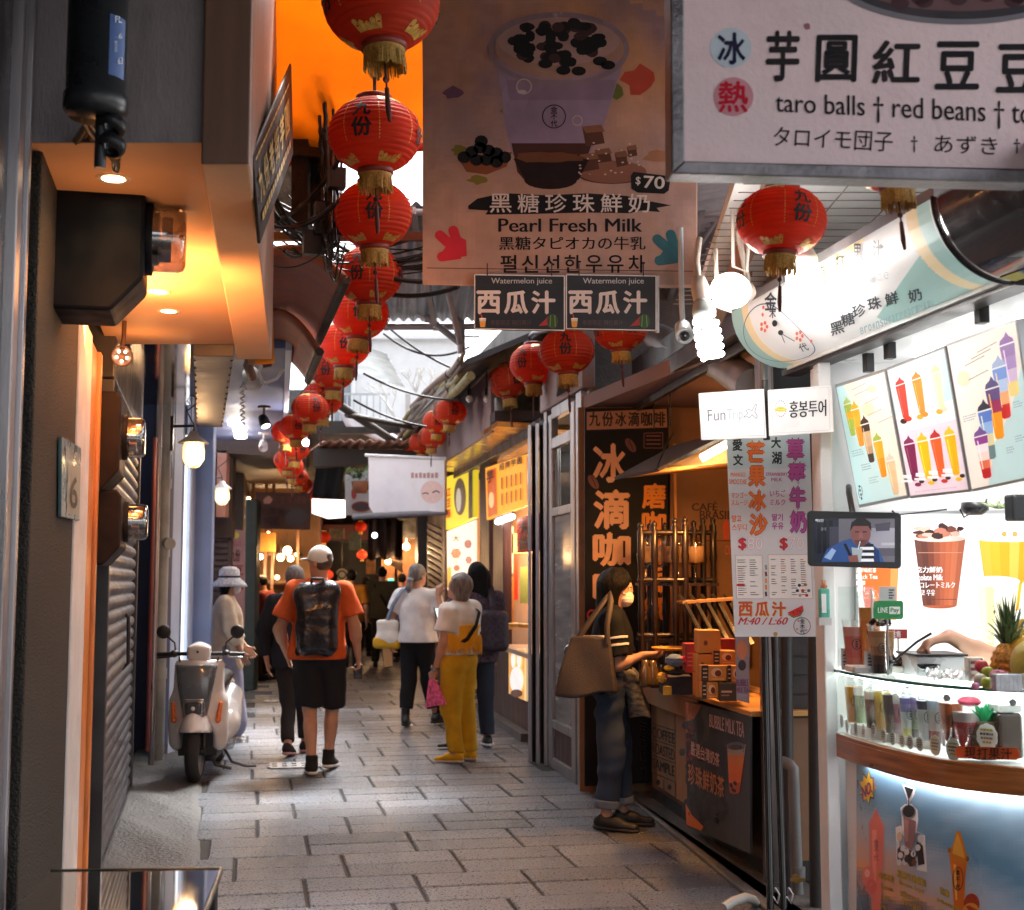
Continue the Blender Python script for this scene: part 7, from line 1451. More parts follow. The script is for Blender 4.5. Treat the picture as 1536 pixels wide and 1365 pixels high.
tinytext(B,f,.1,.45,.9,1,hexc(225,230,232));tinytext(B,f,.1,.97,.9,1,hexc(220,200,212));tinytext(B,f,.35,.04,.65,1,hexc(170,210,215));B.finish("menu_print",r,LIGHTBOX)
r,B=mb3(q3,YC,YD,lab[2]);qi=inner(q3,.035);f=bl(qi);B.poly(hexc(252,246,234),qi,1);B.poly(aqua,[f(1,.28),f(1,1),f(.25,1),f(.45,.72),f(.75,.55)],1.4);B.blob(hexc(250,230,200),*f(.15,.25),10,12,1.2)
pu,bl_,rd_,oj,wt=hexc(140,90,170),hexc(120,160,225),hexc(215,40,40),hexc(250,160,20),hexc(245,238,240)
tallcup(B,f,.84,.12,.22,.33,[hexc(150,120,180),hexc(170,140,200),hexc(215,195,225),hexc(250,225,140)],pu,2);tallcup(B,f,.68,.25,.21,.33,[bl_,hexc(190,210,240),hexc(250,180,120),rd_],hexc(170,190,220),3);tallcup(B,f,.54,.37,.21,.33,[hexc(90,70,130),hexc(160,40,90),oj,oj],hexc(90,80,130),4);tallcup(B,f,.38,.50,.20,.32,[hexc(90,130,210),hexc(150,190,235),hexc(225,215,170),hexc(110,140,140)],hexc(40,45,60),5);tallcup(B,f,.27,.66,.20,.28,[hexc(150,60,150),wt,hexc(250,225,215),hexc(235,120,80),hexc(200,30,35)],hexc(120,80,150),6)
for a,b in((.2,.17),(.3,.14),(.22,.27),(.4,.11)):B.line(hexc(120,110,100),[f(a,b),f(a+.3,b-.025)],1,2)
for a,b in((.6,.78),(.75,.72),(.8,.5),(.05,.5)):tinytext(B,f,a,b,a+.2,3,hexc(150,180,190),2,.006,.016)
B.finish("menu_print",r,LIGHTBOX)
for px,py,Y in((1332,540,4.95),(1470,486,4.28),(1300,560,5.2)):
 q=P(px,py-6,Y);mb=MB();mb.box(q+Vector((.01,.01,.04)),(.04,.035,.10),CROT);tag(mb.build("hanging_bracket",BLACKM,bevel=.003),{1332:"black bracket holding the left and middle menu lightboxes",1470:"black bracket holding the rightmost menu lightbox",1300:"black bracket at the far end of the menu lightboxes"}[px],"bracket")
r=thing("picture_lightbox","big glaring backlit picture panel of cups behind the counter","lit panel",L(1.8,5.40,1.2));YP=5.405;B=Board(P(1284,768,YP),P(1700,768,YP),P(1284,1002,YP),.0009)
mb=MB();B.panel([(1284,768),(1720,762),(1720,1003),(1284,1003)],.02,mb);mb.build("box_frame",BX,r);B.rect((1,1,1),1287,771,1716,1002,1)
o1,o2=hexc(250,110,40),hexc(250,150,80)
B.poly(o1,[(1290,845),(1348,845),(1344,930),(1300,930)],1.5);B.poly(o2,[(1336,845),(1348,845),(1344,930),(1334,930)],1.7);B.poly(hexc(240,130,115),[(1293,880),(1310,880),(1312,912),(1297,912)],2)
for i,w in enumerate(("古早味紅茶","Black Tea","紅茶","홍차")):B.text((1,1,1),w,(1284,852+i*9.5,1284+(30,32,14,14)[i],859+i*9.5),3,.03)
def grad(B,x0,x1,y0,y1,tp,cols,ly):
 n=len(cols);cx=(x0+x1)/2;hw=(x1-x0)/2
 for i,c in enumerate(cols):
  a,b=-1+2*i/n,-1+2*(i+1)/n;B.poly(c,[(cx+a*hw,y0),(cx+b*hw,y0),(cx+b*hw*tp,y1),(cx+a*hw*tp,y1)],ly)
 B.blob(cols[n//2],cx,y1,hw*tp,5,ly-.2)
grad(B,1371,1448,808,908,.66,[hexc(105,60,50),hexc(95,50,40),hexc(120,60,42),hexc(150,78,52),hexc(175,90,60),hexc(190,100,65),hexc(200,112,75),hexc(175,95,66)],2);B.blob(hexc(230,205,195),1409,808,39,5,2.6)
for i in range(26):B.blob(hexc(*random.choice(((75,40,35),(225,180,165),(60,32,28),(190,120,100),(120,65,50)))),1409+random.uniform(-32,32),798+random.uniform(-9,7),random.uniform(5,10),random.uniform(3,5),2.8+i*.03,9,.2)
B.line(hexc(205,150,130),[(1377,829),(1443,829)],1,2.7);B.line(hexc(90,50,42),[(1387,899),(1434,899)],1,2.7)
for i,(w,x0,x1)in enumerate((("巧克力鮮奶",1363,1413),("Chocolate Milk",1362,1414),("チョコレートミルク",1364,1432),("초코 우유",1374,1402))):B.text((1,1,1),w,(x0,850+i*11.5,x1,859+i*11.5),4,.035)
grad(B,1468,1560,810,870,.82,[hexc(225,175,60),hexc(228,170,40),hexc(222,160,30),hexc(230,180,75),hexc(222,155,25),hexc(220,150,30)],2);B.blob(hexc(255,245,220),1514,809,47,4,2.4)
for x in(1506,1522):B.blob(hexc(215,150,80),x,801,4,4,2.6)
B.poly(hexc(250,175,40),[(1522,850),(1536,850),(1528,915),(1518,918)],1.8)
grad(B,1453,1528,874,990,.62,[hexc(255,250,225),hexc(252,245,205),hexc(248,232,165),hexc(252,244,205),hexc(255,250,228),hexc(252,246,215)],3.2);B.blob(hexc(255,252,240),1490,872,40,8,3.6);B.blob(hexc(90,95,40),1491,918,1.5,3,3.9)
for i in range(4):B.text(hexc(225,225,228),"₩金",(1481,938+i*10,1497,944+i*10),4)
for i in range(9):B.rect(hexc(205,210,228),1409,931+i*4,1429-random.uniform(0,5),932.5+i*4,2)
B.finish("picture_print",r,M("bright_lit_print",attr=True,rough=.5,var=.02,emit=.32))
r=thing("price_banner","long white hanging banner listing mango ice and strawberry milk prices","banner",P(1160,955,5.75));B=Board(P(1090,652,5.78),P(1214,650,5.74),P(1103,955,5.74),.0008)
mb=MB();B.panel([(1089,640),(1214,640),(1225,955),(1102,955)],.006,mb);mb.build("sheet",M("white_vinyl",(.76,.76,.80),rough=.45,var=.05,dirt=.08,dcol=(.5,.45,.45)),r)
f=bl([(1089,648),(1213,648),(1225,955),(1102,955)]);fx=lambda x,y:(x+0,y)
def bt(col,t,x0,y0,x1,y1,bold=.03,ly=2,sk=.035):
 s_=lambda x,y:(x+(y-652)*0,y);B.text(col,t,[s_(x0,y0),s_(x1,y0),s_(x1,y1),s_(x0,y1)],ly,bold)
B.poly(hexc(205,232,240),[f(0,0),f(1,0),f(1,.18),f(0,.18)],1);B.poly(hexc(225,235,244),[f(0,.18),f(1,.18),f(1,.3),f(0,.3)],1)
dk_,om,pk,rd2=hexc(40,50,55),hexc(240,120,30),hexc(190,85,165),hexc(200,35,45);oml,pkl=hexc(190,80,20),hexc(120,40,110)
for ch,q in zip("愛文",((1099,659,1113,676),(1100,682,1114,698))):B.text(dk_,ch,q,3,.05)
for ch,q in zip("大湖",((1157,656,1171,672),(1158,678,1172,696))):B.text(dk_,ch,q,3,.05)
for ch,q in zip("芒果冰沙",((1121,663,1146,692),(1123,700,1147,729),(1124,736,1148,765),(1125,772,1150,802))):B.text(oml,ch,q,3,.10);B.text(om,ch,q,4,.05)
for ch,q in zip("草莓牛奶",((1181,659,1205,690),(1183,695,1207,726),(1185,731,1208,762),(1186,767,1209,798))):B.text(pkl,ch,q,3,.10);B.text(pk,ch,q,4,.05)
for t,q,c in(("MANGO",(1096,709,1118,715),om),("SMOOTHIE",(1094,719,1120,726),om),("マンゴー",(1097,738,1121,747),om),("スムージ",(1097,750,1121,758),om),("망고",(1098,773,1112,783),om),("스무디",(1098,786,1120,796),om),("STRAWBERRY",(1149,709,1181,714),pk),("MILK",(1157,717,1173,722),pk),("いちご",(1155,735,1178,745),pk),("ミルク",(1155,749,1178,758),pk),("딸기",(1158,771,1174,781),pk),("우유",(1158,784,1175,794),pk)):B.text(c,t,q,3,.045)
for x0,t in((1108,"80"),(1170,"70")):B.text(rd2,"$",(x0,807,x0+11,825),3,.06);B.text(hexc(205,110,115),t,(x0+13,806,x0+36,824),3,.035);B.text(hexc(244,240,244),t,(x0+13,806,x0+36,824),3.7,.006)
for q0 in(((1103,833),(1143,833),(1145,898),(1105,898)),((1152,832),(1216,832),(1219,898),(1154,898))):
 B.poly(hexc(250,247,247),q0,1.5);B.line(hexc(205,180,165),list(q0)+[q0[0]],.8,2);g=bl(q0)
 for i in range(17):
  for j in range(4 if q0[0][0]>1150 else 2):
   if random.random()<.85:n=4 if q0[0][0]>1150 else 2;a=.06+j*.92/n;w=.92/n-.08;B.poly(hexc(*random.choice(((120,110,110),(150,90,70),(90,90,100),(190,120,80)))),[g(a,.1+i*.05),g(a+w*random.uniform(.4,1),.1+i*.05),g(a+w*random.uniform(.4,1),.118+i*.05),g(a,.118+i*.05)],2)
B.rect(rd2,1105,876,1117,879,3)
for x,y,c in((1199,878,(40,70,60)),(1208,877,(170,110,40)),(1196,886,(50,50,60)),(1204,886,(190,70,60)),(1213,886,(90,110,110)),(1200,893,(200,160,160)),(1210,893,(190,50,50))):B.blob(hexc(*c),x,y,2.6,2.4,3,10)
for i,c in enumerate(((150,150,150),(140,40,60),(240,160,60),(240,150,50),(80,60,60))):B.poly(hexc(*c),[(1147,848+i*10),(1150,847+i*10),(1151,854+i*10),(1148,855+i*10)],2)
for i,ch in enumerate("西瓜汁"):B.text(hexc(230,195,80),ch,(1108.5+i*25,903.5,1128.5+i*25,924.5),2.5,.09);B.text(hexc(215,85,55),ch,(1108+i*25,903,1128+i*25,924),3.2,.05)
B.text(hexc(205,50,60),"M:40 / L:60",(1109,926,1181,937),3,.05,shear=.06);B.poly(hexc(215,45,45),[(1181,919),(1204,908),(1205,914),(1200,922),(1190,925)],3);B.line(hexc(70,120,60),[(1182,921),(1190,926),(1200,923),(1205,915)],1.6,3.5)
for x,y in((1190,919),(1196,916),(1200,917)):B.blob(hexc(60,20,20),x,y,.9,1.4,4,8)
B.ring(hexc(70,80,110),1203,939,13,13,1,3)
for i,ch in enumerate("金木代"):B.text(dk_,ch,(1200,928+i*8,1207,935+i*8),3.5,.03)
for a in(.8,2.6,4.1):B.blob(hexc(230,150,130),1203+9*math.cos(a),939+9*math.sin(a),1.8,1.8,3.4,8)
B.finish("banner_print",r,INK)
mb=MB();q=B.pt(1163,951,.004);mb.cyl(q,q+Vector((0,-.006,0)),.009,n=14);mb.build("eyelet",M("brass"),r)
def placard(q,Y,label,fn):
 r=thing("tour_placard",label,"placard",P(q[3][0],q[3][1],Y));B=Board(P(*q[0],Y),P(*q[1],Y),P(*q[3],Y),.0008);mb=MB();B.panel(q,.01,mb);mb.build("card",M("white_card",(.86,.86,.87),rough=.3,var=.03,coat=.2),r,bevel=.002);fn(B);B.finish("card_print",r,INK)
gy,gy2=hexc(95,98,104),hexc(175,185,195)
def ft(B):
 B.line(hexc(205,205,210),[(1052,592),(1144,586),(1147,653),(1054,656),(1052,592)],.8,1)
 B.text(gy,"Fun",[(1061,615),(1088,613),(1088,630),(1062,632)],2,-.004);B.text(gy2,"Trip",[(1090,614),(1114,613),(1114,633),(1090,634)],2)
 B.line(gy2,[(1082,613.5),(1120,612)],1,2);B.line(hexc(130,140,150),[(1115,626),(1122,620),(1119,616),(1123,614),(1128,616),(1133,606),(1135,607),(1132,618),(1136,624),(1134,628),(1128,622),(1124,627),(1121,625),(1115,626)],.9,2)
placard([(1048,590),(1146,583),(1150,657),(1052,660)],5.28,"white FunTrip placard with a little aeroplane outline, left of the pair",ft)
def hb(B):
 B.line(hexc(215,215,220),[(1158,586),(1243,581),(1245,645),(1160,650),(1158,586)],1,1)
 for i in range(18):
  a=i*2*math.pi/18;c=(hexc(190,60,70),hexc(210,140,60),hexc(70,100,170))[(i//6)%3];B.line(c,[(1171+7.2*math.cos(a),613+11*math.sin(a)),(1171+8.6*math.cos(a),613+13*math.sin(a))],1.1,2)
 B.blob(hexc(215,205,70),1171,614,9,3.5,2);B.line(hexc(240,235,160),[(1163,613),(1172,615),(1179,613)],1,3);B.text(hexc(25,25,28),"홍봉투어",[(1184,602),(1239,599),(1239,624),(1184,627)],2,.04)
placard([(1152,585),(1248,578),(1251,648),(1154,654)],5.25,"white tour placard with bold Korean lettering, right of the pair",hb)
mb=MB();mb.tube([P(1147,570,5.32),P(1150,660,5.32)],.014,8);tag(mb.build("sign_rod",BLACKM),"black rod between the two tour placards","rod")
mb=MB();mb.cyl(P(1146,540,5.75),P(1146,600,5.75),.02,n=12);tag(mb.build("conduit_stub",M("grey_pipe",(.16,.16,.16),rough=.45,dirt=.3)),"pale conduit stub under the curved sign above the tour placards","pipe");mb=MB();mb.box(P(1188,570,6.0),(.18,.05,.4));tag(mb.build("dark_board",DARKP),"dark board behind the right tour placard","board")
r=thing("tablet_screen","black framed video tablet showing a man drinking through a straw","screen",P(1281,852,5.05));q=[(1211,766),(1352,769),(1352,853),(1212,849)];B=Board(P(1211,766,5.06),P(1352,769,5.02),P(1211,849,5.06),.0006)
mb=MB();rc=[]
for(cx,cy),a0 in zip(((1217,772),(1346,775),(1346,847),(1218,843)),(180,270,0,90)):rc+=[(cx+6*math.cos(R(a0+k*22.5)),cy+6*math.sin(R(a0+k*22.5)))for k in range(5)]
B.panel(rc,.022,mb);mb.build("bezel",BLACKM,r,bevel=.003)
B.rect(hexc(30,34,48),1221,778,1342,843,1);B.rect(hexc(95,92,102),1258,778,1342,843,1.3);B.rect(hexc(140,138,150),1300,792,1342,822,1.5);B.poly(hexc(70,68,80),[(1312,786),(1336,783),(1334,796),(1314,797)],2);B.rect(hexc(55,55,70),1244,790,1258,822,2);B.rect(hexc(165,160,168),1322,814,1342,818,2);B.rect(hexc(80,78,88),1318,822,1342,834,2)
for x in(1226,1234,1243):B.rect(hexc(18,20,30),x,780,x+6,830,1.6)
B.poly(hexc(45,75,130),[(1232,843),(1240,824),(1262,812),(1276,808),(1300,810),(1318,824),(1326,843)],3);B.poly(hexc(140,165,200),[(1236,836),(1248,822),(1254,826),(1246,840)],3.4);B.poly(hexc(30,50,95),[(1300,812),(1318,826),(1320,843),(1306,843)],3.3)
for i in range(6):B.poly(hexc(215,215,220)if i%2 else hexc(25,28,40),[(1290,816+i*4.4),(1310,816+i*4.4),(1311,820.4+i*4.4),(1290,820.4+i*4.4)],3.6)
B.blob(hexc(120,75,72),1291,800,15,19,4,24);B.poly(hexc(28,22,26),[(1275,797),(1277,784),(1285,778),(1298,778),(1306,784),(1307,797),(1302,789),(1280,789)],4.6);B.poly(hexc(95,58,58),[(1280,810),(1302,810),(1297,819),(1285,819)],4.2)
for x in(1285,1297):B.rect(hexc(40,25,28),x-3,797,x+3,798.6,5)
B.poly(hexc(135,88,82),[(1289,799),(1293,799),(1295,807),(1287,807)],4.8);B.rect(hexc(80,40,42),1286,811,1296,812.6,5);B.line(hexc(200,205,210),[(1290,812),(1287,824)],1.4,5.4);B.poly(hexc(150,160,165),[(1277,821),(1294,823),(1291,843),(1280,843)],5);B.poly(hexc(125,78,72),[(1272,834),(1286,832),(1288,843),(1274,843)],5.5);B.poly(hexc(20,24,40),[(1265,816),(1269,815),(1278,834),(1274,836)],5.4)
B.text(hexc(200,205,215),"백상원",(1223,778.5,1235,783),3,.03);B.text(hexc(120,125,140),"홍대",(1231,791,1239,796),3);B.finish("screen_picture",r,M("screen_print",attr=True,rough=.15,var=.02,emit=.35))
mb=MB();a=B.pt(1281,770,-.03);mb.tube([a,a+Vector((0,.05,.08)),a+Vector((.05,.25,.12))],.012,8);mb.build("arm",BLACKM,r)
r=thing("spray_bottle","green bottle with a copper cap strapped to the white column","bottle",P(1236,932,5.25));mb=MB();mb.box(P(1236,906,5.3),(.042,.03,.125));mb.build("bottle_body",M("green_bottle",(.10,.42,.33),rough=.3,var=.1),r,bevel=.008);mb=MB();q=P(1236,882,5.3);mb.lathe([(.012,0),(.014,.012),(.008,.02),(.008,.035),(0,.035)],q-Vector((0,0,.005)),14);mb.build("cap",M("copper_cap",(.4,.17,.09),rough=.3,metal=.5),r)
mb=MB();mb.box(P(1236,905,5.282),(.018,.003,.075));mb.build("bottle_label",M("white_card"),r);mb=MB();mb.box(P(1236,932,5.29),(.05,.045,.03));mb.build("holder",M("white_plastic"),r)
class CurveWall(Board):
 def __init__(s,o,gap=.0008):s.o_=o;s.gap=gap;s.mb=MB();s.fine=.12;s.pl=[(crv(i/200,o),(crv(i/200,o-.01)-crv(i/200,o)).normalized())for i in range(201)]
 def pt(s,px,py,lift=0.):
  d=ray(px,py);best=None
  for(a,na),(b,nb)in zip(s.pl,s.pl[1:]):
   e=b-a;den=d.x*e.y-d.y*e.x
   if abs(den)<1e-9:continue
   t=(a.x*e.y-a.y*e.x)/den;u_=(a.x*d.y-a.y*d.x)/den
   if-.02<=u_<=1.02 and t>0 and(best is None or t<best[0]):best=(t,na)
  if best is None:best=(4.2,Vector((0,-1)))
  p=CAM+d*best[0];return p+Vector((best[1].x,best[1].y,0))*lift
r=thing("counter_poster","moody sea and sky poster with three drinks on the curved counter front","poster",L(1.5,4.4,.3));B=CurveWall(.0345);random.seed(31)
def vnoise(seed):
 g=np.random.default_rng(seed).random((24,24))
 def f(x,y):
  x,y=x%23,y%23;i,j=int(x),int(y);a,b=x-i,y-j;a=a*a*(3-2*a);b=b*b*(3-2*b)
  return(g[i,j]*(1-a)+g[i+1,j]*a)*(1-b)+(g[i,j+1]*(1-a)+g[i+1,j+1]*a)*b
 return f
N1,N2=vnoise(1),vnoise(2)
def skyc(u_,v):
 n=N1(u_*5,v*9+u_*2)*.6+N2(u_*12,v*20+u_*6)*.4;d=v-u_*.55
 c1,c2,c3,c4,c5=(np.array(hexc(*c))for c in((165,195,215),(110,150,178),(172,185,200),(235,160,95),(75,85,110)))
 if d<.12:c=c1+(c2-c1)*min(1,max(0,d+.35)/.4+(n-.5)*.8)
 elif d<.34:t=(d-.12)/.22;c=c2+(c3-c2)*min(1,max(0,t+(n-.5)*.9))
 elif d<.58:t=(d-.34)/.24;c=c3+(c4-c3)*min(1,max(0,t*1.1+(n-.5)*1.2))*max(0,1-u_*1.05)
 else:t=min(1,(d-.58)/.2);cc_=c3+(c4-c3)*max(0,1-u_*1.05);c=cc_+(c5-cc_)*min(1,max(0,t+(n-.5)*1.3))
 return tuple(float(max(0,x))for x in c)
top=lambda x:np.interp(x,[1285,1328,1420,1536,1620],[1141,1154,1178,1191,1196])
xs_=np.linspace(1285,1620,58)
for i in range(57):
 for j in range(44):
  xa,xb=xs_[i],xs_[i+1];ya0,yb0=top(xa),top(xb);v0,v1=j/44,(j+1)/44;ye_=1400
  B.poly(skyc(i/57*1.25,v0),[(xa,ya0+(ye_-ya0)*v0),(xb,yb0+(ye_-yb0)*v0),(xb,yb0+(ye_-yb0)*v1),(xa,ya0+(ye_-ya0)*v1)],1)
def star(col,cx,cy,r0,r1,n,ly,sx=1.,a_=0):
 p=[];
 for i in range(n*2):t=i*math.pi/n+a_;rr=(r1 if i%2 else r0)*random.uniform(.88,1.1);p.append((cx+rr*math.cos(t)*sx,cy+rr*math.sin(t)))
 B.poly(col,p,ly)
star(hexc(60,40,30),1302,1182,27,17,9,2,.52);star(hexc(250,200,50),1302,1182,24,15,9,2.6,.52)
B.text(hexc(230,120,60),"NO.1",[(1294.5,1182),(1312,1169),(1313,1186),(1295.5,1200)],3.4,.1);B.text(hexc(110,50,120),"NO.1",[(1294,1181),(1311,1168),(1312,1185),(1295,1199)],4,.05)
sk=hexc(235,120,100)
B.poly(hexc(205,150,150),[(1303,1233),(1309,1224),(1314,1210),(1320,1224),(1327,1238),(1327,1300),(1325,1345),(1306,1345),(1304,1290)],2);B.poly(sk,[(1306,1236),(1314,1213),(1324,1236),(1326,1243),(1324,1300),(1322,1365),(1308,1365),(1306,1290)],2.6);B.poly(hexc(250,150,125),[(1309,1245),(1316,1245),(1315,1330),(1310,1330)],3.2);B.vtext(hexc(120,60,100),"金不代",1312,1258,1319,1292,3.8)
B.blob(hexc(240,115,95),1303,1315,9,16,3.4);B.blob(hexc(225,90,80),1308,1330,8,12,3.6);B.blob(hexc(250,190,170),1302,1310,4,6,4)
wt_=hexc(240,240,242)
B.poly(wt_,[(1344,1241),(1352,1238),(1356,1245),(1376,1247),(1388,1253),(1391,1308),(1380,1306),(1346,1294)],2);B.poly(wt_,[(1351,1212),(1358,1206),(1368,1206),(1377,1215),(1378,1230),(1375,1250),(1354,1248),(1353,1226)],2.2);B.poly(wt_,[(1354,1176),(1374,1183),(1372,1192),(1365,1204),(1366,1212),(1362,1212),(1362,1202)],2.2)
B.poly((.01,.01,.012),[(1357,1179),(1371,1184),(1364,1200)],3);B.line((.01,.01,.012),[(1364,1199),(1364,1210)],1.6,3);B.blob((.015,.013,.013),1364,1217,9,9,3,rot=.5);B.blob(hexc(150,150,155),1364,1218,11,11,2.8,rot=.5)
B.poly(hexc(150,105,105),[(1356,1224),(1375,1232),(1373,1262),(1368,1275),(1358,1268)],3);B.poly(hexc(190,140,135),[(1357,1228),(1364,1231),(1363,1262),(1359,1262)],3.4)
for q in([(1347,1274),(1352,1268),(1358,1280),(1354,1292),(1347,1290)],[(1359,1272),(1373,1278),(1375,1298),(1366,1300),(1360,1290)],[(1376,1262),(1385,1268),(1388,1296),(1378,1298)]):B.poly(hexc(48,26,22),q,3.4)
for i in range(10):B.blob(hexc(*random.choice(((60,34,28),(225,220,220),(35,20,18),(120,70,40)))),random.uniform(1349,1387),random.uniform(1270,1296),4,5,3.8+i*.03,8)
B.blob(hexc(235,205,170),1350,1255,4,7,3);B.blob(hexc(225,215,212),1382,1258,5,6,3)
B.poly(hexc(215,125,30),[(1424,1278),(1427,1272),(1432,1262),(1435,1246),(1441,1248),(1446,1264),(1452,1288),(1449,1310),(1446,1365),(1432,1365),(1428,1310)],2.4);B.poly(hexc(240,165,55),[(1431,1268),(1437,1250),(1444,1268),(1448,1288),(1430,1280)],2.9);B.poly(hexc(225,110,20),[(1428,1290),(1449,1298),(1445,1365),(1433,1365)],3);B.poly(hexc(245,180,80),[(1431,1296),(1435,1297),(1437,1350),(1434,1350)],3.4);B.blob(hexc(170,95,25),1425,1275,3,4,3.2);B.blob(hexc(150,85,25),1452,1288,2.5,4,3.2)
B.ring(hexc(110,55,25),1438,1318,8,18,1.2,3.8)
for i,ch in enumerate("金不代"):B.text(hexc(70,35,20),ch,(1434.5,1304+i*11,1441,1312+i*11),4,.03)
B.blob(hexc(180,60,30),1458,1356,12,16,3);B.blob(hexc(240,150,50),1457,1366,12,12,3.3)
yt=hexc(225,185,50);yd=hexc(90,70,40)
def twol(t,q,b=.04):B.text(yd,t,q,4.2,b+.06);B.text(yt,t,q,4.9,b)
twol("西瓜冰沙",[(1318,1306),(1342,1314),(1342,1325),(1318,1317)]);twol("黑糖珍珠鮮奶",[(1346,1303),(1390,1319),(1390,1331),(1346,1314)]);twol("芒果",[(1411,1330),(1425,1337),(1425,1347),(1411,1340)])
for i,(t,x0,y0,x1,y1)in enumerate((("Watermelon",1322,1324,1340,1330),("スイカ",1322,1338,1336,1345),("수박",1321,1353,1331,1360),("Brown Sugar",1350,1320,1388,1334),("黒糖タピオカ",1351,1335,1385,1350),("흑당버블티",1353,1347,1382,1360),("Mango",1407,1346,1440,1360),("マンゴー",1408,1359,1436,1372))):h=8;twol(t,[(x0,y0),(x1,y1),(x1,y1+h),(x0,y0+h)],.02)
B.finish("poster_print",r,M("satin_print"))
PET=glass("clear_cup",(.97,.98,.98),.05,alpha=.07)
def drink(c_,z0,cols,h=.17,rt=.043,rb=.03,label="",dome=False,emblem=True,grp="drinks in the glass case",straw=None,lay=None):
 r=thing("drink_cup",label,"drink",L(c_.x,c_.y,z0),grp);mb=MB();n=len(cols)
 mb.lathe([(0,z0),(rb,z0),(rt,z0+h),(rt*1.06,z0+h+.003),(rt*1.06,z0+h+.009),(rt*.98,z0+h+.009)]+([(rt*.95,z0+h+.015),(rt*.7,z0+h+.035),(rt*.25,z0+h+.045)]if dome else[]),(c_.x,c_.y,0),24);mb.build("cup_shell",PET,r)
 mb=MB();ms=[];zt=z0+h*.9;m_=14
 prof=[(0,z0+.003)]+[(rb*.96+(rt-rb)*.96*(i/m_)*.9,z0+.003+(zt-z0-.003)*i/m_)for i in range(m_+1)]+[(0,zt)]
 for i in range(len(prof)-1):
  k=min(n-1,int(max(0,i-1)/m_*n));mb.lathe(prof[i:i+2],(c_.x,c_.y,0),24,col=cols[n-1-k])
 mb.build("drink_fill",M("drink_fill",attr=True,rough=.35,var=.06,transl=.12),r)
 if emblem:
  mb=MB();zz=z0+h*.55;rr=rb+(rt-rb)*.55+.0012
  for k in range(20):
   p=[]
   for t,w in((k,1),(k+1,1),(k+1,.86),(k,.86)):
    a=t*2*math.pi/20;an=-math.pi/2-.15+.42*w*math.cos(a);z=zz+.02*w*math.sin(a);p.append((c_.x+rr*math.cos(an),c_.y+rr*math.sin(an),z))
   mb.face(p)
  for k in range(3):an=-math.pi/2-.15;z=zz+.009-k*.009;mb.face([(c_.x+rr*math.cos(an+s_),c_.y+rr*math.sin(an+s_),z+q)for s_,q in((-.12,-.003),(.12,-.003),(.1,.003),(-.1,.003))])
  mb.build("emblem",M("emblem_ink",(.05,.05,.07)),r)
 return r
H=hexc
case=[(1257,[H(255,170,10),H(255,165,0),H(255,160,0)],"orange mango drink, first from the left in the glass case"),(1286,[H(235,235,225),H(100,150,70),H(90,140,60),H(110,155,80)],"green kiwi drink beside the orange one in the glass case"),(1303,[H(225,215,205),H(60,40,38),H(50,34,34),H(45,32,36)],"dark black tea drink, third from the left in the glass case"),(1317,[H(225,190,80),H(225,180,70),H(230,180,80)],"pale gold drink, fourth from the left in the glass case"),(1331,[H(95,65,55),H(90,60,50),H(110,85,70),H(120,110,90)],"brown cocoa drink, fifth from the left in the glass case"),(1343,[H(235,225,225),H(215,140,160),H(210,130,155),H(215,180,195)],"pink berry drink, sixth from the left in the glass case"),(1356,[H(130,115,190),H(150,140,205),H(225,235,240),H(220,232,225),H(225,230,130)],"white drink with a violet cap and yellow foot in the glass case"),(1368,[H(160,130,205),H(175,160,205),H(175,185,165),H(165,180,150),H(60,55,65)],"lilac and sage layered drink in the glass case"),(1381,[H(35,38,75),H(215,228,235),H(225,235,240),H(225,235,240)],"white drink with a navy cap in the glass case"),(1398,[H(175,210,235),H(200,222,228),H(200,215,220),H(140,40,55)],"pale blue drink with a dark red foot in the glass case"),(1418,[H(215,100,20),H(200,80,15),H(150,45,12)],"amber orange tea in the glass case beside the pink cup")]
def on_case(px,o):
 best=min((abs(768+F*crv(t,o).x/crv(t,o).y-px),t)for t in np.linspace(0,1,400));return crv(best[1],o),best[1]
for i,(px,cols,lab)in enumerate(case):
 q,t=on_case(px,.075 if i%2==0 else.095);drink(Vector((q.x,q.y,0)),.99 if i<9 else.985,cols,.155 if i<9 else.165,.036 if i<9 else.043,.027 if i<9 else.032,lab,dome=i not in(0,3,10))
for px,o,cols,h,rt,lab,z in((1441,.08,[H(235,215,215),H(225,70,70),H(215,55,65),H(200,45,60)],.17,.052,"big red watermelon drink in the glass case before the pineapple cup",.955),):
 q,t=on_case(px,o);drink(Vector((q.x,q.y,0)),z,cols,h,rt,rt*.75,lab)
mb=MB();q,t=on_case(1445,.09);mb.ball((q.x,q.y,1.142),(.04,.04,.018),14);tag(mb.build("berry_lid",M("crimson_fruit",(.45,.04,.09),rough=.4)),"crimson fruit slice lying on the red watermelon drink","fruit")
mb=MB();q,t=on_case(1330,.12);mb.box((q.x,q.y,.967),(.5,.02,.044),rz=-1.2);tag(mb.build("case_step",M("white_laminate")),"white step lifting the row of drinks in the glass case","step")
r=thing("pineapple_cup","pineapple shaped woven cup with bright green plastic leaves in the glass case","drink",L(0,0,0));q,t=on_case(1466,.10);c_=Vector((q.x,q.y,0));r.location=(q.x,q.y,.955)
mb=MB();prof=[]
for i in range(41):z=i/40;prof.append(((.034+.018*math.sin(math.pi*min(1,z*.9+.1)))*(1+.05*abs(math.sin(i*1.1))),.955+z*.125))
mb.lathe([(0,.955)]+prof+[(0,1.08)],c_,28);mb.build("woven_cup",M("dark_woven_cup",(.10,.055,.03),rough=.4,var=.6,scale=70,bump=.8,bscale=60),r)
mb=MB();
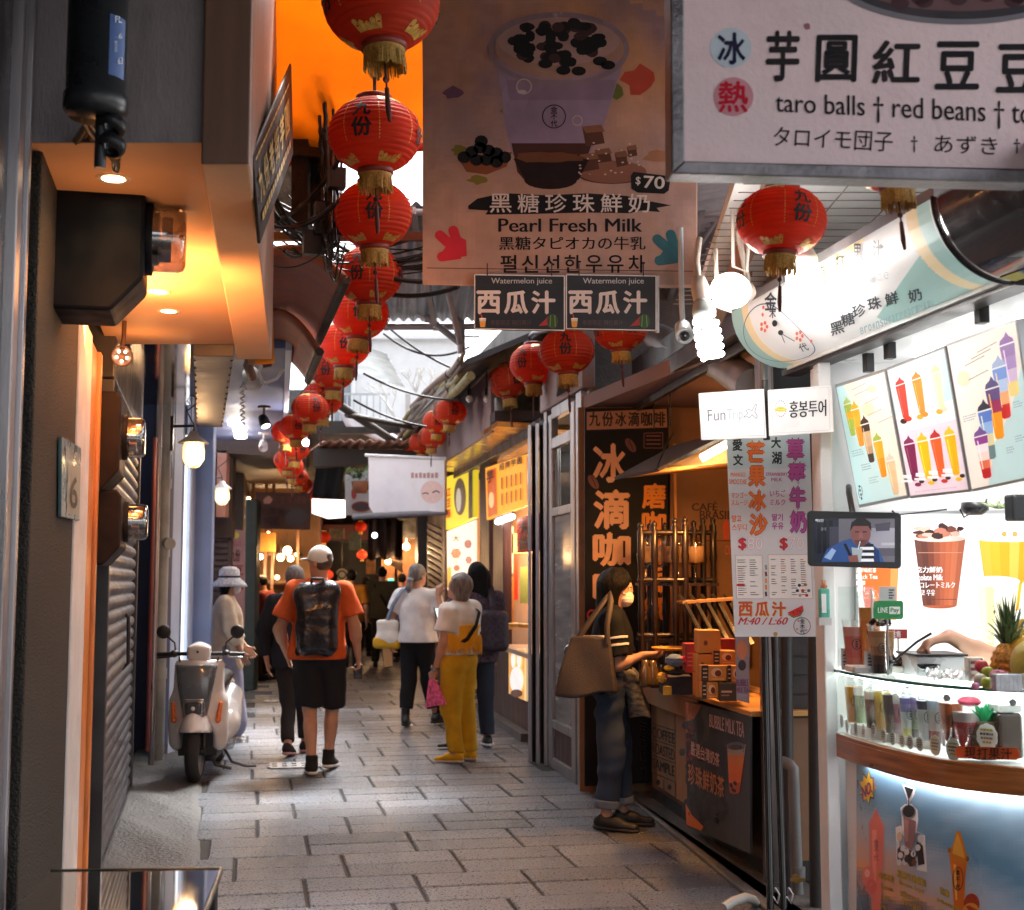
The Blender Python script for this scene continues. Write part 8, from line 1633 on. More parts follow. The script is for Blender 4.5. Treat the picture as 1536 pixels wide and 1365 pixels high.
for i in range(14):a=i*2.4;e=c_+Vector((math.cos(a)*(.02+.003*i),math.sin(a)*(.02+.003*i),1.08+.065-.002*i));b=c_+Vector((math.cos(a)*.014,math.sin(a)*.014,1.075));s_=Vector((-math.sin(a),math.cos(a),0))*.011;m_=b*.5+e*.5+Vector((0,0,.008));mb.face([b-s_*.6,b+s_*.6,m_+s_]);mb.face([b-s_*.6,m_+s_,e,m_-s_])
mb.build("leaf_crown",M("plastic_green",(.03,.42,.16),rough=.35,transl=.4),r)
q,t=on_case(1497,.14);r=thing("tea_jar","square dark tea jar with a scalloped white card in the glass case","jar",(q.x,q.y,.955));mb=MB();mb.box((q.x,q.y,1.035),(.085,.085,.15),rz=.15);mb.build("jar_body",M("dark_tea",(.045,.018,.014),rough=.12,coat=.6),r,bevel=.01);mb=MB();mb.box((q.x,q.y,1.125),(.08,.08,.025),rz=.15);mb.build("jar_lid",M("white_plastic"),r,bevel=.004)
CARDM=M("card_ink",attr=True,rough=.5,var=.03,scale=10)
def card(t,o,z,s_,label,cols):
 q=crv(t,o);d=crv(t+.004,o)-crv(t-.004,o);d.normalize();U=Vector((d.x,d.y,0));Nn=Vector((d.y,-d.x,0));c_=Vector((q.x,q.y,z));r=thing("price_card",label,"price card",c_,"scalloped price cards");mb=MB()
 rim=[];
 for k in range(40):a=k*2*math.pi/40;rr=s_*(1+.07*abs(math.sin(a*5)));rim.append(c_+U*(rr*.82*math.cos(a))+Vector((0,0,rr*math.sin(a))))
 mb.prism(rim,-Nn*.0015,col=(.82,.80,.78));
 for j in range(4):
  w=s_*(.5,.55,.5,.35)[j];zz=s_*(.45-.32*j);x=-w
  while x<w:ww=s_*random.uniform(.12,.26);mb.face([c_+U*x+Vector((0,0,zz))+Nn*.0012,c_+U*min(x+ww,w)+Vector((0,0,zz))+Nn*.0012,c_+U*min(x+ww,w)+Vector((0,0,zz+s_*.17))+Nn*.0012,c_+U*x+Vector((0,0,zz+s_*.17))+Nn*.0012],0,cols[j%len(cols)]);x+=ww+s_*.05
 mb.build("card",CARDM,r);return r
cn=("first","second","third","fourth","fifth","sixth","seventh","eighth","ninth","tenth")
tc=[on_case(px,.03)[1]for px in(1254,1265,1278,1290,1304,1319,1332,1346,1358,1372)];ccs=[[H(110,80,50),H(90,90,90),H(200,110,110)],[H(80,80,85),H(140,110,60)],[H(70,75,70),H(100,100,95)],[H(150,120,50),H(100,95,90)]]
for i,t in enumerate(tc):card(t,.024,.985+(.012 if i in(0,4)else 0),.024,cn[i]+" scalloped price card from the left along the glass case",ccs[i%4])
for px,z,s_,lab,o in((1393,.99,.033,"larger scalloped price card under the pale blue drink",.022),(1419,.985,.036,"larger scalloped price card with a yellow heading beside the red drink",.022),(1470,1.035,.042,"biggest scalloped price card, on the dark jar",.045)):card(on_case(px,o)[1],o,z,s_,lab,[H(190,160,50),H(90,50,40),H(150,100,60)])
r=thing("juice_plaque","orange rounded plaque lettered with four fruit juice characters above the teak edge","plaque",L(*crv(.66,.02),.96));B=CurveWall(.003);mb=MB()
pl=[(1439+6*math.cos(a),1128+9*math.sin(a))for a in np.linspace(math.pi/2,3*math.pi/2,9)]+[(1524+6*math.cos(a),1131+9*math.sin(a))for a in np.linspace(-math.pi/2,math.pi/2,9)]
B.poly(H(225,95,45),pl,1)
for i,ch in enumerate("現打果汁"):B.text(H(75,30,15),ch,(1448+i*18,1121+i*.6,1464+i*18,1138+i*.4),3,.02)
B.finish("plaque_face",r,CARDM)
ZT=1.213
def top_at(px,py):d=ray(px,py);return CAM+d*((ZT-1.55)/d.z)
def tp(px,Y):return Vector((P(px,870,Y).x,Y,ZT))
drink(tp(1281,5.05),ZT,[H(245,165,150),H(240,120,100),H(235,110,95),H(240,130,110)],.18,.048,.034,"pink watermelon smoothie cup at the left end of the glass top",grp="drinks on the glass top")
drink(tp(1303,5.0),ZT+.01,[H(250,175,40),H(250,150,20),H(245,140,20),H(240,140,30)],.25,.042,.03,"tall orange mango cup behind the brown sugar cup",True,grp="drinks on the glass top")
drink(tp(1320,4.86),ZT,[H(190,130,70),H(200,150,95),H(170,110,60),H(90,50,30),H(40,22,16)],.17,.05,.034,"brown sugar pearl milk cup in front on the glass top",False,grp="drinks on the glass top")
mb=MB();q=tp(1320,4.86)
for i in range(16):mb.ball(q+Vector((random.uniform(-.03,.03),random.uniform(-.03,.03),.178+random.uniform(0,.012))),.011,8)
tag(mb.build("tapioca_pearls",M("tapioca",(.012,.008,.007),rough=.15)),"heap of black tapioca pearls on the brown sugar cup","pearls")
for px,Y,s_,lab in((1268,5.1,.03,"price card propped before the pink smoothie"),(1303,4.9,.03,"price card standing between the cups on the glass top")):
 q=tp(px,Y);r=thing("price_card",lab,"price card",q,"cards on the glass top");mb=MB();mb.box(q+Vector((0,0,.04)),(.045,.003,.08),col=(.8,.78,.74))
 for j in range(5):mb.box(q+Vector((0,-.0022,.065-j*.012)),(.035*random.uniform(.6,1),.001,.006),col=H(*((180,150,60),(90,80,80),(110,90,80),(90,90,95),(150,60,60))[j]))
 mb.build("card",CARDM,r)
r=thing("syrup_tray","clear tray with dark toppings beside the cups on the glass top","tray",tp(1335,4.9));q=tp(1332,4.95);mb=MB();mb.box(q+Vector((0,0,.012)),(.30,.14,.024));mb.build("tray_base",M("pale_tray",(.65,.62,.58),rough=.3),r,bevel=.004)
mb=MB()
for i in range(18):mb.ball(q+Vector((.02+random.uniform(-.03,.11),random.uniform(-.04,.04),.035+random.uniform(0,.03))),random.uniform(.014,.024),8)
mb.build("toppings",M("dark_toppings",(.035,.022,.018),rough=.4,var=.6,scale=60),r)
r=thing("pay_sign","green payment sign standing among the cups","sign",tp(1333,4.8));Y=4.78;B=Board(P(1310,901,Y),P(1356,901,Y),P(1310,929,Y),.0006);mb=MB();rc=[]
for(cx,cy),a0 in zip(((1315,905),(1351,905),(1351,925),(1315,925)),(180,270,0,90)):rc+=[(cx+4*math.cos(R(a0+k*30)),cy+4*math.sin(R(a0+k*30)))for k in range(4)]
B.panel(rc,.006,mb);mb.build("sign_panel",M("payment_green",(.02,.25,.07),rough=.3,var=.05),r);B.text((.8,.85,.8),"LINE",(1317,911,1332,919),1,.03);B.rect((.8,.85,.8),1334,910,1350,921,1);B.text(H(20,110,50),"Pay",(1336,911.5,1348,920.5),2,.03);B.finish("sign_lettering",r,INK)
mb=MB();mb.cyl(P(1331,929,Y+.01),Vector((P(1331,929,Y).x,Y+.01,ZT)),.004,n=8);mb.build("stand_rod",STEEL,r)
r=thing("notice_card","small grey notice card above the green payment sign","card",P(1330,900,4.85));B=Board(P(1319,880,4.85),P(1343,880,4.85),P(1319,900,4.85),.0006);mb=MB();B.panel([(1319,880),(1344,880),(1344,901),(1319,901)],.004,mb);mb.build("card",M("grey_card",(.5,.5,.5)),r)
for i in range(4):B.rect(H(60,60,60),1333,884+i*4,1341-i%2*2,886+i*4,1)
B.finish("card_print",r,INK);mb=MB();q=P(1331,900,4.86);mb.cyl(q,Vector((q.x,q.y,ZT)),.003,n=6);mb.build("stand_rod",STEEL,r)
r=thing("red_notice","narrow red notice strip lettered in white behind the brown sugar cup","sign",P(1350,962,4.95));B=Board(P(1333,944,4.95),P(1360,944,4.95),P(1333,958,4.95),.0006);mb=MB();B.panel([(1333,944),(1361,944),(1361,958),(1333,958)],.004,mb);mb.build("strip",M("notice_red",(.40,.03,.03),rough=.4),r);B.text((.8,.78,.78),"完售",(1336,946,1351,956),1,.03);B.finish("strip_lettering",r,INK);mb=MB();q=P(1347,958,4.955);mb.cyl(q,Vector((q.x,q.y,ZT)),.003,n=6);mb.build("stand_rod",STEEL,r)
r=thing("ingredient_tub","white and steel ingredient tub with a black lid edge on the glass top","tub",tp(1410,4.75));a,b=tp(1372,4.72),tp(1446,4.72)
mb=MB();mb.box(((a.x+b.x)/2,4.84,ZT+.035),(b.x-a.x,.24,.07));mb.build("tub_body",M("pale_steel_tub",(.55,.56,.58),rough=.3,metal=.2),r,bevel=.006);mb=MB();mb.box(((a.x+b.x)/2,4.84,ZT+.074),(b.x-a.x+.01,.25,.008));mb.build("black_rim",BLACKM,r,bevel=.002)
mb=MB();mb.lathe([(.04*math.sin(t),ZT+.045-.028*math.cos(t))for t in np.linspace(0,math.pi/2,8)],(tp(1392,4.66).x,4.68,0),24);mb.build("black_bowl",M("black_bowl",(.015,.015,.016),rough=.2),r)
r=thing("plastic_bags","crumpled clear plastic bags lying on the glass top","bag",tp(1410,4.45));random.seed(8)
def bag(a,b):q=tp(1385+75*a,4.62-.2*b);return q+Vector((0,0,.004+.03*abs(math.sin(a*9+b*5)*math.sin(b*7+a*3))+.012*random.random()))
mb=MB();mb.grid(bag,22,12);mb.build("crumpled_film",glass("plastic_film",(.96,.97,.98),.12,alpha=.22),r)
r=thing("pineapple","ripe golden pineapple with a spiky crown on the glass top","pineapple",tp(1510,4.3));c_=tp(1511,4.32);mb=MB();prof=[]
def pine(a,b):
 z=b;rr=.058*math.sin(math.pi*(.12+.8*z))**.55;k=max(0,math.cos(a*2*math.pi*9+z*20)*math.cos(a*2*math.pi*9-z*20));rr*=1+.09*k;t=a*2*math.pi;return c_+Vector((rr*math.cos(t),rr*math.sin(t),z*.135))
mb.grid(pine,144,40);mb.build("fruit_body",M("pineapple_skin",(.62,.26,.03),rough=.5,var=.45,scale=55,bump=.4,bscale=90,dirt=.4,dcol=(.25,.13,.02),dscale=45),r)
mb=MB();random.seed(12)
for i in range(46):
 a=i*2.399;k=i/46;tilt=.12+.75*(1-k)*random.uniform(.6,1.1);ln=(.07+.10*k)*random.uniform(.85,1.1);b=c_+Vector((0,0,.128))+Vector((math.cos(a),math.sin(a),0))*.02*(1-k);d=Vector((math.cos(a)*math.sin(tilt),math.sin(a)*math.sin(tilt),math.cos(tilt)));s_=Vector((-math.sin(a),math.cos(a),0))*.009;m_=b+d*ln*.55+Vector((0,0,.004));e=b+d*ln-Vector((0,0,ln*.18*math.sin(tilt)));mb.face([b-s_,b+s_,m_+s_*.7,m_-s_*.7]);mb.face([m_-s_*.7,m_+s_*.7,e])
mb.build("leaf_crown",M("pineapple_leaf",(.10,.15,.055),rough=.45,var=.45,scale=30,transl=.2),r,solid=.0015)
def fruit(px,Y,dz,rad,col,lab,name="fruit",bump=.1,rr=(1,1,1)):
 q=tp(px,Y)+Vector((0,0,dz));mb=MB();mb.lathe([(rad*math.cos(t)*(1-.06*math.exp(-((abs(t)-1.5)*4)**2)),rad*rr[2]*(math.sin(t)-.12*(max(0,math.sin(t))**8)))for t in np.linspace(-1.57,1.57,19)],q,22);mb.cyl(q+Vector((0,0,rad*rr[2]*.82)),q+Vector((.003,0,rad*rr[2]*1.05)),.003,n=6,m=1)
 return tag(mb.build(name,[M("fruit_%s"%name+str(px),col,rough=.35,var=.25,scale=25,bump=bump,dirt=.15),M("stem",(.08,.05,.02))]),lab,name)
fruit(1494,4.22,.03,.032,(.45,.06,.16),"deep pink dragon fruit beside the pineapple","dragon_fruit");fruit(1477,4.28,.045,.02,(.40,.50,.05),"green lime stacked above another lime","lime");fruit(1476,4.2,.018,.02,(.45,.55,.06),"green lime at the front of the fruit group","lime");fruit(1468,4.35,.06,.022,(.65,.06,.08),"red fruit half hidden behind the limes","apple");fruit(1466,4.28,.022,.022,(.72,.65,.55),"pale round fruit at the left of the limes","pear");fruit(1458,4.15,.012,.013,(.75,.25,.4),"small pink guava slice on the glass","guava");fruit(1549,4.15,.075,.075,(.50,.38,.07),"big yellow green papaya at the right edge","papaya",rr=(1,1,1.15))
r=thing("banana_bunch","bunch of ripe yellow bananas hanging at the right edge","bananas",P(1545,980,4.3));BAN=M("banana_skin",(.72,.42,.05),rough=.4,var=.25,scale=14,dirt=.25,dcol=(.18,.09,.02),dscale=14)
for i in range(7):
 a0=P(1545,925,4.35);an=-.5-i*.22;k=[]
 for j in range(9):t=j/8;k.append(a0+Vector((-.02-.05*math.sin(math.pi*t*.9)-.006*i,-.03*(i%3),-.01-.13*t-.004*i))+Vector((.004*i,0,-.02*i*(1-t))))
 mb=MB();mb.tube(k,[.008,.015,.019,.02,.02,.019,.017,.012,.006],8);mb.build("banana",BAN,r)
r=thing("sauce_carton","small striped carton behind the fruit group","carton",tp(1456,4.5));mb=MB();q=tp(1457,4.5);mb.box(q+Vector((0,0,.04)),(.05,.05,.08));mb.build("carton",M("cream_carton",(.6,.55,.5)),r,bevel=.003);mb=MB();
for i in range(3):mb.box(q+Vector((0,-.026,.02+i*.022)),(.04,.001,.01))
mb.build("carton_print",M("plum_print",(.2,.05,.08)),r)
r=thing("snack_packet","clear packet of pale blue wafers leaning before the pineapple","packet",tp(1503,4.12));mb=MB();q=tp(1506,4.1)
for i in range(6):mb.box(q+Vector((-.035+i*.014,.002*i,.026)),(.012,.03,.05),rz=.1)
mb.build("wafers",M("pale_blue_wafer",(.45,.5,.58),rough=.4,var=.3,scale=40),r);mb=MB();mb.box(q+Vector((0,0,.027)),(.095,.042,.056),rz=.1);mb.build("film",glass("plastic_film"),r,bevel=.004)
r=thing("glass_baffle","upright clear glass baffle at the left end of the counter","glass",L(1.31,5.2,ZT));mb=MB();mb.prism([P(1258,1000,5.15),P(1308,1004,4.95),P(1308,880,4.95),P(1258,880,5.15)],(0,.006,0));mb.build("pane",PANE,r);mb=MB();mb.box(P(1309,945,4.95),(.006,.008,.3));mb.build("edge",M("pale_glass_edge",(.6,.66,.64),rough=.1),r)
mb=MB();q=P(1462,765,5.3);mb.lathe([(0,.03),(.05,.03),(.055,0),(.03,-.02),(0,-.02)],q,20);tag(mb.build("wall_speaker",BLACKM),"small black round speaker on the ledge under the menu boards","speaker")
mb=MB();mb.box(P(1528,762,5.0),(.09,.06,.10),rz=.3);tag(mb.build("wall_router",BLACKM,bevel=.01),"black box with trailing leaves on the ledge under the menu boards","box")
r=thing("trailing_plant","spray of pale green leaves on the ledge under the menu boards","plant",P(1500,762,5.1));mb=MB();random.seed(4)
for i in range(30):b=P(random.uniform(1492,1512),762,5.1);e=b+Vector((random.uniform(-.1,.1),random.uniform(-.06,.06),random.uniform(.01,.08)));s_=Vector((0,.004,.004));mb.face([b-s_,b+s_,e])
mb.build("leaves",M("pale_leaf",(.25,.32,.15),rough=.5,var=.3),r)
mb=MB()
for k in([(1338,766),(1345,772),(1370,770),(1420,764)],[(1455,770),(1446,776),(1440,764)],[(1470,768),(1478,760),(1480,748)]):mb.tube([P(x,y,5.2)for x,y in k],.004,6)
tag(mb.build("ledge_cable",CABLE),"thin black cables running under the menu boards","cable")
# ================================================================== SHOP BULBS
def cfl(p,ax,ln,rd,label,power,holder=True):
 r=thing("spiral_bulb",label,"bulb",p,"glaring spiral shop bulbs");ax=Vector(ax).normalized();u_,w_,d_=_fr(ax);mb=MB();k=[]
 for i in range(120):t=i/119;a=t*5.2*2*math.pi;k.append(p+d_*(ln*(t-.5))+(u_*math.cos(a)+w_*math.sin(a))*rd*(.9+.1*math.sin(math.pi*t)))
 mb.tube(k,rd*.24,8);mb.build("spiral_tube",glow("white_spiral_glow",(1,.98,.96),11),r)
 mb=MB();b=p-d_*(ln*.5);mb.lathe([(rd*.3,-.005),(rd*1.0,-.005),(rd*1.05,-.03),(rd*.85,-.06),(rd*.5,-.075),(0,-.075)],b,24,axis=ax);mb.build("ballast",M("teal_white_ballast",(.55,.62,.60),rough=.35),r)
 if holder:mb=MB();h0=b-d_*.07;mb.lathe([(rd*.75,0),(rd*.8,-.05),(rd*.6,-.09),(0,-.09)],h0,24,axis=ax);mb.tube([h0-d_*.08,h0-d_*.1+Vector((0,.02,.06)),h0+Vector((0,.05,.25))],.012,8);mb.build("holder",M("ivory_plastic",(.6,.52,.46),rough=.4),r)
 lamp('POINT',p+d_*.02,power,(1,.98,.95),rd*1.3,name="spiral_lamp");return r
cfl(P(1063,508,4.85),(.14,-.1,-1),.155,.042,"lowest spiral bulb hanging in front of the gutter pipe",7)
cfl(P(1096,436,4.9),(-.45,-.85,-.15),.1,.055,"spiral bulb pointing at the lane beside the banner edge",6)
cfl(P(1207,428,4.62),(.02,-.25,-1),.14,.053,"spiral bulb glaring just under the lone red lantern",4)
spot(1297,300,5.2,"unlit white spotlight can under the slatted ceiling, upper of two",M("ivory_plastic"),(.2,-.7,-.7),.12,.05,False)
spot(1252,335,5.5,"white spotlight can under the slatted ceiling, lower of two",M("ivory_plastic"),(.1,-.8,-.6),.12,.045,True)
r=thing("camera_dome","white bullet camera with a dark round eye under the spiral bulb","camera",P(1027,505,5.6));q=P(1027,505,5.6);ax=Vector((0,-.75,-.65)).normalized();mb=MB();mb.lathe([(0,-.09),(.034,-.085),(.038,-.02),(.038,0),(.03,.002),(.028,-.008),(0,-.008)],q,24,axis=ax);mb.build("housing",M("grey_white_plastic",(.42,.43,.44),rough=.4),r);mb=MB();mb.ball(q+ax*-.006,.022,14);mb.build("eye",M("camera_eye",(.02,.02,.025),rough=.1,coat=.5),r);mb=MB();mb.tube([q-ax*.06,q-ax*.06+Vector((0,.04,.12)),q+Vector((0,.1,.5))],.012,8);mb.build("arm",M("grey_white_plastic"),r)
for i,(px,py,Y)in enumerate(((1100,400,5.0),(1150,330,4.9),(1075,460,4.9))):
 a=P(px,py,Y);mb=MB();mb.tube([a+Vector((0,0,.22)),a,a+Vector((.05,0,-.02)),a+Vector((.06,0,.1))],.008,6);tag(mb.build("lamp_bracket",M("ivory_plastic")),("ivory tube bracket bent over the middle spiral bulb","ivory tube bracket behind the lone red lantern","ivory tube bracket bent over the lowest spiral bulb")[i],"bracket")
for i,(px,py,Y)in enumerate(((1092,452,6.5),(1118,405,6.2),(1148,365,5.9))):
 mb=MB();mb.box(P(px,py,Y)+Vector((0,0,.1)),(.06,.03,.26));tag(mb.build("terracotta_strap",M("terracotta_paint")),("farthest terracotta strap, by the lowest spiral bulb","middle terracotta strap, above the middle spiral bulb","nearest terracotta strap, beside the lone red lantern")[i],"strap")
# ================================================================== GLASS TABLE, LOWER LEFT
r=thing("glass_table","dark glass topped display table in the bottom left corner","table",L(-1.0,3.3,0));zt=.75
def tt(px,py):d=ray(px,py);return CAM+d*((zt-1.55)/d.z)
a,b,c_,d_=tt(76,1306),tt(331,1303),tt(303,1378),tt(-10,1390);cz=Vector((0,0,0));k=(c_-b)*1.4;c2=b+k;d2=a+(d_-a)*1.4
mb=MB();mb.prism([a,b,c2,d2],(0,0,-.012));mb.build("glass_top",M("dark_mirror_glass",(.02,.024,.022),rough=.04,var=.2,spec=.9,coat=1.,rvar=.02),r,bevel=.002)
mb=MB();ax_=(a+d2)/2;
for p,q in((a,b),(b,c2)):mb.tube([p+Vector((0,0,-.004)),q+Vector((0,0,-.004))],.0085,6)
mb.build("dark_rim",M("smoked_green_rim",(.02,.03,.025),rough=.2),r)
mb=MB()
for p in(a,b,c2,d2):q=p*.9+(a+b+c2+d2)*.025;mb.box((q.x,q.y,.368),(.035,.035,.736))
q0=[p*.86+(a+b+c2+d2)*.035 for p in(a,b,c2,d2)];mb.prism([(p.x,p.y,.72)for p in q0],(0,0,.014));mb.prism([(p.x,p.y,.3)for p in q0],(0,0,.02));mb.build("table_frame",DARKP,r,bevel=.003)
# ================================================================== SCOOTER
gS=G(292,1174);SX,SY=gS.x,gS.y
s_root=thing("scooter","white and grey motor scooter parked facing the camera by the blue shop","scooter",(SX,SY,0))
SA=R(-4);sb=Vector((math.sin(SA),math.cos(SA),0));sr=Vector((sb.y,-sb.x,0))
def q_(x,y,z):p=sr*x+sb*y;return Vector((SX+p.x,SY+p.y,z))
def xfS(V):return np.stack([SX+V[:,0]*sr.x+V[:,1]*sb.x,SY+V[:,0]*sr.y+V[:,1]*sb.y,V[:,2]],1)
def madd(mb,name,mat,parent=None,**k):
 mb.v=[tuple(v)for v in xfS(np.array(mb.v,float)).tolist()];return mb.build(name,mat,parent or s_root,**k)
SW=M("pearl_white_paint",(.70,.68,.67),rough=.22,var=.04,coat=.6,dirt=.08,dcol=(.3,.28,.26));SG=M("slate_grey_paint",(.10,.125,.15),rough=.25,var=.1,coat=.5);SBK=M("scooter_black_plastic",(.016,.016,.018),rough=.45,bump=.1)
def tyre(yc,nm,wr=.235,w=.052):
 mb=MB();pr=[];
 for i in range(17):a=math.pi*i/16;pr.append((wr-.052+.052*math.sin(a),-w*math.cos(a)))
 mb.lathe([(wr-.06,-w*.8)]+pr+[(wr-.06,w*.8)],(0,yc,wr),48,axis=(1,0,0));t=None;return mb
for yc,nm in((.0,"front_wheel"),(1.22,"rear_wheel")):
 w_=madd(tyre(yc,nm),nm,RUB);mb=MB();mb.lathe([(.03,-.04),(.16,-.03),(.178,-.045),(.178,.045),(.16,.03),(.03,.04)],(0,yc,.235),32,axis=(1,0,0));madd(mb,"rim",M("cast_alloy",(.25,.25,.26),rough=.35,metal=.7),w_)
RS_=.011
sd=SDF((-.16,-.3,.2),(.16,.32,.75),RS_)
sd.ell((0,.0,.33),(.125,.27,.26),.02);sd.ell((0,.02,.27),(.078,.27,.25),.02,cut=True);sd.half((0,-.12,-1),-.375);sd.half((0,1,0),.2);sd.build("front_fender",SW,s_root,xfS)
sd=SDF((-.32,-.12,.18),(.32,.4,1.06),RS_)
sd.box((0,.12,.60),(.19,.055,.33),.05,.03);sd.cone((-.11,.10,.42),(-.085,.1,.88),.10,.06,.06);sd.cone((.11,.10,.42),(.085,.1,.88),.10,.06,.06);sd.cone((0,.02,.48),(0,.05,.86),.10,.085,.08);sd.cone((-.15,.14,.30),(-.14,.13,.6),.075,.085,.05);sd.cone((.15,.14,.30),(.14,.13,.6),.075,.085,.05)
sd.ell((0,-.02,.30),(.135,.22,.235),.03,cut=True);sd.half((0,0,1),.93);sd.build("leg_shield",SW,s_root,xfS)
def front_y(x,z):
 return-.075+1.3*x*x+.05*max(0,z-.65)+.04*max(0,.55-z)
pan=MB();pan.grid(lambda a,b:((2*a-1)*(.08+.075*b**.8),front_y((2*a-1)*(.08+.075*b),.50+.38*b)-.012-.02*math.sin(math.pi*b)-(.0 if.0<a<1 else-.03),.50+.40*b),14,14)
madd(pan,"front_panel",SG,solid=.012)
sd=SDF((-.12,-.2,.42),(.12,.06,.66),.008);sd.box((0,-.10,.575),(.085,.045,.075),.03,.01);hl=sd.build("headlight",M("chrome_bezel",(.42,.42,.43),rough=.2,metal=.9),s_root,xfS)
sd=SDF((-.12,-.2,.42),(.12,.06,.66),.007);sd.box((0,-.127,.575),(.066,.03,.056),.025,.01);sd.build("lens",M("dark_headlamp_lens",(.04,.042,.045),rough=.06,coat=1.),hl,xfS)
mb=MB();mb.ball((0,-.158,.575),(.016,.006,.016),12);madd(mb,"bulb",M("white_plastic"),hl)
AMBR=M("amber_lens",(.75,.16,.02),rough=.12,var=.15,scale=60,coat=.6)
for x in(-1,1):
 sd=SDF((-.3,-.15,.4),(.3,.2,.72),.008);sd.cone((x*.168,.0,.47),(x*.182,.03,.60),.022,.016,.01,sc=(1,1.3,1));sd.build("turn_signal",AMBR,s_root,xfS)
mb=MB();
for x in(-1,1):mb.tube([(x*.062,.02,.235),(x*.062,.03,.45),(x*.05,.09,.62)],.019,10);mb.cyl((x*.045,0,.235),(x*.075,0,.235),.028)
madd(mb,"fork",SBK)
mb=MB();mb.box((0,.13,.34),(.30,.08,.30));mb.tube([(-.13,.1,.45),(0,.06,.52),(.13,.1,.45)],.03,8);madd(mb,"inner_shield",SBK,bevel=.03)
sd=SDF((-.14,-.02,.86),(.14,.26,1.1),.008);sd.box((0,.09,.985),(.09,.075,.06),.035,.02);sd.cone((0,.1,.88),(0,.09,1.0),.06,.07,.03);sd.build("handlebar_cover",SW,s_root,xfS)
mb=MB();mb.ball((0,.005,.995),(.01,.008,.01),10);madd(mb,"lock_button",SBK)
for x in(-1,1):
 mb=MB();mb.tube([(x*.08,.10,.975),(x*.17,.12,.975),(x*.22,.14,.97),(x*.335,.17,.965)],[.016,.016,.02,.02],10);mb.ball((x*.20,.125,.975),(.035,.035,.03),12);h=madd(mb,"handlebar_grip",SBK)
 mb=MB();mb.tube([(x*.19,.10,.96),(x*.25,.09,.95),(x*.33,.12,.945)],.008,6);madd(mb,"brake_lever",M("chrome_bezel")if x>0 else SBK,h)
 mb=MB();mb.tube([(x*.19,.13,.99),(x*.20,.135,1.06),(x*.27,.13,1.12)],.007,6);st=madd(mb,"mirror_stem",SBK)
 mb=MB();mb.lathe([(0,-.012),(.04,-.012),(.055,0),(.05,.012),(0,.014)],(x*.285,.125,1.145),24,axis=(.1*x,1,.15));madd(mb,"mirror",SBK,st)
 mb=MB();mb.tube([(x*.15,.08,.95),(x*.14,.06,.90),(x*.08,.1,.86)],.006,6);madd(mb,"brake_cable",CABLE)
sd=SDF((-.28,.1,.16),(.28,1.6,.96),.014)
sd.box((0,.42,.27),(.17,.28,.05),.03,.03);sd.cone((0,.72,.40),(0,1.35,.62),.145,.12,.06,sc=(1,1,1));sd.cone((-.12,.7,.38),(-.1,1.2,.55),.13,.11,.06);sd.cone((.12,.7,.38),(.1,1.2,.55),.13,.11,.06);sd.ell((0,1.22,.235),(.1,.29,.3),.03,cut=True);sd.build("body_panel",SW,s_root,xfS)
sd=SDF((-.25,.5,.55),(.25,1.6,.95),.012);sd.cone((0,.68,.70),(0,1.28,.73),.12,.10,.03,sc=(1.1,1,.6));sd.build("seat",M("seat_vinyl",(.02,.02,.022),rough=.5),s_root,xfS)
for x in(1,-1):mb=MB();mb.tube([(x*.17,.2,.25),(x*.195,.5,.22),(x*.18,.8,.26)],[.03,.035,.03],8);madd(mb,"side_rail",SG)
mb=MB();mb.tube([(.12,.52,.24),(.2,.58,.08),(.30,.66,.035),(.38,.70,.03)],.012,8);mb.tube([(.02,.5,.2),(.08,.54,.06),(.20,.56,.03)],.014,8);mb.tube([(-.1,.5,.2),(-.14,.5,.02)],.012,8);madd(mb,"kickstand",M("dark_steel"))
mb=MB();mb.box((0,.7,.24),(.2,.5,.14));mb.box((0,.42,.17),(.24,.4,.08));madd(mb,"engine_block",SBK,bevel=.03)
# ================================================================== PEOPLE
def at(px,Y):return(P(px,870,Y).x,Y,0)
p=Person("man in an orange T-shirt, white cap and black shorts walking away with a black backpack",at(480,10.95),1.80,R(4),.0085,build=1.13,shoulder=.185,head=(1.0,-.05),arms={'L':((-.305,-.04,1.10),(-.25,.06,.90)),'R':((.275,-.03,1.12),(.30,.05,.89))},legs={'L':((-.07,.05,.49),(-.035,-.13,.085)),'R':((.10,.12,.50),(.075,.14,.10),(.03,.15,-.06))})
p.body(curl=.9,hopt={'R':{'curl':1.2}})
ORT=fabric("orange_tee",(.66,.115,.03));p.shirt(ORT,hem=.87,sleeve=.72,o=.022,loose=.02,amp=.006,seed=5,wide=.022)
p.pants(fabric("black_shorts",(.017,.018,.022)),hem=.51,o=.016,r=(.094,.098,.07),amp=.006,name="shorts",waist=.98)
SHB=fabric("black_knit_shoe",(.02,.02,.022));WSO=M("white_sole",(.68,.68,.68),rough=.5);p.shoes(SHB,WSO,high=.07)
J=p.J
sd=SDF(J['hd']-[.2,.24,.12],J['hd']+[.2,.24,.24],.007);sd.ell(p.hp(0,.0,.05),np.array((.088,.106,.105))*p.k,.01,p.HR)
hn=p.HR@np.array((0,.3,-1.0));sd.half(hn,float(hn@p.hp(0,0,.022)));sd.box(p.hp(0,-.10,.055),(.035,.03,.018),.008,.006,p.HR,cut=True);p.out(sd,"cap",fabric("white_cap",(.74,.73,.72),amp=0)if False else fabric("white_cap",(.74,.73,.72)))
sd=SDF(J['hd']-[.24,.24,.1],J['hd']+[.24,.24,.2],.006);sd.ell(p.hp(0,.105,.05),np.array((.075,.085,.010))*p.k,.01,p.HR);p.out(sd,"cap_brim",fabric("white_cap",(.74,.73,.72)))
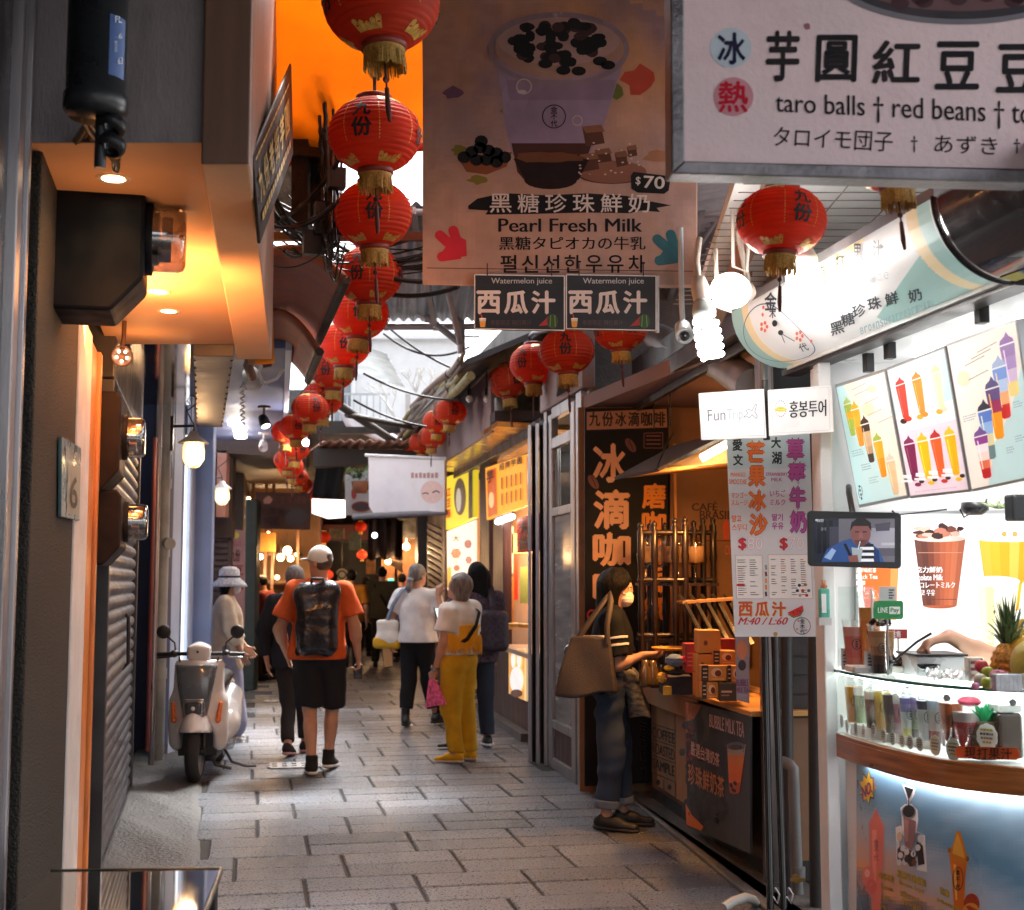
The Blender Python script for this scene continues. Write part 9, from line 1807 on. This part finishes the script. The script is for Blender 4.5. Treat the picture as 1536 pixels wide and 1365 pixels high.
p.hair(M("brown_grey_hair",(.07,.055,.045),rough=.5,var=.4,scale=60,bump=.5),lambda s,q:(s.ell(q.hp(0,-.006,.03),np.array((.079,.098,.10))*q.k,.01,q.HR),s.ell(q.hp(0,.06,.0),np.array((.09,.09,.13))*q.k,.02,q.HR,cut=True),s.half((0,0,-1),-float(q.hp(0,-.05,-.045)[2]))))
BPK=M("glossy_black_nylon",(.016,.016,.022),rough=.28,var=.3,scale=8,bump=.9,bscale=9,coat=.25);by=-.225
sd=SDF((-.3,-.5,.8),(.3,.1,1.65),.009);sd.box((.0,by,1.215),(.165,.105,.27),.08,.03);sd.box((0,by-.07,1.13),(.13,.06,.16),.05,.04);sd.cone((-.1,by,1.45),(.1,by,1.45),.09,.09,.06);sd.folds(.006,22,9);bk=p.out(sd,"backpack",BPK)
mb=MB();mb.tube([(-.05,by-.01,1.50),(-.045,by-.05,1.56),(.045,by-.05,1.56),(.05,by-.01,1.50)],.014,8);p.add(mb,"carry_loop",fabric("grey_webbing",(.11,.11,.125)),bk)
for x in(-1,1):strap(p,[((x*.095,by+.02,1.50),(0,-.3,1)),((x*.105,-.12,1.52),(0,-.2,1)),((x*.11,-.02,1.525),(0,.1,1)),((x*.115,.09,1.46),(0,1,.6)),((x*.12,.135,1.30),(0,1,0)),((x*.15,.10,1.10),(x*.6,.8,0)),((x*.19,-.06,1.0),(x,0,0))],.07,fabric("grey_webbing",(.11,.11,.125)),"shoulder_strap",bk,.012)
w=J['wrR'];mb=MB();mb.box(w+np.array((.0,.03,-.13)),(.07,.05,.12));po=MB();V=p.xf(np.array(mb.v));mb.v=[tuple(v)for v in V.tolist()];tag(mb.build("camera_pouch",BPK,bevel=.012),"small black pouch held in the right hand of the man in orange","pouch")
mb=MB();mb.tube([J['wrR']+np.array((0,0,-.07)),J['wrR']+np.array((.0,.02,-.1))],.006,6)
p=Person("grey haired person in dark long sleeves half hidden by the man in orange",at(442,12.1),1.66,R(2),.010,build=1.0,arms={'L':((-.29,.0,1.12),(-.25,.02,.86)),'R':((.26,.02,1.1),(.24,.1,.88))},legs={'L':((-.05,.06,.50),(-.02,-.16,.10),(.02,.14,-.07)),'R':((.09,.12,.5),(.10,.16,.08))})
p.body(curl=.35);NAV=fabric("dark_navy_top",(.022,.025,.036));p.shirt(NAV,hem=.80,sleeve=1.85,o=.018,loose=.03,seed=8);p.pants(fabric("charcoal_trousers",(.035,.033,.034)),hem=.14,r=(.10,.075,.06));p.shoes(fabric("dark_running_shoe",(.03,.02,.022)),M("pink_white_sole",(.45,.25,.27),rough=.5))
p.hair(HAIRG,lambda s,q:(s.ell(q.hp(0,-.01,.045),np.array((.09,.105,.105))*q.k,.01,q.HR),s.ell(q.hp(0,.09,-.02),np.array((.075,.07,.09))*q.k,.02,q.HR,cut=True),s.half((0,0,-1),-float(q.hp(0,0,-.06)[2]))))
p=Person("woman in a pale bucket hat, face mask and cream cardigan standing behind the scooter",at(341,13.1),1.63,R(-80),.009,arms={'R':((.21,.06,1.12),(.18,.16,.90)),'L':((-.21,.05,1.12),(-.14,.2,.94))})
p.body(curl=.4);p.eyes();CRM=fabric("cream_cardigan",(.68,.57,.44));p.shirt(CRM,hem=.66,sleeve=1.6,o=.03,loose=.045,amp=.008,seed=12,fr=.3)
p.pants(fabric("lavender_grey_skirt",(.26,.26,.36)),hem=.22,r=(.13,.14,.15),name="skirt",extra=lambda sd:sd.cone((0,0,.9),(0,0,.2),.13,.22,.05));p.shoes(fabric("pale_shoe",(.5,.48,.46)),WSO)
J=p.J;c_=p.hp(0,0,.0)
mb=MB();prof=[(0,.165),(.06,.16),(.095,.13),(.102,.06),(.108,.045),(.16,.0),(.175,-.03)];mb.lathe(prof,c_,36);hat=p.add(mb,"bucket_hat",M("pale_blue_floral_hat",(.52,.55,.60),rough=.85,var=.35,scale=45),solid=.004)
mb=MB();mb.lathe([(.1045,.045),(.1035,.075)],c_,36);p.add(mb,"hat_band",fabric("navy_band",(.03,.035,.06)),hat,solid=.003)
sd=SDF(p.J['hd']-.2,p.J['hd']+.2,.006);sd.ell(p.hp(0,.07,-.05),np.array((.058,.052,.06))*p.k,.01,p.HR);p.out(sd,"face_mask",fabric("white_mask",(.75,.75,.76)))
p.hair(HAIRB,lambda s,q:(s.ell(q.hp(0,-.01,.03),np.array((.085,.10,.10))*q.k,.01,q.HR),s.ell(q.hp(0,-.04,-.06),np.array((.075,.06,.10))*q.k,.03,q.HR),s.ell(q.hp(0,.09,-.02),np.array((.07,.07,.12))*q.k,.02,q.HR,cut=True)))
p=Person("woman in a white T-shirt and black trousers with a grey ponytail, seen from behind",at(626,14.35),1.70,R(-14),.009,head=(-.55,.05),arms={'L':((-.30,-.02,1.13),(-.31,.05,.90)),'R':((.25,.05,1.12),(.18,.24,1.03))},legs={'L':((-.09,.0,.5),(-.09,-.1,.1)),'R':((.10,.1,.5),(.16,.2,.1))})
p.body(curl=.9);WT_=fabric("white_tee",(.76,.75,.74));p.shirt(WT_,hem=.90,sleeve=.62,o=.022,loose=.035,amp=.007,seed=21,wide=.02);BT=fabric("black_trousers",(.014,.014,.016));p.pants(BT,hem=.20,r=(.105,.085,.075));p.shoes(M("black_leather_boot",(.012,.012,.013),rough=.35,bump=.1),RUB,high=.12)
p.hair(HAIRG,lambda s,q:(s.ell(q.hp(0,-.012,.045),np.array((.086,.104,.104))*q.k,.01,q.HR),s.ell(q.hp(0,.085,-.03),np.array((.075,.065,.10))*q.k,.02,q.HR,cut=True),s.half((0,0,-1),-float(q.hp(0,0,-.06)[2])),s.cone(q.hp(0,-.10,.02),q.hp(-.01,-.125,-.10),.03,.034,.02),s.cone(q.hp(-.01,-.125,-.10),q.hp(-.02,-.10,-.25),.034,.014,.02)))
mb=MB();mb.lathe([(.034,-.012),(.038,0),(.034,.012)],p.hp(0,-.112,-.02),18,axis=(0,-.3,-1));p.add(mb,"hair_tie",fabric("pale_blue_tie",(.4,.5,.65)))
BAGW=fabric("white_canvas_bag",(.78,.74,.66));lx=-.33
rb=thing("shoulder_bag","white shoulder bag with a bright yellow bottom hanging at the ponytail woman's side","bag",tuple(p.xf(np.array([[lx,-.05,.82]]))[0]))
sd=SDF((lx-.22,-.25,.7),(lx+.25,.2,1.2),.009);sd.box((lx+.02,-.05,.99),(.135,.05,.14),.04,.03);sd.cone((lx-.08,-.05,.93),(lx+.12,-.05,.93),.055,.055,.05);sd.folds(.008,20,3);sd.build("bag_body",BAGW,rb,p.xf)
sd=SDF((lx-.25,-.25,.7),(lx+.28,.2,1.2),.009);sd.box((lx+.02,-.05,.885),(.15,.065,.06),.045,.03);sd.folds(.006,20,4);sd.build("yellow_bottom",fabric("bright_yellow_canvas",(.72,.40,.03)),rb,p.xf)
pts_=[((lx+.02,-.08,1.10),(0,-1,0)),((lx+.10,-.13,1.28),(-.3,-1,.2)),((-.13,-.12,1.44),(0,-.8,1)),((-.12,.0,1.475),(0,0,1)),((-.15,.11,1.38),(0,1,.3)),((lx+.06,.05,1.10),(0,1,0))]
mb=MB();mb.v=[];st=strap(p,pts_,.045,fabric("blue_grey_strap",(.22,.27,.36)),"bag_strap",rb,.008)
mb=MB();mb.box((lx-.02,.06,.74),(.095,.012,.24),rot=Matrix.Rotation(-.12,3,'Y'));V=p.xf(np.array(mb.v));mb.v=[tuple(v)for v in V.tolist()];tag(mb.build("paper_folder",M("apricot_card",(.80,.45,.17),rough=.6)),"apricot card folder held low in the ponytail woman's left hand","folder")
sd=SDF((.0,.0,.8),(.45,.45,1.25),.01);sd.box((.22,.16,1.0),(.09,.05,.12),.03,.02);bb=thing("hand_bag","small black bag held in front of the ponytail woman","bag",tuple(p.xf(np.array([[.22,.16,.88]]))[0]));sd.build("bag_body",BPK,bb,p.xf)
p=Person("grey haired lady in yellow trousers and yellow shoes with a white fringed top",at(690,11.6),1.585,R(52),.0075,build=1.08,shoulder=.175,head=(.25,.22),arms={'L':((-.225,.00,1.11),(-.225,.11,.85)),'R':((.22,.08,1.12),(.13,.30,1.21))},legs={'L':((-.085,.03,.5),(-.09,-.03,.085)),'R':((.09,.0,.5),(.12,-.03,.085))})
p.body(curl=1.0,hopt={'R':{'d':(-.1,.5,.8),'n':(-.6,-.7,.2),'curl':.9}})
p.eyes();p.shirt(fabric("white_knit_top",(.70,.68,.66)),hem=.99,sleeve=.66,o=.024,loose=.03,amp=.006,seed=31,wide=.025)
YP_=fabric("mustard_trousers",(.60,.345,.02));p.pants(YP_,hem=.10,r=(.112,.088,.068),amp=.006,waist=1.02);p.shoes(fabric("yellow_loafer",(.70,.38,.02)),M("cream_sole",(.6,.52,.4),rough=.6))
p.hair(HAIRG,lambda s,q:(s.ell(q.hp(0,-.02,.04),np.array((.098,.115,.112))*q.k,.01,q.HR),s.ell(q.hp(0,-.05,-.04),np.array((.085,.07,.085))*q.k,.03,q.HR),s.ell(q.hp(0,.105,-.03),np.array((.085,.08,.11))*q.k,.02,q.HR,cut=True),s.folds(.006,50,2)))
sd=p.grid(.16);p.torso(sd,.034);sd.cone(p.J['pel'],p.J['ch'],.15,.16,.05,sc=(1.15,.9,1));sd.folds(.006,30,7);sd.half((0,0,1),1.27*p.k);sd.half((0,0,-1),-1.15*p.k);sd.half((0,.55,.0),.06)
yb=p.out(sd,"yellow_shawl_band",fabric("yellow_knit",(.70,.36,.03)))
mb=MB();random.seed(6)
for i in range(70):
 a=-math.pi*.98+i/69*math.pi*1.05+.0;x,y=.20*math.cos(a),.165*math.sin(a);l=random.uniform(.08,.16);mb.tube([(x,y,1.17*p.k),(x*1.04,y*1.05,1.13*p.k),(x*1.06,y*1.06,1.16*p.k-l)],.0055,5)
p.add(mb,"fringe",fabric("yellow_knit",(.70,.36,.03)),yb)
strap(p,[((.13,-.06,1.30),(.4,-1,.3)),((.10,-.135,1.28),(0,-1,.1)),((.0,-.178,1.16),(0,-1,.1)),((-.10,-.165,1.05),(-.3,-1,0)),((-.19,-.06,.97),(-1,-.3,0))],.035,fabric("black_strap",(.015,.015,.016)),"bag_strap")
mb=MB();w=p.J['wrL'];mb.lathe([(.036,-.014),(.039,0),(.036,.014)],w+np.array((0,0,.02)),20,axis=tuple(p.J['wrL']-p.J['elL']));p.add(mb,"wrist_watch",M("steel_watch",(.4,.38,.36),rough=.3,metal=.8))
w=p.J['wrL']+np.array((.0,.02,-.08));mb=MB();mb.prism([w+np.array(v)for v in((-.012,-.03,.0),(-.012,.04,.0),(-.012,.08,-.24),(-.012,-.15,-.20))],(.02,0,0));V=p.xf(np.array(mb.v));mb.v=[tuple(v)for v in V.tolist()]
pk_=MB();tag(mb.build("pink_bag",M("pink_dotted_paper",(.75,.12,.30),rough=.5,var=.5,scale=30),bevel=.004),"pink dotted paper bag dangling from the yellow lady's hand","bag")
h_=p.J['wrR']+np.array((-.01,.06,.12));mb=MB();mb.box(h_,(.075,.009,.155),rot=Matrix.Rotation(-.35,3,'X'));mb.box(h_+np.array((0,-.0055,0))+np.array((0,-.0005,0)),(.066,.002,.14),rot=Matrix.Rotation(-.35,3,'X'),m=1);V=p.xf(np.array(mb.v));mb.v=[tuple(v)for v in V.tolist()]
tag(mb.build("mobile_phone",[BLACKM,glow("phone_screen",(.55,.72,.70),.9)]),"mobile phone with a pale lit screen held up by the yellow lady","phone")
p=Person("woman with long black hair and dark patterned clothes behind the yellow lady",at(716,12.6),1.69,R(20),.010,head=(.3,.1),arms={'L':((-.30,.12,1.22),(-.31,.26,1.42)),'R':((.24,.0,1.1),(.22,.08,.86))},legs={'L':((-.10,.05,.5),(-.20,-.10,.085),(-.13,.08,-.055)),'R':((.09,.02,.5),(.11,.02,.085))})
p.body(curl=.8,hopt={'L':{'d':(.1,.2,1),'n':(.7,.6,0)}});p.shirt(M("dark_floral_blouse",(.06,.035,.05),rough=.85,var=.8,scale=40,bump=.2),hem=.80,sleeve=1.3,o=.02,loose=.03,seed=41);p.pants(fabric("dark_denim_trousers",(.035,.045,.065)),hem=.12);p.shoes(M("black_leather_boot"),WSO)
p.hair(HAIRB,lambda s,q:(s.ell(q.hp(0,-.01,.045),np.array((.09,.107,.108))*q.k,.01,q.HR),s.cone(q.hp(0,-.06,.0),q.hp(0,-.10,-.36),.085,.075,.04,sc=(1.2,.8,1)),s.ell(q.hp(0,.10,-.03),np.array((.08,.075,.12))*q.k,.02,q.HR,cut=True),s.folds(.005,45,6,.15)))
sd=SDF((-.3,-.45,.8),(.35,.1,1.5),.011);sd.box((.10,-.19,1.08),(.14,.08,.19),.06,.03);sd.folds(.005,20,2);bk=p.out(sd,"rucksack",M("plum_black_rucksack",(.04,.025,.04),rough=.6,var=.7,scale=35));strap(p,[((.10,-.16,1.30),(0,-1,.4)),((.11,-.06,1.49),(0,-.2,1)),((.12,.1,1.40),(0,1,.4))],.06,M("plum_black_rucksack"),"shoulder_strap",bk)
p=Person("masked woman with a black bob, striped sleeve and jeans at the coffee counter",at(914,8.55),1.60,R(-97),.0065,build=.92,head=(.0,-.12),lean=.05,arms={'R':((.215,.06,1.10),(.17,.225,1.165)),'L':((-.20,.08,1.10),(-.14,.24,1.15))},legs={'R':((.085,.01,.50),(.09,-.03,.085)),'L':((-.09,.06,.50),(-.095,.07,.085))})
p.body(curl=.55,hopt={'R':{'d':(-.25,1,.05),'n':(-.5,.0,1),'curl':.6,'side':-1},'L':{'d':(.2,1,.05),'n':(.5,.0,1),'curl':.6,'side':1}});p.eyes()
BTE=fabric("black_tee",(.007,.008,.011));p.shirt(BTE,hem=.90,sleeve=.80,o=.016,loose=.018,amp=.006,seed=51,wide=.028)
JE=M("blue_grey_jeans",(.028,.048,.09),rough=.85,var=.35,scale=8,bump=.3,bscale=240,dirt=.25,dcol=(.10,.13,.17),dscale=3);p.pants(JE,hem=.17,r=(.112,.085,.075),amp=.007,seed=9,waist=1.03)
for x in 'LR':
 k_,a_=p.J['kn'+x],p.J['an'+x];t=(k_-a_)/np.linalg.norm(k_-a_);sd=SDF(a_-.15,a_+.2,.0065);sd.cone(a_+t*.06,a_+t*.115,.079,.08,.01);sd.half(-t,-float(t@(a_+t*.06)));sd.half(t,float(t@(a_+t*.11)));p.out(sd,"turned_up_cuff",M("pale_denim_cuff",(.16,.20,.26),rough=.85,var=.2,bump=.3,bscale=200))
p.shoes(M("black_trainer",(.012,.012,.013),rough=.5,bump=.1),RUB,k=1.12)
p.hair(HAIRB,lambda s,q:(s.ell(q.hp(0,-.012,.04),np.array((.098,.112,.113))*q.k,.01,q.HR),s.cone(q.hp(0,-.03,.02),q.hp(0,-.035,-.12),.098,.092,.05,sc=(1.02,1,1)),s.ell(q.hp(0,.105,-.06),np.array((.14,.098,.112))*q.k,.02,q.HR,cut=True),s.half((0,0,-1),-float(q.hp(0,0,-.125)[2])),s.folds(.0025,90,6,.1)),.006)
sd=SDF(p.J['hd']-.2,p.J['hd']+.2,.005);sd.ell(p.hp(0,.062,-.05),np.array((.058,.058,.062))*p.k,.01,p.HR);hn=p.HR@np.array((0,0,1.));sd.half(hn,float(hn@p.hp(0,0,.002)));mk=p.out(sd,"face_mask",M("white_pleated_mask",(.74,.70,.69),rough=.8,bump=.5,bscale=12,stretch=(.3,.3,9),spec=.2))
for x in(-1,1):mb=MB();mb.tube([p.hp(x*.052,.075,-.03),p.hp(x*.075,.02,.0),p.hp(x*.079,-.015,.0)],.002,5);p.add(mb,"ear_loop",M("white_mask"),mk)
el,sh=p.J['elR'],p.J['shR'];dd=(el-sh)
for t in(.40,.56):mb=MB();mb.lathe([(.090,-.007),(.092,0),(.090,.007)],sh+dd*t,32,axis=tuple(dd));p.add(mb,"sleeve_stripe",M("stripe_white",(.65,.62,.60),rough=.8))
sd=p.grid(.16);sd.cone(p.J['hipL']+[0,0,.06],p.J['hipR']+[0,0,.06],.128,k=.04);sd.cone((.05,.13,.94),(.07,.19,.70),.05,.06,.04);sd.cone((-.04,.14,.94),(-.05,.19,.74),.045,.05,.04);sd.half((0,0,1),1.01);sd.half((0,0,-1),-.70);sd.folds(.007,30,3)
PLD=M("black_white_plaid",(.10,.10,.105),rough=.85,var=.9,scale=22,stretch=(1,1,2.5),bump=.2);p.out(sd,"tied_shirt",PLD)
TB_=M("brown_waxed_canvas",(.040,.029,.025),rough=.62,var=.2,scale=5,bump=.25,bscale=150,dirt=.15);rb=thing("tote_bag","large brown canvas tote bag on the masked woman's shoulder","bag",tuple(p.xf(np.array([[.27,-.12,.80]]))[0]))
def tote(sd,e=0.):
 def fn(X,Y,Z):
  t=np.clip((Z-.86)/.34,0,1);hw=.168-.06*t+e;dx=.08-.05*t+e;yc=-.125+.03*t
  return np.maximum(np.maximum(np.abs(Y-yc)-hw,np.abs(X-.275)-dx),np.maximum(Z-1.19,.87-Z))*.85
 return sd.put(fn,(.1,-.5,.75),(.5,.3,1.3),.03)
sd=SDF((.05,-.5,.7),(.5,.3,1.3),.0075);tote(sd);sd.D-=.018;sd.folds(.008,14,5);sd.build("bag_body",TB_,rb,p.xf,3)
for dx in(.04,-.035):strap(p,[((.275+dx,-.20,1.16),(1,0,0)),((.265+dx,-.12,1.28),(1,0,.2)),((.21+dx*.5,-.02,1.42),(.6,0,1)),((.165+dx*.5,.015,1.475),(.2,0,1)),((.21+dx*.5,.02,1.42),(.7,0,.8)),((.27+dx,-.0,1.28),(1,0,.2)),((.28+dx,.00,1.16),(1,0,0))],.035,TB_,"bag_handle",rb,.007)
mb=MB();mb.box((.275,-.10,1.185),(.02,.16,.05));mb.v=[tuple(v)for v in p.xf(np.array(mb.v)).tolist()];mb.build("paper_edge",M("white_card"),rb,bevel=.004)
sd=SDF((-.3,-.45,.7),(.25,.1,1.3),.012);sd.box((.0,-.22,.98),(.12,.07,.17),.05,.03);p.out(sd,"small_rucksack",BPK)
mid=(p.J['wrL']+p.J['wrR'])/2+np.array((.05,.19,.035));mb=MB();mb.lathe([(0,0),(.11,0),(.14,.012),(.143,.02),(.135,.018),(.108,.008),(0,.008)],mid,32);mb.v=[tuple(v)for v in p.xf(np.array(mb.v)).tolist()];tag(mb.build("round_tray",M("yellow_bamboo_tray",(.72,.40,.06),rough=.45,var=.15)),"round yellow tray held out by the masked woman","tray")
p=Person("man in a dark olive jacket with a shoulder strap standing far down the lane",at(573,24),1.77,R(-3),.013,arms={'L':((-.27,-.02,1.12),(-.25,.06,.88)),'R':((.27,-.02,1.12),(.25,.06,.88))});p.body();p.shirt(fabric("dark_olive_jacket",(.06,.058,.045)),hem=.84,sleeve=1.9,o=.03,loose=.04);p.pants(fabric("black_trousers",(.014,.014,.016)));p.shoes(M("black_leather_boot"),RUB)
HB=lambda s,q:(s.ell(q.hp(0,-.012,.045),np.array((.086,.104,.104))*q.k,.01,q.HR),s.ell(q.hp(0,.085,-.03),np.array((.075,.065,.10))*q.k,.02,q.HR,cut=True),s.half((0,0,-1),-float(q.hp(0,0,-.06)[2])))
p.hair(HAIRB,HB,.012);strap(p,[((-.12,-.10,1.47),(0,-1,.6)),((.0,-.155,1.28),(0,-1,0)),((.14,-.16,1.05),(0,-1,0)),((.2,-.05,.95),(1,-.4,0))],.045,fabric("black_strap",(.015,.015,.016)),"bag_strap")
p=Person("person in a mustard top with a dark strap, right of the man in orange",at(527,22.5),1.70,R(3),.013);p.body();p.shirt(fabric("mustard_top",(.36,.15,.02)),hem=.86,sleeve=.8,o=.025,loose=.03);p.pants(fabric("black_trousers",(.014,.014,.016)));p.shoes(M("black_leather_boot"),RUB);p.hair(HAIRB,HB,.012);strap(p,[((-.10,-.10,1.46),(0,-1,.6)),((.03,-.155,1.28),(0,-1,0)),((.17,-.13,1.05),(0,-1,0))],.05,fabric("black_strap",(.015,.015,.016)),"bag_strap")
p=Person("stall keeper in a dark red top reaching over the glowing food stall counter",at(407,21.1),1.60,R(70),.013,head=(.1,-.3),lean=.25,arms={'L':((-.2,.22,1.15),(-.17,.46,1.08)),'R':((.2,.2,1.12),(.17,.42,1.05))});p.body();p.shirt(fabric("dark_red_top",(.16,.02,.02)),hem=.85,sleeve=1.5,o=.02,loose=.02);p.pants(fabric("black_trousers",(.014,.014,.016)));p.shoes(M("black_leather_boot"),RUB);p.hair(HAIRB,HB,.012)
p=Person("shopper in a yellow cap standing by the glowing food stall",at(441,20.3),1.58,R(40),.013);p.body();p.shirt(fabric("grey_white_shirt",(.4,.4,.4)),hem=.85,sleeve=.8,o=.02,loose=.02);p.pants(fabric("black_trousers",(.014,.014,.016)));p.shoes(M("black_leather_boot"),RUB);p.hair(HAIRB,HB,.012)
mb=MB();mb.lathe([(0,.155),(.06,.148),(.09,.11),(.1,.05),(.13,.04)],p.hp(0,0,0),24);p.add(mb,"cap",fabric("yellow_cap",(.5,.33,.06)),solid=.006)
for px,Y,H_,c_,h,lab in((500,26.5,1.68,(.05,.05,.06),5,"dark dressed passer-by deep in the alley, left of the mustard top"),(548,27.5,1.6,(.16,.15,.15),-8,"grey dressed passer-by deep in the alley, between the mustard top and the olive jacket"),(603,25.5,1.66,(.12,.03,.03),15,"passer-by in a dull red top near the right far shop bay")):
 p=Person(lab,at(px,Y),H_,R(h),.014);p.body();p.shirt(fabric("far_top_%d"%px,c_),hem=.85,sleeve=1.7,o=.025,loose=.03);p.pants(fabric("black_trousers",(.014,.014,.016)));p.shoes(M("black_leather_boot"),RUB);p.hair(HAIRB,HB,.012)
p=Person("juice seller stirring the tub, only a bare forearm reaching into view",(2.10,4.86,0),1.62,R(172),.0065,lean=.06,arms={'R':((.40,.10,1.345),(.56,.16,1.435)),'L':((-.25,.1,1.12),(-.2,.3,1.1))},head=(-.3,-.3))
hw=p.J['wrR'];p.body(curl=.9,hopt={'R':{'d':(.85,.15,-.25),'n':(-.2,.1,-1),'curl':.85,'side':-1}});p.eyes();p.shirt(BTE,hem=.86,sleeve=.5,o=.02,loose=.02,wide=.02);p.pants(fabric("black_trousers",(.014,.014,.016)));p.shoes(M("black_leather_boot"),RUB);p.hair(HAIRB,HB)
a=hw+np.array((.115,.02,-.02));mb=MB();mb.tube([a+np.array((-.05,0,.03)),a,a+np.array((.05,-.02,-.045)),a+np.array((.075,-.03,-.066))],[.005,.0045,.0045,.004],8);mb.ball(a+np.array((.085,-.033,-.075)),(.02,.014,.008),10);mb.v=[tuple(v)for v in p.xf(np.array(mb.v)).tolist()];tag(mb.build("black_spoon",BLACKM),"black ladle spoon held over the ingredient tub","spoon")
